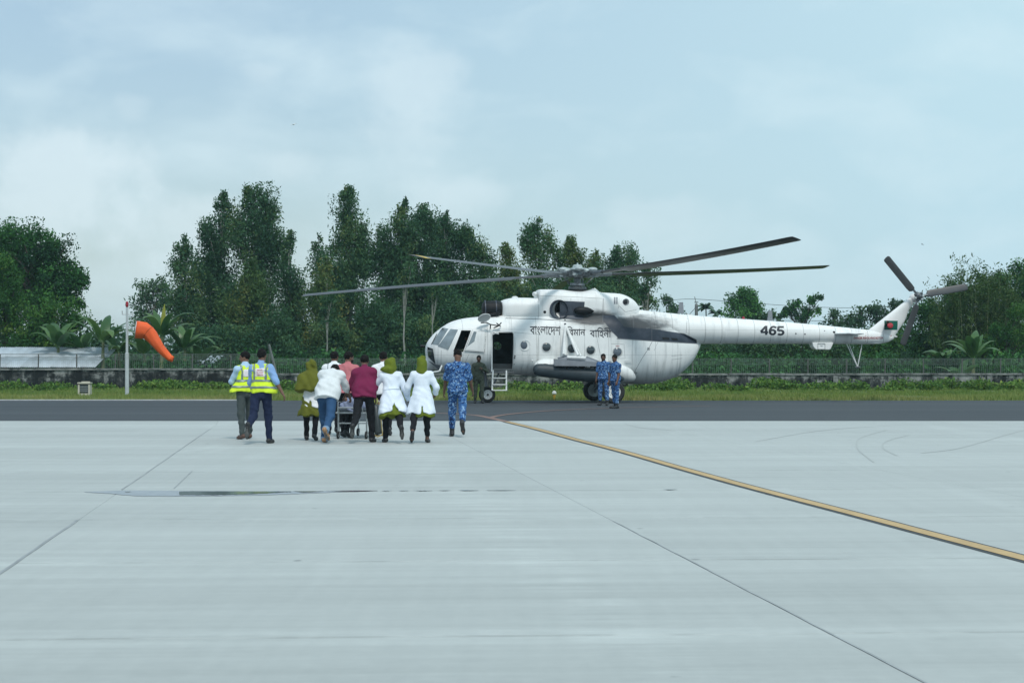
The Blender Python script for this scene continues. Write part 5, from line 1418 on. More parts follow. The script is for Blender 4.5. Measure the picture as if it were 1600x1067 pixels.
for s in (-1, 1):
    wheel('main_wheel', Vector((0.0, s * 2.25, .405)), .41, .29, M_HWHITE if s < 0 else M_HUBG, heli, s)
    MB().tube([(0, s * 2.08, .41), (.0, s * 1.75, .8), (.05, s * 1.1, 1.5)], [.055, .07, .08], 10).build('shock_strut', M_HGREY, heli)
    MB().tube([(0, s * 2.1, .41), (.0, s * .55, .78)], [.05, .07], 10).build('axle_beam', M_HGREY, heli)
    MB().tube([(0.02, s * 1.95, .45), (.75, s * .6, .85)], [.04, .05], 8).build('brace', M_HGREY, heli)
    MB().box((0, s * 1.96, .55), (.09, .12, .5)).build('axle_fork', M_STEEL, heli, False)
# ---- side tanks, floats and outriggers
def capsule(prof, v, m, name, flat=1.0, k=28, parent=None):
    secs = []
    for (px, yt, yb) in prof:
        a, b = L(px, yt, v), L(px, yb, v); r_ = (a.z - b.z) / 2
        secs.append([(a.x, v + r_ * flat * math.cos(t), (a.z + b.z) / 2 + r_ * math.sin(t)) for t in [2 * math.pi * i / k for i in range(k)]])
    v_, f_ = loft(secs); o = mk(name, v_, f_, m, parent or heli); fix_normals(o); return mat_slots_auto_smooth(o, 50)
capsule(smooth_prof([(834.3, 573, 579), (836, 567.5, 583), (841, 563.5, 586.5), (850, 561.3, 588.5), (868, 561, 590), (900, 563.5, 593), (950, 566.5, 596.5), (972, 570, 597.5), (985, 576, 597), (991, 583, 594.5), (993, 588, 591)], 4), -1.36, M_HULL, 'fuel_tank')
capsule(smooth_prof([(833.0, 575.5, 579.5), (834.2, 572, 583), (837.5, 569.2, 586), (844, 568.2, 588), (858, 569, 590), (890, 571.5, 593.6), (925, 574.5, 597.2), (950, 577.5, 598.4), (962, 581.5, 597.5), (971, 587, 595.5), (975.5, 590.5, 593)], 4), -1.72, M_FLOAT, 'float_bag', .85)
q = L(851, 569.2, -1.72); MB().ell((q.x, q.y, q.z), (.13, .06, .025), 10).build('float_valve', M_BLACK, heli)
capsule([(834.3, 575, 577), (841, 564, 586), (860, 561, 590), (950, 566, 596), (985, 576, 596), (993, 587, 590)], 1.36, M_HULL, 'fuel_tank'); capsule([(833, 576, 580), (840, 569, 587), (860, 569, 590), (950, 577, 598), (975, 590, 593)], 1.72, M_FLOAT, 'float_bag', .85)
for s in (-1, 1):
    v = s * 1.98
    def LP(px, py, vv): q_ = L(px, py, -abs(vv)); return Vector((q_.x, s * abs(vv), q_.z))
    c = [LP(866.5, 560.5, 2.05), LP(938, 567.2, 2.05), LP(938, 572.4, 2.05), LP(866.5, 571.6, 2.05)]
    b = MB(); V = [p_ for p_ in c] + [Vector((p_.x, s * 1.78, p_.z)) for p_ in c]
    b.add(V, [(0, 1, 2, 3), (4, 7, 6, 5), (0, 4, 5, 1), (1, 5, 6, 2), (2, 6, 7, 3), (3, 7, 4, 0)]); pyl = b.build('outrigger_beam', M_HGREY, heli, False)
    t0, t1, t2, t3 = LP(872, 559.5, 1.9), LP(886, 555.2, 1.6), LP(917, 557.6, 1.6), LP(938, 566, 1.95)
    MB().tube([t0, t1], .03, 6).build('cross_tube', M_HGREY, pyl); MB().tube([LP(886, 558, 1.95), LP(915, 559.5, 1.95)], .055, 8).build('cross_tube', M_HWHITE, pyl); MB().tube([t2, t3], .035, 6).build('cross_tube', M_HGREY, pyl)
    MB().add([t0 - Vector((0, 0, .02)), t1, t2, t3, t0 - Vector((0, 0, .05)), t1 - Vector((0, 0, .04)), t2 - Vector((0, 0, .04)), t3 - Vector((0, 0, .04))], [(0, 1, 2, 3), (4, 7, 6, 5), (0, 4, 5, 1), (1, 5, 6, 2), (2, 6, 7, 3), (3, 7, 4, 0)]).build('top_plate', M_HGREY, pyl, False)
    topp = LP(883.2, 507, 1.1)
    for e_, r_ in ((LP(880.5, 554, 1.85), .052), (LP(883.5, 555, 1.75), .04), (LP(903, 555.5, 1.85), .05), (LP(907.5, 556.5, 1.75), .036)):
        MB().tube([topp, e_], r_, 8).build('strut', M_HWHITE, pyl)
    MB().ell(topp, (.06, .06, .06), 8).build('strut_fitting', M_BLACK, pyl)
    for px in (884, 896, 909, 927):
        q = LP(px, 573.2, 1.9); MB().box(q, (.22, .1, .06)).box(q + Vector((.05, 0, -.05)), (.06, .06, .07)).build('shackle', M_BLACK, pyl, False)
# ---- nose details
q = L(662.5, 570.6, -.1); MB().ell((q.x + .1, 0, q.z), (.36, .33, .27), 18).build('nose_radome', M_HWHITE, heli)
a, b = L(690.6, 571, -1.05), L(686.6, 580, -1.1); c = L(677, 581.4, -1.0); MB().tube([a, b], .035, 7).tube([b, c], .03, 7).build('nose_step', M_HWHITE, heli)
q = L(660, 540.8, 1.0); MB().tube([L(664, 541, 1.0), L(657, 540.6, 1.0)], .05, 8).build('pitot_probe', M_BLACK, heli)
# hoist mirror on its bracket
q = L(756.6, 496.6, -1.35)
hm = MB().lathe([(-.018, .21), (.0, .225), (.018, .21), (.02, .02)], 26, axisM(q, (.25, -.62, -.75)) @ Matrix.Scale(1.1, 4, (1, 0, 0))).build('mirror', M_HWHITE, heli)
j0 = L(766.5, 507, -1.4); j1 = L(771.3, 512.5, -1.25); j2 = L(779, 509, -1.3); j3 = L(783.5, 503.8, -1.3)
for pr in ((q + Vector((.05, 0, -.16)), j0), (q + Vector((-.12, 0, -.18)), L(760, 504, -1.42)), (L(760, 504, -1.42), j0), (j0, L(766, 513.5, -1.22)), (j0, j2), (j2, j3), (j2, j1), (L(782, 509.8, -1.3), L(776, 505, -1.4))):
    MB().tube(list(pr), .022, 6).build('bracket', M_BLACK, hm)
MB().tube([L(770, 522.2, -1.36), L(774, 520.4, -1.4), L(779, 521.4, -1.36)], .03, 7).build('hoist_hook', M_HWHITE, heli)
# ---- boom fittings
def blade_ant(px, y0, y1, w0, w1, m_):
    a, b, c_, d = L(px - w1 / 2 + .5, y0), L(px + w1 / 2 + .5, y0), L(px + w0 / 2, y1 + 1), L(px - w0 / 2, y1 + 1)
    V = []
    for s in (-1, 1):
        for p_, tk in ((a, .015), (b, .008), (c_, .02), (d, .03)): V.append((p_.x, s * tk, p_.z))
    MB().add(V, [(0, 1, 2, 3), (4, 7, 6, 5), (0, 4, 5, 1), (1, 5, 6, 2), (2, 6, 7, 3), (3, 7, 4, 0)]).build('blade_antenna', m_, heli, False)
blade_ant(1064, 472.3, 488.5, 9, 5.5, M_HGREY); blade_ant(1203, 485.6, 501.2, 8.5, 6, M_HGREY)
q = L(1161.5, 498.3); MB().lathe([(-.05, .06), (.02, .055), (.05, .05), (.08, .035), (.09, .01)], 14, axisM((q.x, 0, q.z), (0, 0, 1))).build('beacon', M_LRED, heli)
MB().tube([L(1076, 492.5), L(1089.5, 478)], .012, 5).build('whip_antenna', M_STEEL, heli); MB().box(L(1077, 492.2), (.25, .1, .06)).build('antenna_base', M_HWHITE, heli, False)
for px, h in ((1018.5, 482), (1026, 482.5), (1031, 482.8)):
    MB().tube([L(px, 487.5), L(px, h)], .014, 5).build('antenna_mast', M_STEEL, heli)
dop = [L(1266.5, 535.5), L(1299.5, 535.5), L(1299, 537), L(1295.6, 544.5), L(1293.5, 546.6), L(1272, 546.2), L(1268, 542)]
b = MB(); n_ = len(dop); b.add([(p_.x, -.26, p_.z) for p_ in dop] + [(p_.x, .26, p_.z) for p_ in dop], [tuple(range(n_)), tuple(range(n_, 2 * n_))[::-1]] + [(i, (i + 1) % n_, n_ + (i + 1) % n_, n_ + i) for i in range(n_)]); o = b.build('doppler_box', M_FIN, heli, False)
md = o.modifiers.new('bev', 'BEVEL'); md.width = .03; md.segments = 3
pd = MB(); 
for (x0, y0, x1, y1) in ((1278, 536.2, 1289, 537), (1278, 545, 1289, 545.6), (1277.6, 536.2, 1278.3, 545.6), (1288.7, 536.2, 1289.4, 545.6), (1282, 539.6, 1285.5, 540.2)):
    a, c_ = L(x0, y0, -.27), L(x1, y1, -.27); pd.box((a + c_) / 2, (abs(c_.x - a.x), .025, abs(a.z - c_.z)))
pd.build('hatch_outline', M_SEAMM, o, False)
# tail skid
sk = L(1340, 573.5); 
for a_, r_ in ((L(1322.5, 536.5, -.12), .017), (L(1326.5, 537, .12), .017), (L(1346.8, 538.5), .019)):
    MB().tube([Vector((a_.x, a_.y, a_.z)), sk], r_, 7).build('skid_strut', M_HWHITE, heli)
MB().ell(sk, (.11, .045, .04), 10).build('skid_shoe', M_SEAMD, heli)
q = L(1402, 526.2); MB().tube([L(1397, 525.5), q], [.06, .02], 7).build('tail_light', M_HWHITE, heli)
# ---- tail rotor
tg = L(1429.5, 465.5); MB().ell((tg.x, 0, tg.z), (.22, .17, .17), 14).build('tail_gearbox', M_HWHITE, heli)
th = L(1435.6, 463.2, -.42)
MB().tube([(tg.x + .05, .0, tg.z), th], [.11, .08], 12).build('tail_rotor_shaft', M_STEEL, heli)
thub = MB().lathe([(-.12, .06), (-.1, .13), (.06, .14), (.1, .08), (.2, .05), (.22, .01)], 16, axisM(th, (0, -1, 0))).build('tail_rotor_hub', M_STEEL, heli)
for k in range(7):
    a = 2 * math.pi * k / 7; MB().ell(th + Vector((.15 * math.cos(a), -.03, .15 * math.sin(a))), (.055, .07, .055), 8).build('hub_link', M_STEEL if k % 2 else M_HUBG, thub)
for ang in (130, 10, 250):
    a = R(ang); d = Vector((math.cos(a), 0, math.sin(a))); e = Vector((-math.sin(a), 0, math.cos(a))); y_ = Vector((0, 1, 0)); pit = R(14); secs = []
    for rr, ch in ((.30, .09), (.36, .24), (.5, .27), (1.2, .27), (1.84, .27), (1.89, .22), (1.91, .1)):
        cc = th + d * rr; wd_ = e * math.cos(pit) + y_ * math.sin(pit); nn = y_ * math.cos(pit) - e * math.sin(pit); sec = []
        for i in range(14):
            t = 2 * math.pi * i / 14; g = .5 - .5 * math.cos(t); sec.append(cc + wd_ * (g - .35) * ch + nn * math.sin(t) * .018 * (1 - .6 * g))
        secs.append(sec)
    v_, f_ = loft(secs); tb = mk('tail_rotor_blade', v_, f_, M_BLADE, heli); fix_normals(tb)
    MB().tube([th + d * .1, th + d * .34], [.05, .04], 8).build('blade_root', M_STEEL, tb)
# ---- main rotor
hubc = L(902.3, 429.0); hx, hz = hubc.x, hubc.z
base_z = L(902.3, 457).z
mast = MB().tube([(hx, 0, base_z - .1), (hx, 0, hz)], [.16, .12], 16).build('rotor_mast', M_STEEL, heli)
MB().lathe([(-.05, .33), (.02, .34), (.06, .30), (.07, .18), (-.05, .18)], 26, axisM((hx, 0, L(902, 450.5).z), (.06, 0, 1)), True).build('swashplate', M_STEEL, mast)
MB().lathe([(-.04, .27), (.04, .27), (.05, .2), (-.04, .2)], 26, axisM((hx, 0, L(902, 444.8).z), (.06, 0, 1)), True).build('swashplate', M_HGREY, mast)
MB().lathe([(-.02, .45), (.05, .42), (.08, .30), (.08, .2)], 26, axisM((hx, 0, L(902, 456.3).z), (0, 0, 1))).build('mast_collar', M_BLACK, mast)
hub = MB().lathe([(-.14, .14), (-.12, .36), (-.02, .42), (.10, .40), (.13, .22), (.14, .1)], 30, axisM((hx, 0, hz), (0, 0, 1))).build('rotor_hub', M_STEEL, heli)
zp = L(902.3, 421.6).z
MB().lathe([(-.05, .12), (-.03, .26), (.0, .295), (.05, .29), (.065, .25), (.07, .19), (.16, .17), (.185, .12), (.19, .03), (.235, .03), (.25, .01)], 28, axisM((hx, 0, zp), (0, 0, 1))).build('hub_cap', M_HUBG, hub)
HYAW = math.degrees(PSI)
BL = [(22, .50), (-50, .85), (-194, -.66), (-122, .22), (94, -.44)]      # world azimuth (0 = right, + away), tip height over the hub
for k in range(5):
    a = R(BL[0][0] + 36 + 72 * k - HYAW); d = Vector((math.cos(a), math.sin(a), 0)); c_ = Vector((hx, 0, zp + .0)) + d * .56
    MB().tube([Vector((hx, 0, zp - .02)) + d * .2, c_], .035, 7).build('absorber_arm', M_HUBG, hub)
    M_ = Matrix.Rotation(a, 3, 'Z'); MB().ell(c_ + Vector((0, 0, .01)), (.19, .15, .075), 14, M_).build('vibration_absorber', M_HUBG, hub)
for (az, dz_) in BL:
    a = R(az - HYAW); d = Vector((math.cos(a), math.sin(a), 0)); e = Vector((-math.sin(a), math.cos(a), 0)); up = Vector((0, 0, 1)); RR = 10.62
    secs = []
    def zc(r): f = max(0, (r - .4)) / (RR - .4); return hz + dz_ * (f * .72 + .28 * f * f) + .0
    rt = MB(); rt.tube([Vector((hx, 0, hz)) + d * .3, Vector((hx, 0, hz)) + d * .62], [.13, .11], 10)
    for rr, ch, th_ in ((1.30, .16, .055), (1.42, .22, .05), (2.3, .26, .035), (2.36, .30, .034), (2.42, .50, .032), (3.5, .52, .031), (5, .52, .030), (6.5, .52, .029), (8, .52, .028), (9.4, .52, .027), (10.45, .52, .026), (10.58, .49, .02), (10.62, .40, .008)):
        cc = Vector((hx, 0, zc(rr))) + d * rr; pit = R(17 - 5 * (rr / RR)); wd_ = -e * math.cos(pit) + up * math.sin(pit); nn = up * math.cos(pit) + e * math.sin(pit); sec = []
        for i in range(16):
            t = 2 * math.pi * i / 16; g = .5 - .5 * math.cos(t); sec.append(cc - wd_ * (g - .28) * ch + nn * math.sin(t) * th_ * (1 - .55 * g) * 1.15)
        secs.append(sec)
    v_, f_ = loft(secs); bl = mk('rotor_blade', v_, f_, M_BLADE, heli); fix_normals(bl); mat_slots_auto_smooth(bl, 50)
    ts = [[Vector(p_) + (Vector(p_) - (Vector((hx, 0, zc(r_))) + d * r_)) * .04 for p_ in sec] for sec, r_ in zip(secs[-4:-2], (9.4, 10.45))]
    ts[0] = [Vector(p0).lerp(Vector(p1), .62) for p0, p1 in zip(ts[0], ts[1])]
    if az == -122: v_, f_ = loft(ts); tp = mk('tip_band', v_, f_, M_YTIP, bl); fix_normals(tp)
    rt.build('root_hinge', M_STEEL, bl)
    o0 = Vector((hx, 0, zc(.6))) + d * .62
    MB().box(o0 + d * .08, (.2, .26, .2), Matrix.Rotation(a, 3, 'Z')).build('hinge_block', M_STEEL, bl, False)
    MB().tube([o0 + d * .12, Vector((hx, 0, zc(1.35))) + d * 1.36], [.085, .075], 10).build('grip', M_STEEL, bl)
    MB().tube([o0 + e * .2 - up * .02, o0 + e * .16 - d * .38 - up * .03], .05, 8).build('lag_damper', M_HUBG, bl)
    MB().tube([o0 - e * .25 + d * .05, o0 - e * .22 - d * .4 + Vector((0, 0, L(902, 445).z - hz))], .022, 6).build('pitch_link', M_STEEL, bl)
    MB().ell(o0 - e * .1 + up * .1, (.09, .09, .07), 8).build('oil_pot', M_HUBG, bl)

# ---- markings
def text_mesh(body, size, font_scale_x=1.0, space=1.0, bold=0.0, shear=0.0):
    cu = bpy.data.curves.new('text', 'FONT'); cu.body = body; cu.size = size; cu.space_character = space; cu.offset = bold; cu.shear = shear
    cu.resolution_u = 4
    o = bpy.data.objects.new('text', cu); COL.objects.link(o); bpy.context.view_layer.update()
    me = bpy.data.meshes.new_from_object(o.evaluated_get(bpy.context.evaluated_depsgraph_get())); bpy.data.objects.remove(o, do_unlink=True)
    bm = bmesh.new(); bm.from_mesh(me)
    bmesh.ops.triangulate(bm, faces=bm.faces); 
    V = np.array([v.co[:] for v in bm.verts]); Fc = [[v.index for v in f.verts] for f in bm.faces]; bm.free()
    return V, Fc
def decal(name, V, Fc, px0, px1, y0, y1, m, which, parent, slope=0.0, off=.005):
    """fit text to the photo box: px0..px1 wide, y0 (top) .. y1 (bottom); slope = dy/dx"""
    x0, x1 = V[:, 0].min(), V[:, 0].max(); ya, yb = V[:, 1].min(), V[:, 1].max(); out = []
    for v in V:
        fx = (v[0] - x0) / (x1 - x0); fy = (v[1] - ya) / (yb - ya); px = px0 + (px1 - px0) * fx
        p_, n_ = on(px, y1 + (y0 - y1) * fy + slope * (px - px0), which); out.append(p_ + n_ * off)
    return mk(name, out, Fc, m, parent or heli, False)
# the service name in Bengali, glyphs in visual order
WORDS = [('\u09ac\u09be\u0982\u09b2\u09be\u09c7\u09a6\u09b6', 828.2, 876.0, 508.6, 523.3), ('\u09bf\u09ac\u09ae\u09be\u09a8', 885.4, 914.5, 509.8, 523.8), ('\u09ac\u09be\u09bf\u09b9\u09a8\u09c0', 921.5, 955.0, 511.2, 527.4)]
for s_, x0, x1, y0, y1 in WORDS:
    V, Fc = text_mesh(s_, 1.0, bold=.012); print('TEXT', len(V), V[:, 0].max() - V[:, 0].min(), V[:, 1].max() - V[:, 1].min())
    if len(V): decal('lettering', V, Fc, x0, x1, y0, y1, M_INK, ('hull', 'boom'), None, .022)
def stroke(pts, w):
    V = []; Fc = []; pts = [np.array(p, float) for p in pts]
    if len(pts) < 5: pts = [pts[i] + (pts[i + 1] - pts[i]) * t / 7 for i in range(len(pts) - 1) for t in range(7)] + [pts[-1]]
    for i, p in enumerate(pts):
        d = pts[min(i + 1, len(pts) - 1)] - pts[max(i - 1, 0)]; d /= np.hypot(*d); n_ = np.array([-d[1], d[0]]) * w / 2; V += [p - n_, p + n_]
        if i: Fc.append((2 * i - 2, 2 * i - 1, 2 * i + 1, 2 * i))
    return V, Fc
def arc(cx, cy, rx, ry, a0, a1, n=18): return [(cx + rx * math.cos(R(a0 + (a1 - a0) * i / n)), cy + ry * math.sin(R(a0 + (a1 - a0) * i / n))) for i in range(n + 1)]
DIG = {'4': [[(.47, 0), (.47, 1)], [(.47, .93), (.38, .86), (.02, .34)], [(0, .29), (.64, .29)]],
       '6': [arc(.32, .32, .22, .24, 0, 360, 26), arc(.40, .42, .30, .50, 205, 45, 16)],
       '5': [[(.10, .92), (.58, .92)], [(.14, .96), (.09, .48)], arc(.30, .31, .235, .235, 140, -145, 22)]}
for di, (ch, x0) in enumerate((('4', 1188.4), ('6', 1201.2), ('5', 1213.9))):
    NV = []; NF = []
    for st_ in DIG[ch]:
        v_, f_ = stroke(st_, .20); b_ = len(NV); NV += v_; NF += [tuple(q + b_ for q in f) for f in f_]
    out = []
    for v in NV:
        p_, n_ = on(x0 + v[0] * 18.6, 523.0 - v[1] * 14.0 + .03 * (x0 - 1188), ('boom',)); out.append(p_ + n_ * .006)
    mk('number', out, NF, M_INK, heli, False)
V, Fc = text_mesh('DANGER REVOLVING ROTOR', 1.0, bold=.02); decal('warning_text', V, Fc, 1333.8, 1379.8, 526.3, 529.6, M_REDM, ('boom', 'fin'), None, .0, .008)
patch('flag', [(1381.8, 500.9), (1402.6, 501.2), (1402.0, 515.4), (1381.6, 515.2)], .006, .004, M_FGREEN, None, 8, 8, ('fin',))
fl = bpy.data.objects[[o.name for o in heli.children if o.name.startswith('flag')][0]]; BV['flag'] = bvh_of(fl)
dome('flag_disc', 1391.2, 508.2, 4.6, .0, M_FRED, fl, ('flag',), 4.6, .004)
patch('arrow_mark', [(1392.4, 523.6), (1393.4, 523.8), (1386.8, 532.2), (1386.0, 531.8)], .006, .004, M_REDM, None, 2, 6, ('fin',))
patch('red_label', [(962, 540.2), (968, 540.5), (968, 541.3), (962, 541.0)], .006, .004, M_REDM, None, 3, 2)
# ================================================================ PEOPLE (signed distance shapes -> one continuous skin per garment)
class Field:
    def __init__(s, lo, hi, h):
        s.h = h; s.lo = np.array(lo, np.float32) - 2 * h
        s.n = np.ceil((np.array(hi) + 2 * h - s.lo) / h).astype(int) + 1
        s.F = np.full(s.n, 1.0, np.float32)
    def win(s, lo, hi, pad):
        a = np.clip(np.floor((np.array(lo) - pad - s.lo) / s.h).astype(int), 0, s.n - 1)
        b = np.clip(np.ceil((np.array(hi) + pad - s.lo) / s.h).astype(int) + 1, 1, s.n)
        return a, b
    def pts(s, a, b):
        ax = [s.lo[i] + s.h * np.arange(a[i], b[i], dtype=np.float32) for i in range(3)]
        return np.stack(np.meshgrid(*ax, indexing='ij'), -1)
    def add(s, prim, k=0.02, grow=0.0):
        fn, lo, hi = prim; a, b = s.win(lo, hi, 0.07 + grow)
        if np.any(b <= a): return s
        P_ = s.pts(a, b); d = fn(P_) - grow
        sl = tuple(slice(a[i], b[i]) for i in range(3)); F = s.F[sl]
        h = np.clip(.5 + .5 * (F - d) / k, 0, 1); s.F[sl] = F * (1 - h) + d * h - k * h * (1 - h) if k > 0 else np.minimum(F, d)
        return s
    def cut(s, fn):      # keep where fn <= 0
        P_ = s.pts(np.zeros(3, int), s.n); s.F = np.maximum(s.F, fn(P_).astype(np.float32)); return s
    def warp(s, fn):
        P_ = s.pts(np.zeros(3, int), s.n); s.F = s.F + fn(P_).astype(np.float32); return s
    def mesh(s):
        F = s.F; S = F < 0
        c = [S[i:F.shape[0] - 1 + i, j:F.shape[1] - 1 + j, k:F.shape[2] - 1 + k] for i in (0, 1) for j in (0, 1) for k in (0, 1)]
        tot = sum(x.astype(np.int8) for x in c); act = (tot > 0) & (tot < 8); I = np.argwhere(act)
        if len(I) == 0: return None
        idx = np.full(act.shape, -1, np.int64); idx[tuple(I.T)] = np.arange(len(I))
        acc = np.zeros((len(I), 3)); cnt = np.zeros(len(I))
        cor = [(i, j, k) for i in (0, 1) for j in (0, 1) for k in (0, 1)]
        vals = {q: F[I[:, 0] + q[0], I[:, 1] + q[1], I[:, 2] + q[2]] for q in cor}
        for p in cor:
            for ax in range(3):
                if p[ax]: continue
                q = list(p); q[ax] = 1; q = tuple(q); a, b = vals[p], vals[q]; m = (a < 0) != (b < 0)
                t = np.where(m, a / np.where(m, a - b, 1), 0)
                e = np.tile(np.array(p, float), (len(I), 1)); e[:, ax] = t; acc[m] += e[m]; cnt[m] += 1
        V = s.lo + s.h * (I + acc / cnt[:, None]); Q = []
        for ax in range(3):
            u, v = [(1, 2), (2, 0), (0, 1)][ax]
            sl0 = [slice(None)] * 3; sl1 = [slice(None)] * 3; sl0[ax] = slice(0, -1); sl1[ax] = slice(1, None)
            A, B = S[tuple(sl0)], S[tuple(sl1)]; E = np.argwhere(A != B)
            E = E[(E[:, u] > 0) & (E[:, v] > 0) & (E[:, u] < F.shape[u] - 1) & (E[:, v] < F.shape[v] - 1)]
            if len(E) == 0: continue
            ins = A[tuple(E.T)]
            def g(du, dv):
                q = E.copy(); q[:, u] -= du; q[:, v] -= dv; return idx[tuple(q.T)]
            q = np.stack([g(1, 1), g(0, 1), g(0, 0), g(1, 0)], 1); q[~ins] = q[~ins][:, ::-1]; Q.append(q)
        return V.astype(np.float32), np.concatenate(Q)
def npv(*a): return np.array(a, np.float32)
def rc(A, B, ra, rb):
    A, B = np.array(A, np.float32), np.array(B, np.float32); ba = B - A; L2 = max(float(ba @ ba), 1e-9); r = max(ra, rb)
    def fn(P_):
        t = np.clip(((P_ - A) @ ba) / L2, 0, 1); return np.linalg.norm(P_ - A - t[..., None] * ba, axis=-1) - (ra + (rb - ra) * t)
    return fn, np.minimum(A, B) - r, np.maximum(A, B) + r
def ell(c, r, M=None):
    c = np.array(c, np.float32); r = np.array(r, np.float32); M = np.eye(3, dtype=np.float32) if M is None else np.array(M, np.float32); R_ = float(r.max())
    def fn(P_):
        q = (P_ - c) @ M; k0 = np.linalg.norm(q / r, axis=-1); return (k0 - 1) * float(r.min()) * .5 + (np.linalg.norm(q, axis=-1) * (1 - 1 / np.maximum(k0, 1e-4))) * .5
    return fn, c - R_, c + R_
def tube(A, B, side, prof, cap=0.0):
    """elliptic tube from A to B; prof rows (t, half width, half depth[, sideways shift, forward shift])"""
    A, B = np.array(A, np.float32), np.array(B, np.float32); ax = B - A; Ln = float(np.linalg.norm(ax)); ax = ax / Ln
    sd = np.array(side, np.float32); sd = sd - ax * (sd @ ax); sd /= np.linalg.norm(sd); fw = np.cross(ax, sd)   # ax up, side right -> forward
    pr = np.array([tuple(p) + (0,) * (5 - len(p)) for p in prof], np.float32); R_ = float(pr[:, 1:3].max() + np.abs(pr[:, 3:]).max())
    def fn(P_):
        q = P_ - A; t = (q @ ax) / Ln; tc = np.clip(t, 0, 1)
        a, b, s0, f0 = (np.interp(tc, pr[:, 0], pr[:, i]) for i in (1, 2, 3, 4))
        x, y = q @ sd - s0, q @ fw - f0; d = (np.sqrt((x / a) ** 2 + (y / b) ** 2 + 1e-9) - 1) * np.minimum(a, b); e = np.maximum(-t, t - 1) * Ln
        return np.maximum(d, e - cap)
    lo = np.minimum(A, B) - R_; hi = np.maximum(A, B) + R_
    return fn, lo, hi
def folds(amp, sd=0.0):
    def fn(P_):
        x, y, z = P_[..., 0], P_[..., 1], P_[..., 2]
        a = np.sin(26 * x + 17 * z + 5 * np.sin(9 * z + sd) + sd) * np.sin(11 * y + 13 * z + sd * 2)
        b = np.sin(37 * z + 14 * x * np.sign(np.sin(sd + 1)) + 4 * np.sin(15 * x + sd)) * .6
        return amp * (a + b)
    return fn
SKIN = NT('brown_skin'); _c = SKIN.coord('Object'); _oi = SKIN.n('ShaderNodeObjectInfo').outputs['Random']
SKIN = SKIN.bsdf(SKIN.ramp(SKIN.M('ADD', SKIN.M('MULTIPLY', SKIN.noise(_c, 12, 4), .3), SKIN.M('MULTIPLY', _oi, .5)), [(.2, (0.115, 0.058, 0.038)), (.6, (0.20, 0.105, 0.07)), (.9, (0.27, 0.15, 0.105))]), .5, 0, None, .4)
def cloth(name, col, var=.10, rough=.85): return pm(name, col, rough, 0, var, 5, .15, .2, 40)
M_HAIR = pm('black_hair', (0.007, 0.006, 0.006), .75, 0, .3, 20, .4, .15)
M_EYE = pm('eye', (0.02, 0.015, 0.012), .2)
C = {k: cloth(k + '_cloth', v) for k, v in dict(light_blue=(0.40, 0.56, 0.72), blue=(0.22, 0.36, 0.60), charcoal=(0.060, 0.075, 0.075), navy=(0.016, 0.024, 0.058), white=(0.76, 0.78, 0.80), offwhite=(0.68, 0.71, 0.72), denim=(0.030, 0.078, 0.165), pink=(0.50, 0.17, 0.185), maroon=(0.17, 0.018, 0.062), black=(0.012, 0.013, 0.016), olive=(0.115, 0.125, 0.018), green=(0.12, 0.155, 0.016), drab=(0.055, 0.068, 0.050), coat=(0.72, 0.78, 0.86), pale=(0.55, 0.72, 0.72), lilac=(0.22, 0.25, 0.36)).items()}
C['shoe'] = pm('black_shoe_leather', (0.020, 0.021, 0.023), .5, var=.3); C['tan'] = pm('tan_shoe_leather', (0.36, 0.20, 0.10), .6); C['brown'] = pm('brown_shoe_leather', (0.10, 0.05, 0.035), .5); C['sole'] = pm('grey_shoe_sole', (0.11, 0.11, 0.105), .8); C['cuff'] = cloth('denim_cuff_cloth', (0.18, 0.27, 0.38))
M_VEST = cloth('hi_vis_fabric', (0.62, 0.80, 0.045), .06); M_REFL = pm('reflective_tape', (0.19, 0.235, 0.235), .4, .3, var=.2); M_PATCH = pm('white_patch', (0.74, 0.70, 0.72), .7, var=.05); M_RTXT = pm('red_print', (0.50, 0.10, 0.12), .7)
def camo_mat():
    t = NT('blue_digital_camouflage'); c = t.coord('Object'); s_ = t.n('ShaderNodeVectorMath', operation='SNAP'); t.ln(c, s_.inputs[0]); s_.inputs[1].default_value = (.017, .017, .017)
    n1 = t.noise(t.map(s_.outputs[0], (1, 1, 1.5)), 14, 3, .75); o2 = t.map(s_.outputs[0], loc=(3.1, 1.7, 5.2)); n2 = t.noise(o2, 20, 3, .75); n3 = t.noise(t.map(s_.outputs[0], loc=(7, 9, 2)), 18, 3, .7)
    col = t.mix(t.sstep(n1, .47, .49), (0.018, 0.052, 0.16), (0.052, 0.145, 0.34)); col = t.mix(t.sstep(n2, .56, .58), col, (0.24, 0.38, 0.56)); col = t.mix(t.sstep(n3, .58, .60), col, (0.012, 0.026, 0.075))
    return t.bsdf(col, .85, 0, t.bump(t.noise(c, 30, 3), .15, .01), .2)
C['camo'] = camo_mat()

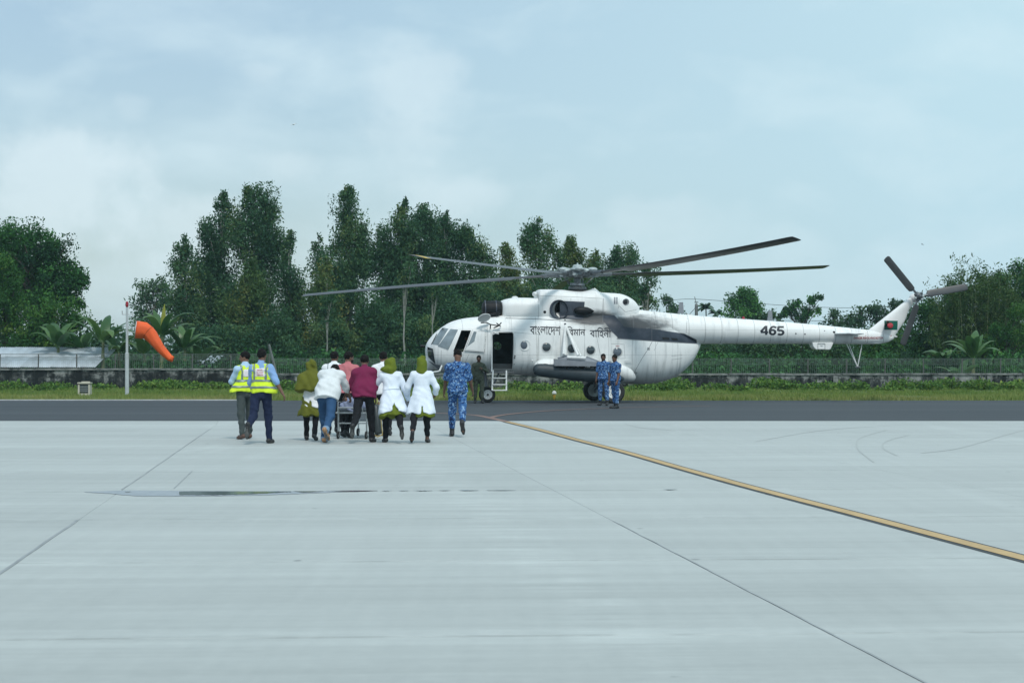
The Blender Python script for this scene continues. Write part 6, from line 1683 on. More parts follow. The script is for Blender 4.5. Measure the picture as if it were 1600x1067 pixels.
TORSO = [(0, .135, .115), (.12, .165, .125), (.30, .160, .112), (.48, .142, .100), (.66, .158, .110), (.80, .170, .110), (.88, .148, .095), (.95, .105, .075), (1.0, .065, .058)]
def torso_prof(s, off, t0=0, t1=1, flare=0.0, depth=0.0):
    return [(t, (a * s + off + flare * max(0, .35 - t) / .35), (b * s + off + depth + flare * .8 * max(0, .35 - t) / .35)) for t, a, b in TORSO]
def person(label, at, yaw, H=1.68, lean=0, roll=0, twist=0, head=(0, 0), legs=((14, 8), (-16, 22)), arms=((0, 8, 12, 4), (0, 8, 12, 4)), feet=(0, 0), h=.015, group=None,
           shirt='white', long=True, sleeve=None, trouser='black', shoe='shoe', hem=.10, tuck=False, belt=False, hair='short', vest=False, hijab=None, coat=None, tail=None, coat_drop=.40, slit=2, boots=False, barefoot=False, build=1.0, seated=False, extra=None, patchtext=False, name='person', grip=(0.6, 0.6), collar=True):
    s = H / 1.725; w = build
    Rl, Rr = R(lean), R(roll); U = np.array([math.sin(Rr), math.sin(Rl) * math.cos(Rr), math.cos(Rl) * math.cos(Rr)]); X = np.array([math.cos(Rr), 0, -math.sin(Rr)]); X /= np.linalg.norm(X)
    P0 = np.zeros(3)
    tw = R(twist); Fw = np.cross(U, X); XS = X * math.cos(tw) + Fw * math.sin(tw); FS = np.cross(U, XS)
    J = {}
    J['nb'] = P0 + U * .50 * s
    sg = {0: -1, 1: 1}
    for i in (0, 1):
        a, k = R(legs[i][0]), R(legs[i][1]); ab = sg[i] * R(legs[i][2] if len(legs[i]) > 2 else 2.5)
        J['hip', i] = P0 + np.array([sg[i] * .092 * s, 0, -.03 * s])
        J['knee', i] = J['hip', i] + .425 * s * np.array([math.sin(ab), math.sin(a), -math.cos(a) * math.cos(ab)])
        J['ank', i] = J['knee', i] + .405 * s * np.array([math.sin(ab) * .4, math.sin(a - k), -math.cos(a - k)])
        fp = R(feet[i]); fd = np.array([sg[i] * .12, math.cos(fp), -math.sin(fp)]); fd /= np.linalg.norm(fd); fu = np.array([0, math.sin(fp), math.cos(fp)])
        J['heel', i] = J['ank', i] - fd * .05 * s - fu * .045 * s; J['ball', i] = J['ank', i] + fd * .125 * s - fu * .055 * s; J['toe', i] = J['ank', i] + fd * .185 * s - fu * .060 * s; J['fd', i] = fd; J['fu', i] = fu
        swg, abd, el, ab2 = (R(q) for q in arms[i][:4])
        J['sh', i] = J['nb'] + XS * sg[i] * .160 * s * w - U * .072 * s
        J['el', i] = J['sh', i] + .285 * s * np.array([sg[i] * math.sin(abd), math.cos(abd) * math.sin(swg), -math.cos(abd) * math.cos(swg)])
        e2 = swg + el; J['wr', i] = J['el', i] + .25 * s * np.array([sg[i] * math.sin(ab2), math.cos(ab2) * math.sin(e2), -math.cos(ab2) * math.cos(e2)])
    zmin = min(min(J['heel', i][2] - .035 * s, J['toe', i][2] - .026 * s) for i in (0, 1))
    sh = np.array([0, 0, -zmin if not seated else seated])
    for k in J:
        if not (isinstance(k, tuple) and k[0] in ('fd', 'fu')): J[k] = J[k] + sh
    P0 = P0 + sh
    hy, hp = R(head[0]), R(head[1]); nd = U + (np.array([0, .18, .12]) if lean < 25 else np.array([0, 1.5, -.45])); nd = nd / np.linalg.norm(nd)
    HC_ = J['nb'] + nd * .158 * s + FS * .012; hs = s; s_ = s * 1.06
    hf = np.array([-math.sin(hy) * math.cos(hp), math.cos(hy) * math.cos(hp), -math.sin(hp)]); hx = np.cross(hf, [0, 0, 1]); hx /= np.linalg.norm(hx); hu = np.cross(hx, hf)
    HM = np.stack([hx, hf, hu], 1)
    allp = [J[k] for k in J if not (isinstance(k, tuple) and k[0] in ('fd', 'fu'))] + [HC_ + .15, HC_ - .15]
    lo, hi = np.min(allp, 0) - .22, np.max(allp, 0) + .22
    root = thing(name, label, 'person', Vector(at), R(yaw), group)
    # ---- skin: one body
    B_ = Field(lo, hi, h)
    T0 = P0 - U * .10 * s
    B_.add(tube(T0, J['nb'] + U * .02 * s, XS * .6 + X * .4, [(t, a * s * .90 * w, b * s * .80) for t, a, b in TORSO], .0), .03)
    B_.add(rc(J['nb'] - U * .03 * s, HC_ - hu * .05 * s - hf * .015, .060 * s, .055 * s), .03)
    B_.add(ell(HC_ + hu * .025 * s - hf * .008 * s, (.074 * s, .094 * s, .090 * s), HM), .02).add(ell(HC_ - hu * .045 * s + hf * .022 * s, (.056 * s, .066 * s, .070 * s), HM), .035)
    B_.add(rc(HC_ + hf * .088 * s + hu * .015 * s, HC_ + hf * .106 * s - hu * .022 * s, .009 * s, .015 * s), .012)       # nose
    B_.add(rc(HC_ + hf * .082 * s - hu * .054 * s - hx * .018 * s, HC_ + hf * .082 * s - hu * .054 * s + hx * .018 * s, .010 * s, .010 * s), .01)  # lips
    B_.add(rc(HC_ + hf * .083 * s + hu * .033 * s - hx * .035 * s, HC_ + hf * .083 * s + hu * .033 * s + hx * .035 * s, .010 * s, .010 * s), .012)  # brow
    for q in (-1, 1): B_.add(ell(HC_ + hx * q * .076 * s - hu * .008 * s - hf * .005 * s, (.011 * s, .020 * s, .032 * s), HM), .01)
    for i in (0, 1):
        B_.add(rc(J['nb'] - U * .04 * s, J['sh', i], .048 * s, .052 * s), .05)
        B_.add(rc(J['sh', i], J['el', i], .052 * s * w, .040 * s), .03).add(rc(J['el', i], J['wr', i], .041 * s, .027 * s), .02)
        B_.add(rc(J['hip', i], J['knee', i], .083 * s * w, .056 * s), .03).add(rc(J['knee', i], J['ank', i], .054 * s, .036 * s), .03)
        B_.add(rc(J['ank', i], J['heel', i], .036 * s, .030 * s), .02).add(rc(J['ank', i] - J['fu', i] * .02 * s, J['ball', i], .034 * s, .030 * s), .02).add(rc(J['ball', i], J['toe', i], .032 * s, .022 * s), .02)
        # hand: palm, four bent fingers of unequal length, thumb from the side of the palm
        d = J['wr', i] - J['el', i]; d = d / np.linalg.norm(d); inn = -sg[i] * XS; nrm = inn - d * (inn @ d); nrm /= np.linalg.norm(nrm); lat = np.cross(d, nrm) * sg[i]
        if lat @ FS < 0: lat = -lat                                            # thumb side faces forward
        wr = J['wr', i]; kn = wr + d * .085 * s
        for q in (-.026, -.009, .009, .026): B_.add(rc(wr + lat * q * .7 * s, kn + lat * q * s, .0155 * s, .0135 * s), .012)
        g = grip[i]
        for q, ln in ((.029, .068), (.0100, .078), (-.0095, .072), (-.028, .056)):
            b0 = kn + lat * q * s; a1 = d * math.cos(g * .7) + nrm * math.sin(g * .7); m_ = b0 + a1 * ln * .52 * s; a2 = d * math.cos(g * 1.9) + nrm * math.sin(g * 1.9); B_.add(rc(b0, m_, .0095 * s, .0088 * s), .004).add(rc(m_, m_ + a2 * ln * .5 * s, .0088 * s, .0072 * s), .004)
        t0 = wr + d * .03 * s + lat * .024 * s; t1 = t0 + (d * .55 + lat * .75 + nrm * .35) * .042 * s; B_.add(rc(t0, t1, .0135 * s, .0115 * s), .008).add(rc(t1, t1 + (d * .85 + lat * .25 + nrm * .45) * .032 * s, .0112 * s, .009 * s), .004)
    V, Fq = B_.mesh(); body = mk('body', V, Fq, SKIN, root)
    for q in (-1, 1): MB().ell(Vector(HC_ + hf * .083 * s + hx * q * .030 * s + hu * .012 * s), (.011, .008, .008), 6).build('eye', M_EYE, root)
    def garment(nm, mat_, F_, fold=.005, sd=0.0, parent=None):
        if fold: F_.warp(folds(fold, sd))
        r_ = F_.mesh()
        if r_ is None: return None
        return mk(nm, r_[0], r_[1], mat_, parent or root)
    sd = random.uniform(0, 6)
    NBx = J['nb'] + U * .02 * s; side = XS * .6 + X * .4
    # ---- hair or head scarf
    if hair and not hijab:
        A = Field(HC_ - .17, HC_ + .17, .009); A.add(ell(HC_ + hu * .032 * s - hf * .012 * s, (.083 * s, .101 * s, .096 * s), HM), 0)
        def hl(P_):
            q = (P_ - HC_) @ HM; x, y, z = q[..., 0], q[..., 1], q[..., 2]; return np.maximum(-(z - (-.055 * s + np.maximum(0, (y + .02) * 1.05))), -(z + .075 * s)) * .8
        A.cut(hl); A.warp(lambda P_: .004 * np.sin(70 * P_[..., 0]) * np.sin(65 * P_[..., 1] + 50 * P_[..., 2])); r_ = A.mesh(); mk('hair', r_[0], r_[1], M_HAIR, root)
        if hair == 'beard':
            A = Field(HC_ - .17, HC_ + .17, .009); A.add(ell(HC_ - hu * .055 * s + hf * .025 * s, (.063 * s, .074 * s, .072 * s), HM), 0)
            A.cut(lambda P_: ((P_ - HC_) @ hu) + .035 * s); r_ = A.mesh(); mk('beard', r_[0], r_[1], M_HAIR, root)
    # ---- trousers
    A = Field(lo, hi, h)
    tb = .72 if lean > 12 else 1.0
    A.add(tube(T0 - U * .02 * s, P0 + U * (.09 * s if lean < 12 else 0), X, [(0, .14 * s * w, .12 * s * tb), (.4, .175 * s * w, .135 * s * tb), (1, .158 * s * w, .118 * s * tb)]), .03)
    for i in (0, 1):
        cf = J['knee', i] + (J['ank', i] - J['knee', i]) * (.72 if boots else (.80 if barefoot else 1.0))
        A.add(rc(J['hip', i], J['knee', i], .098 * s * w, .073 * s * w), .035).add(rc(J['knee', i], cf, .072 * s * w, .054 * s if not boots else .062 * s), .03)
    zc = P0 + U * .085 * s
    A.cut(lambda P_: ((P_ - zc) @ U)); garment('trousers', C[trouser], A, .006, sd)
    for i in (0, 1):   # shoes
        nm, m_ = ('boot', C['shoe']) if boots else ('shoe', C[shoe])
        A = Field(np.minimum(np.minimum(J['heel', i], J['toe', i]), J['ank', i]) - .12, np.maximum(np.maximum(J['heel', i], J['toe', i]), J['knee', i] if boots else J['ank', i]) + .12, .010)
        fu = J['fu', i]; 
        A.add(rc(J['heel', i] + fu * .008, J['ball', i] + fu * .006, .040 * s, .043 * s), .02).add(rc(J['ball', i], J['toe', i] + J['fd', i] * .02 + fu * .004, .043 * s, .028 * s), .02)
        if not barefoot: A.add(rc(J['ank', i] - fu * .02, J['heel', i] + fu * .01, .043 * s, .040 * s), .02)
        if boots: A.add(rc(J['ank', i], J['ank', i] + (J['knee', i] - J['ank', i]) * .42, .047 * s, .055 * s), .02)
        if barefoot:
            hp_ = J['heel', i] + fu * .012; A.cut(lambda P_: ((P_ - hp_) @ fu) - .015)
        sl_ = (J['heel', i] + J['ball', i]) / 2 - fu * .033 * s; A.cut(lambda P_: -((P_ - sl_) @ fu)); so = garment(nm, m_, A, 0)
        if so is not None and not boots and not barefoot:
            A = Field(np.minimum(J['heel', i], J['toe', i]) - .1, np.maximum(J['heel', i], J['toe', i]) + .1, .010)
            A.add(rc(J['heel', i] + fu * .008, J['ball', i] + fu * .006, .043 * s, .046 * s), .02).add(rc(J['ball', i], J['toe', i] + J['fd', i] * .02 + fu * .004, .046 * s, .031 * s), .02)
            A.cut(lambda P_: np.abs((P_ - sl_ + fu * .004) @ fu) - .010); garment('sole', C['sole'], A, 0, 0, so)
    # ---- shirt, coat
    def torso_garment(nm, mat_, off, drop, flare, slv, fold=.006, slit=False, shift=0.0, parent=None, fl2=0.0):
        A = Field(lo - .1, hi + .1, h); low = P0 - U * drop * s * .55 - np.array([0, 0, drop * s * .45]); Lg = np.linalg.norm(NBx - low); Lt = np.linalg.norm(NBx - T0)
        pr = [(0, (.168 * w) * s + off + flare, .135 * s + off + flare * .8, shift, fl2)]
        for t, a, b in TORSO[1:]:
            tt = 1 - (1 - t) * Lt / Lg
            if tt > .04: pr.append((tt, a * s * w + off + flare * .45 * max(0, .4 - t) / .4, b * s + off + flare * .3 * max(0, .4 - t) / .4))
        A.add(tube(low, NBx, side, pr), .0)
        if drop > 0 and lean > 8 and not coat:
            A.add(rc(J['hip', 0] + U * .05 * s, J['hip', 1] + U * .05 * s, .122 * s + off, .122 * s + off), .04).add(rc(P0 + U * .11 * s - X * .07 * s, P0 + U * .11 * s + X * .07 * s, .138 * s + off, .138 * s + off), .04).add(rc(P0 + U * .17 * s - X * .06 * s, P0 + U * .17 * s + X * .06 * s, .118 * s + off, .118 * s + off), .05); A.cut(lambda P_: -((P_ - low - U * .01) @ (U * .6 + np.array([0, 0, .4]))))
        if slv:
            for i in (0, 1):
                A.add(rc(J['nb'] - U * .035 * s, J['sh', i], .046 * s + off * .5, .054 * s + off), .05)
                e = J['el', i]; A.add(rc(J['sh', i], J['sh', i] + (e - J['sh', i]) * (1 if slv > 1 else slv), .053 * s * w + off, .047 * s + off), .04)
                if slv > 1: A.add(rc(e, e + (J['wr', i] - e) * (slv - 1), .049 * s + off, .036 * s + off), .02)
        A.add(rc(NBx - U * .03 * s, J['nb'] + nd * .055 * s, .066 * s, .060 * s), .02)
        ct = J['nb'] + nd * .068 * s; A.cut(lambda P_: (P_ - ct) @ nd)
        if slit:
            ws = low + U * .30 * s
            def sl(P_):
                q = P_ - low; zz = (q @ U); xx = np.abs(q @ XS - .01); return np.where((q @ FS < .02) & (zz < .19 * s), (.012 + .30 * (.19 * s - zz)) - xx, -1.) if slit > 1 else np.where((q @ FS < .02) & (zz < .14 * s), (.006 + .10 * (.14 * s - zz)) - xx, -1.)
            A.cut(sl)
        if flare > .03:
            A.warp(lambda P_: .014 * np.sin(30 * ((P_ @ X) ) + 4 * sd) * np.clip((P0[2] + .1 - P_[..., 2]) / .35, 0, 1))
        return garment(nm, mat_, A, fold, sd, parent)
    slv = sleeve if sleeve is not None else (1.98 if long else .55)
    up = None
    if coat:
        if tail: torso_garment('tunic', C[tail], .010, coat_drop + .06 if coat == 'coat' else .42, .07, 0, .008, False, .035 if slit == 1 else -.03, None, -.03)
        up = torso_garment('lab_coat', C[coat], .016, coat_drop, .115 if coat_drop > .3 else .05, slv, .0045, slit if coat == 'coat' and tail else 1, 0.0)
        bs = Field(lo, hi, h); cpt = P0 + U * .13 * s
        bs.add(tube(P0 - U * .1 * s, NBx, side, [(t_, a_ * s * w + .021, b_ * s + .021) for t_, a_, b_ in TORSO]), 0); bs.cut(lambda P_: np.maximum(np.abs((P_ - cpt) @ U + .25 * np.abs((P_ - cpt) @ XS) * 0) - .014, (P_ - cpt) @ FS)); garment('back_strap', C[coat], bs, .003, sd, up)
    else:
        up = torso_garment('shirt', C[shirt], .016 if tuck else .024, hem if not tuck else .0, .022 if not tuck else 0, slv, .006)
    if belt:
        A = Field(lo, hi, h); bc = P0 + U * .085 * s; A.add(tube(T0, NBx, side, [(t_, a_ * s * w + .024, b_ * s + .024) for t_, a_, b_ in TORSO]), 0); A.cut(lambda P_: np.abs((P_ - bc) @ U) - .022); garment('belt', C['shoe' if belt is True else belt], A, 0)
    if hijab:
        A = Field(lo - .1, hi + .1, h)
        A.add(ell(HC_ + hu * .022 * s - hf * .02 * s, (.105 * s, .128 * s, .122 * s), HM), .02)
        if hijab[1] == 'short':
            A.add(ell(HC_ - hu * .05 * s - hf * .05 * s, (.098 * s, .095 * s, .10 * s), HM), .04)
            A.add(rc(HC_ - hu * .06 * s, J['nb'] + U * .0 * s, .095 * s, .125 * s), .05)
            if len(hijab) > 2: A.add(ell(J['nb'] + U * .05 * s - FS * .05 - XS * .05, (.165 * s, .11 * s, .060 * s)), .05).add(ell(HC_ + XS * .04 * s - FS * .06 * s, (.09 * s, .09 * s, .105 * s)), .04)
            A.warp(lambda P_: .007 * np.sin(38 * (P_ @ (U * .7 + XS * .7)) + 3 * np.sin(16 * P_[..., 2])))
        else:
            A.add(rc(HC_ - hu * .04 * s, J['nb'] + U * .0 * s, .09 * s, .11 * s), .05)
            lowp = P0 + U * .10 * s - np.array([.02, .05, 0]); A.add(tube(lowp, J['nb'] + U * .06 * s, side, [(0, .285 * s, .20 * s, -.03, -.03), (.25, .30 * s, .205 * s, -.035, -.02), (.6, .29 * s, .19 * s), (.80, .25 * s, .155 * s), (.93, .16 * s, .12 * s), (1, .10 * s, .09 * s)]), .06)
            A.warp(lambda P_: .010 * np.sin(24 * (P_ @ (U * .8 + XS * .6)) + 3 * np.sin(9 * P_[..., 0])))
        fcp = HC_ + hf * .125 * s - hu * .012 * s; fm = ell(fcp, (.062 * s, .060 * s, .085 * s), HM)[0]; A.cut(lambda P_: -fm(P_)); garment('head_scarf', C[hijab[0]], A, .006, sd)
    if vest:
        def vest_field(off, extra=None, t_low=.10):
            A = Field(lo - .1, hi + .1, h); low = P0 - U * .02 * s; pr = []
            Lg = np.linalg.norm(NBx - low); Lt = np.linalg.norm(NBx - T0)
            for t, a, b in TORSO:
                tt = 1 - (1 - t) * Lt / Lg
                if tt >= 0: fl = max(0, .5 - tt) / .5; pr.append((tt, a * s * w + off + .02 + fl * .075 + .03 * max(0, tt - .6) * (t < .95), b * s + off + .016 + fl * .05, vest * fl * .05))
            pr = [(0, pr[0][1] + .01, pr[0][2] + .01, vest * .05)] + pr; A.add(tube(low, NBx, side, pr), 0)
            for i in (0, 1): A.add(rc(J['nb'] - U * .035 * s, J['nb'] + (J['sh', i] - J['nb']) * .97, .056 * s + off, .078 * s + off), .04)
            A.cut(lambda P_: (P_ - (J['nb'] + U * .012 * s)) @ U + .3 * np.maximum(0, .06 - np.abs((P_ - J['nb']) @ XS)))
            A.warp(lambda P_: .010 * np.sin(17 * (P_ @ XS) + sd) * np.clip(1 - ((P_ - low) @ U) / .35, 0, 1))
            if extra is not None: A.cut(extra)
            return A
        vo = garment('safety_vest', M_VEST, vest_field(.0), .004, sd)
        def band(c0, hw): return lambda P_: np.abs((P_ - (P0 + U * c0 * s)) @ U) - hw
        for c0 in (.075, .195): garment('reflective_stripe', M_REFL, vest_field(.008, band(c0, .024)), .004, sd, vo)
        for q in (-1, 1): garment('reflective_stripe', M_REFL, vest_field(.007, lambda P_: np.maximum(np.abs((P_ - P0) @ XS - q * (.105 + .10 * np.maximum(0, ((P_ - P0) @ U) - .35)) * s) - .021, .20 * s - ((P_ - P0) @ U))), .004, sd, vo)
        pt = garment('back_patch', M_PATCH, vest_field(.011, lambda P_: np.maximum(np.maximum(np.abs((P_ - P0) @ XS + .0) - .088 * s, np.abs((P_ - P0) @ U - .345 * s) - .075 * s), (P_ - P0) @ FS)), .004, sd, vo)
        if pt is not None and patchtext:
            bvp = bvh_of(pt)
            for r_, line in enumerate(('DEPUTY', 'ON SCENE', 'COMMANDER')):
                V, Fc = text_mesh(line, 1.0, bold=.01); wd = V[:, 0].max() - V[:, 0].min(); sc_ = (.10, .115, .14)[r_] * s / wd; x0 = (V[:, 0].max() + V[:, 0].min()) / 2; out = []
                for v in V:
                    q = P0 + U * (.385 - .042 * r_) * s + XS * (v[0] - x0) * sc_ + U * (v[1] - .35) * sc_ * 1.5; h_ = bvp.ray_cast(Vector(q - FS * .6), Vector(FS)); out.append((h_[0] - Vector(FS) * .005) if h_[0] is not None else Vector(q - FS * .14))
                mk('lettering', out, Fc, M_RTXT, pt, False)
    if extra: extra(root, J, s, U, XS, FS, P0)
    return root
def ground_at(px, py): return G(px, py)
PG = 'people pushing the stretcher'
def epaulette(root, J, s, U, XS, FS, P0):
    for i in (0, 1):
        c = Vector(J['sh', i] + U * .066 * s - XS * (-.045 if i == 0 else .045) * s); MB().box(c, (.085, .055, .016)).build('epaulette', C['black'], root)
def cuffs(root, J, s, U, XS, FS, P0):
    for i in (0, 1):
        a = Vector(J['ank', i]); k = Vector(J['knee', i]); d = (k - a).normalized(); MB().tube([a - d * .055, a + d * .03], [.068 * s, .070 * s], 14).build('turned_up_cuff', C['cuff'], root)
def shoulder_patch(root, J, s, U, XS, FS, P0):
    for i, q in ((0, -1), (1, 1)):
        c = Vector(J['sh', i] * .72 + J['el', i] * .28 + XS * q * .072 * s); MB().box(c, (.012, .055, .06)).build('arm_patch', C['brown'], root)
person('man in a yellow safety vest and charcoal trousers looking to his left', G(384, 686), 28, 1.67, 2, head=(62, 4), legs=((-6, 6), (10, 4)), feet=(4, 0), arms=((28, 14, 62, -25), (4, 10, 40, 0)), shirt='light_blue', trouser='charcoal', shoe='brown', tuck=True, vest=-1.6, belt=True, hair='short')
person('man in a yellow safety vest and navy trousers with his arm swung out', G(408, 693), -6, 1.72, 3, head=(-10, 0), legs=((-18, 48), (14, 8)), feet=(70, 0), arms=((18, 10, 30, 0), (-20, 27, 12, 30)), sleeve=1.12, shirt='blue', trouser='navy', vest=1.3, tuck=True, patchtext=True, belt=True)
person('woman in an olive head scarf reaching her waist, white coat and black trousers', G(486, 688), -4, 1.50, 5, head=(-28, 8), legs=((12, 10), (-10, 16)), feet=(0, 14), arms=((25, 4, 50, -20), (25, 4, 50, -20)), coat='white', tail='olive', coat_drop=.24, hijab=('olive', 'long'), group=PG, build=.9)
person('man in an untucked white shirt and blue jeans bending over the stretcher', G(511, 692), -10, 1.70, 36, roll=2, head=(-5, 62), legs=((24, 14), (-26, 30)), feet=(0, 42), arms=((38, 4, 10, 4), (34, 14, 6, 6)), shirt='offwhite', trouser='denim', shoe='tan', hem=.13, group=PG, extra=cuffs, build=1.08, grip=(.6, 1.1))
person('man in a white shirt and yellow vest ahead of the bending man', G(521, 679.5), -4, 1.70, 10, head=(-20, 4), arms=((22, 6, 30, 0), (22, 6, 30, 0)), legs=((14, 10), (-12, 14)), feet=(0, 16), shirt='white', trouser='black', vest=.4, group=PG)
person('bearded man in a pink shirt walking beside the stretcher', G(541, 683.5), -16, 1.69, 10, head=(-38, 6), legs=((16, 12), (-14, 14)), feet=(0, 18), arms=((20, 8, 32, -6), (26, 8, 34, -6)), shirt='pink', trouser='black', hair='beard', hem=.08, group=PG)
person('man in a maroon shirt pushing with his left arm reaching across', G(569, 691.5), -6, 1.66, 18, roll=-3, head=(6, 14), legs=((-26, 36), (18, 10)), feet=(56, 0), arms=((16, 20, 12, 34), (8, 6, 20, 0)), sleeve=1.2, shirt='maroon', trouser='black', shoe='shoe', hem=.09, group=PG, grip=(1.1, .6))
person('dark haired man in a white shirt behind the two white coats', G(599, 680), 4, 1.69, 6, head=(-6, 4), legs=((14, 8), (-12, 20)), feet=(0, 22), arms=((14, 8, 30, 0), (14, 8, 30, 0)), shirt='white', trouser='black', hem=.12, group=PG)
person('woman in a white coat and bunched green head scarf touching the stretcher', G(613, 691.5), 10, 1.57, 15, roll=-3, head=(14, 22), legs=((16, 10), (-24, 36)), feet=(0, 58), arms=((34, 30, 20, 24), (-8, 24, 14, 20)), coat='coat', tail='green', hijab=('green', 'short', 1), group=PG, build=1.0, coat_drop=.36)
person('woman in a white coat and smooth green head scarf right of the group', G(659, 692), 0, 1.57, 3, head=(0, 6), legs=((-20, 26, 7), (14, 8, 1)), feet=(42, 0), arms=((10, 28, 45, 2), (8, 28, 50, -6)), coat='coat', tail='green', hijab=('green', 'short'), group=PG, barefoot=True, build=.97, slit=1, coat_drop=.35)
person('airman in blue digital camouflage walking with his head bowed', G(715, 682), 0, 1.73, 4, head=(0, 40), legs=((12, 8, 2), (-20, 34, 1)), feet=(0, 50), arms=((10, 14, 20, 8), (12, 16, 24, 10)), long=False, sleeve=.78, shirt='camo', trouser='camo', boots=True, hem=.07, extra=epaulette, build=1.03)
person('crewman in a dark green flight suit by the nose wheel, hand on chest', Vector(((748 - CX) * 70.9 / F_PX, 70.9, 0)), 188, 1.71, 0, head=(-12, 4), legs=((3, 4, 3), (-2, 3, 3)), arms=((8, 32, 118, -48), (0, 10, 14, 6)), shirt='drab', trouser='drab', hem=.0, tuck=True, boots=True, h=.015, belt='drab')
AG = 'airmen standing beside the main wheel'
person('airman in blue camouflage standing nearer the fuel tank and facing forward', G(943, 633.6), 164, 1.75, 0, head=(6, 4), legs=((4, 3, 4), (-3, 4, 4)), arms=((4, 8, 12, 4), (2, 10, 10, 6)), long=False, sleeve=.72, shirt='camo', trouser='camo', boots=True, hem=.06, h=.015, group=AG, extra=shoulder_patch)
person('airman in blue camouflage standing sideways in front of the main wheel', G(961.5, 638), 128, 1.71, 0, head=(14, 8), legs=((5, 4, 3), (-5, 4, 3)), arms=((6, 8, 14, 4), (4, 8, 12, 4)), long=False, sleeve=.70, shirt='camo', trouser='camo', boots=True, hem=.06, h=.015, group=AG, extra=shoulder_patch)
# pilot in the cockpit
pc = HC + AX * L(729, 545, -.5).x + SX * (-.5); seat_z = L(729, 562, -.5).z
person('pilot sitting in the dark cockpit behind the open side window', (pc.x, pc.y, 0), 90 + math.degrees(PSI), 1.74, -6, head=(-20, 0), legs=((82, 80), (82, 80)), arms=((30, 6, 60, -6), (30, 6, 60, -6)), shirt='drab', trouser='drab', boots=True, h=.018, seated=seat_z + .14, tuck=True)
# someone behind the fence, far off
fx = P(1274.5, HY, 112); person('distant man in a pale shirt standing behind the mesh fence', (fx.x, 112, -.55), 200, 1.6, 0, shirt='pale', trouser='charcoal', long=False, h=.022)

# ================================================================ STRETCHER
M_CHROME = pm('stretcher_steel', (0.42, 0.45, 0.46), .32, .75, var=.2); M_MATT = pm('mattress_cover', (0.045, 0.06, 0.075), .5, var=.2); M_SHEET = C['lilac']
st_o = G(548.5, 686); st_dir = R(-9)
stw = thing('stretcher', 'wheeled steel hospital stretcher pushed along by the group', 'stretcher', st_o, st_dir)
Wd, Ln_, hb, hl_ = .29, 1.95, .50, .30
fr = MB()
for sx in (-1, 1):
    fr.tube([(sx * Wd, 0, hb), (sx * Wd, Ln_, hb)], .016, 8); 
fr.tube([(-Wd, 0, hb), (Wd, 0, hb)], .016, 8).tube([(-Wd, Ln_, hb), (Wd, Ln_, hb)], .016, 8); fr.build('bed_frame', M_CHROME, stw)
lf = MB()
for sx in (-1, 1): lf.tube([(sx * Wd * .92, .12, hl_), (sx * Wd * .92, Ln_ - .2, hl_)], .013, 8)
lf.tube([(-Wd, .12, hl_), (Wd, .12, hl_)], .014, 8).tube([(-Wd, Ln_ - .2, hl_), (Wd, Ln_ - .2, hl_)], .014, 8); lf.build('lower_frame', M_CHROME, stw)
for sx in (-1, 1):
    for y in (.12, Ln_ - .2):
        MB().tube([(sx * Wd * .95, y, .15), (sx * Wd * .95, y, hb)], .016, 8).build('leg', M_CHROME, stw)
        c = MB().lathe([(-.018, .045), (-.02, .06), (-.012, .075), (.012, .075), (.02, .06), (.018, .045)], 18, axisM((sx * Wd * .95, y - .03, .076), (1, 0, 0)), True).build('caster', M_RUBBER, stw)
        MB().lathe([(-.014, .046), (.014, .046)], 14, axisM((sx * Wd * .95, y - .03, .076), (1, 0, 0))).build('hub', M_CHROME, c)
        MB().box((sx * Wd * .95 + .028, y - .015, .11), (.006, .04, .09)).build('fork', M_CHROME, c)
    rl_ = MB().tube([(sx * (Wd + .03), .25, hb), (sx * (Wd + .03), .28, hb + .2), (sx * (Wd + .03), 1.25, hb + .2), (sx * (Wd + .03), 1.28, hb)], .011, 7).build('side_rail', M_CHROME, stw)
    for y in (.5, .75, 1.0): MB().tube([(sx * (Wd + .03), y, hb), (sx * (Wd + .03), y, hb + .2)], .007, 6).build('rail_bar', M_CHROME, rl_)
MB().tube([(-Wd * .8, 0, hb), (-Wd * .8, -.07, hb + .10), (Wd * .8, -.07, hb + .10), (Wd * .8, 0, hb)], .013, 8).build('push_handle', M_CHROME, stw)
o = MB().box((0, Ln_ / 2, hb + .05), (Wd * 2 - .04, Ln_ - .04, .07)).build('mattress', M_MATT, stw, False); md = o.modifiers.new('b', 'BEVEL'); md.width = .025; md.segments = 3
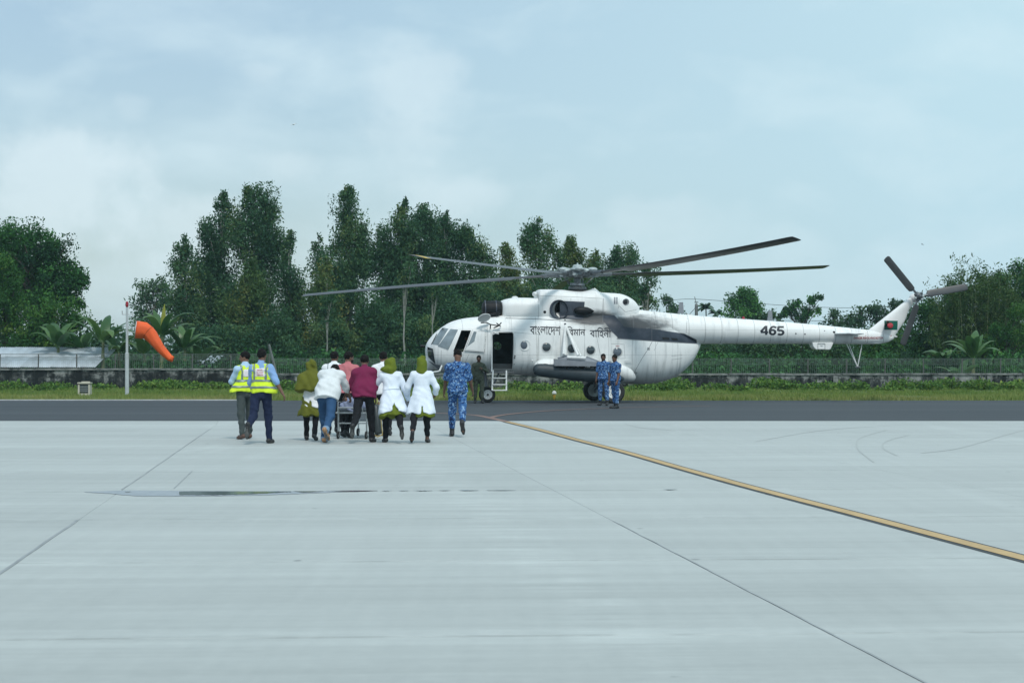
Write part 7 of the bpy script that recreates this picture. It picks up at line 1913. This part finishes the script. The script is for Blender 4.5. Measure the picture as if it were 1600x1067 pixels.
# patient: lies face up, feet towards the rear end
def patient():
    root = thing('person', 'patient lying on the stretcher under a lilac grey blanket', 'person', st_o + Vector((0, 0, 0)), st_dir)
    z = hb + .085; h_ = .014; lo, hi = (-.36, -.05, z - .08), (.36, 1.95, z + .4); A = Field(lo, hi, h_)
    hd = np.array([0, 1.70, z + .13]); ch = np.array([0, 1.42, z + .10]); pv = np.array([0, .95, z + .09])
    A.add(ell(hd, (.075, .115, .095)), .02).add(rc(hd - [0, .1, .0], ch + [0, .05, .02], .055, .07), .03).add(rc(hd + [0, -.02, .09], hd + [0, -.05, .10], .012, .014), .01)
    A.add(ell(ch, (.18, .2, .11)), .05).add(ell(pv, (.165, .2, .10)), .06).add(rc(ch, pv, .11, .10), .05)
    for q in (-1, 1):
        A.add(rc(pv + [q * .09, 0, 0], [q * .10, .5, z + .09], .075, .055), .04).add(rc([q * .10, .5, z + .09], [q * .10, .10, z + .06], .052, .036), .03).add(rc([q * .10, .10, z + .06], [q * .12, .06, z + .19], .035, .026), .03)
        A.add(rc(ch + [q * .17, .05, 0], [q * .24, 1.15, z + .07], .05, .04), .03).add(rc([q * .24, 1.15, z + .07], [q * .20, .92, z + .12], .04, .027), .03); wr = np.array([q * .20, .92, z + .12])
        for f_ in (-.024, -.008, .008, .024): A.add(rc(wr + [f_ * .7, 0, 0], wr + [f_, -.085, .01], .015, .013), .01).add(rc(wr + [f_, -.085, .01], wr + [f_ * 1.1, -.15, -.005], .0095, .0075), .004)
        A.add(rc(wr + [-q * .024, -.03, 0], wr + [-q * .055, -.075, .0], .013, .0095), .006)
    r_ = A.mesh(); mk('body', r_[0], r_[1], SKIN, root)
    A = Field((-.4, -.05, z - .1), (.4, 1.9, z + .45), h_); A.add(tube((0, .03, z + .02), (0, 1.30, z + .02), (1, 0, 0), [(0, .20, .12), (.06, .24, .20), (.25, .26, .13), (.5, .27, .15), (.8, .27, .155), (1, .27, .15)]), 0)
    A.cut(lambda P_: (z - .06) - P_[..., 2]); A.warp(folds(.012, 2)); r_ = A.mesh(); mk('blanket', r_[0], r_[1], M_SHEET, root)
    A = Field(hd - .17, hd + .17, .011); A.add(ell(hd + [0, .02, .0], (.083, .118, .098)), 0); A.cut(lambda P_: -(P_[..., 1] - hd[1] - .01)); r_ = A.mesh(); mk('hair', r_[0], r_[1], M_HAIR, root)
    MB().ell((0, 1.74, z + .03), (.2, .14, .06), 12).build('pillow', C['white'], root)
patient()
# oxygen cylinder trolley beside the stretcher
oc = G(589, 686.5); ox = thing('oxygen_cylinder', 'dark oxygen cylinder leaning on a small two wheeled trolley', 'gas cylinder', oc, R(-6))
M_CYL = pm('dark_cylinder_paint', (0.030, 0.040, 0.042), .4, var=.2); M_BRASS = pm('cylinder_brass', (0.36, 0.27, 0.10), .45, .5); M_CAP = pm('yellow_green_cap', (0.30, 0.33, 0.06), .5)
d0, d1 = Vector((.02, .05, .10)), Vector((-.06, .18, .66))
axd = (d1 - d0).normalized()
MB().lathe([(0, .03), (.01, .065), (.04, .072), (.50, .072), (.55, .06), (.58, .03)], 20, axisM(d0, axd)).build('bottle', M_CYL, ox)
MB().lathe([(0, .028), (.03, .028), (.035, .05), (.12, .05), (.13, .02)], 14, axisM(d0 + axd * .575, axd)).build('valve', M_CAP, ox)
for sx in (-1, 1): MB().tube([d0 + Vector((sx * .09, -.06, -.02)), d1 + Vector((sx * .08, -.05, .06))], .011, 6).build('rail', M_BRASS, ox)
MB().tube([d0 + Vector((-.09, -.06, 0)), d0 + Vector((0, -.09, -.05)), d0 + Vector((.09, -.06, 0))], .011, 6).build('foot_bar', M_BRASS, ox)
for sx in (-.14, .14):
    c = MB().lathe([(-.015, .055), (-.018, .075), (.018, .075), (.015, .055)], 18, axisM(Vector((sx, .08, .076)), (1, 0, 0)), True).build('wheel', M_RUBBER, ox); MB().lathe([(-.012, .056), (.014, .05), (.016, .01)], 14, axisM(Vector((sx, .08, .076)), (1, 0, 0))).build('hub', M_BRASS, c)
MB().tube([(-.14, .08, .076), (.14, .08, .076)], .009, 6).build('axle', M_BRASS, ox)
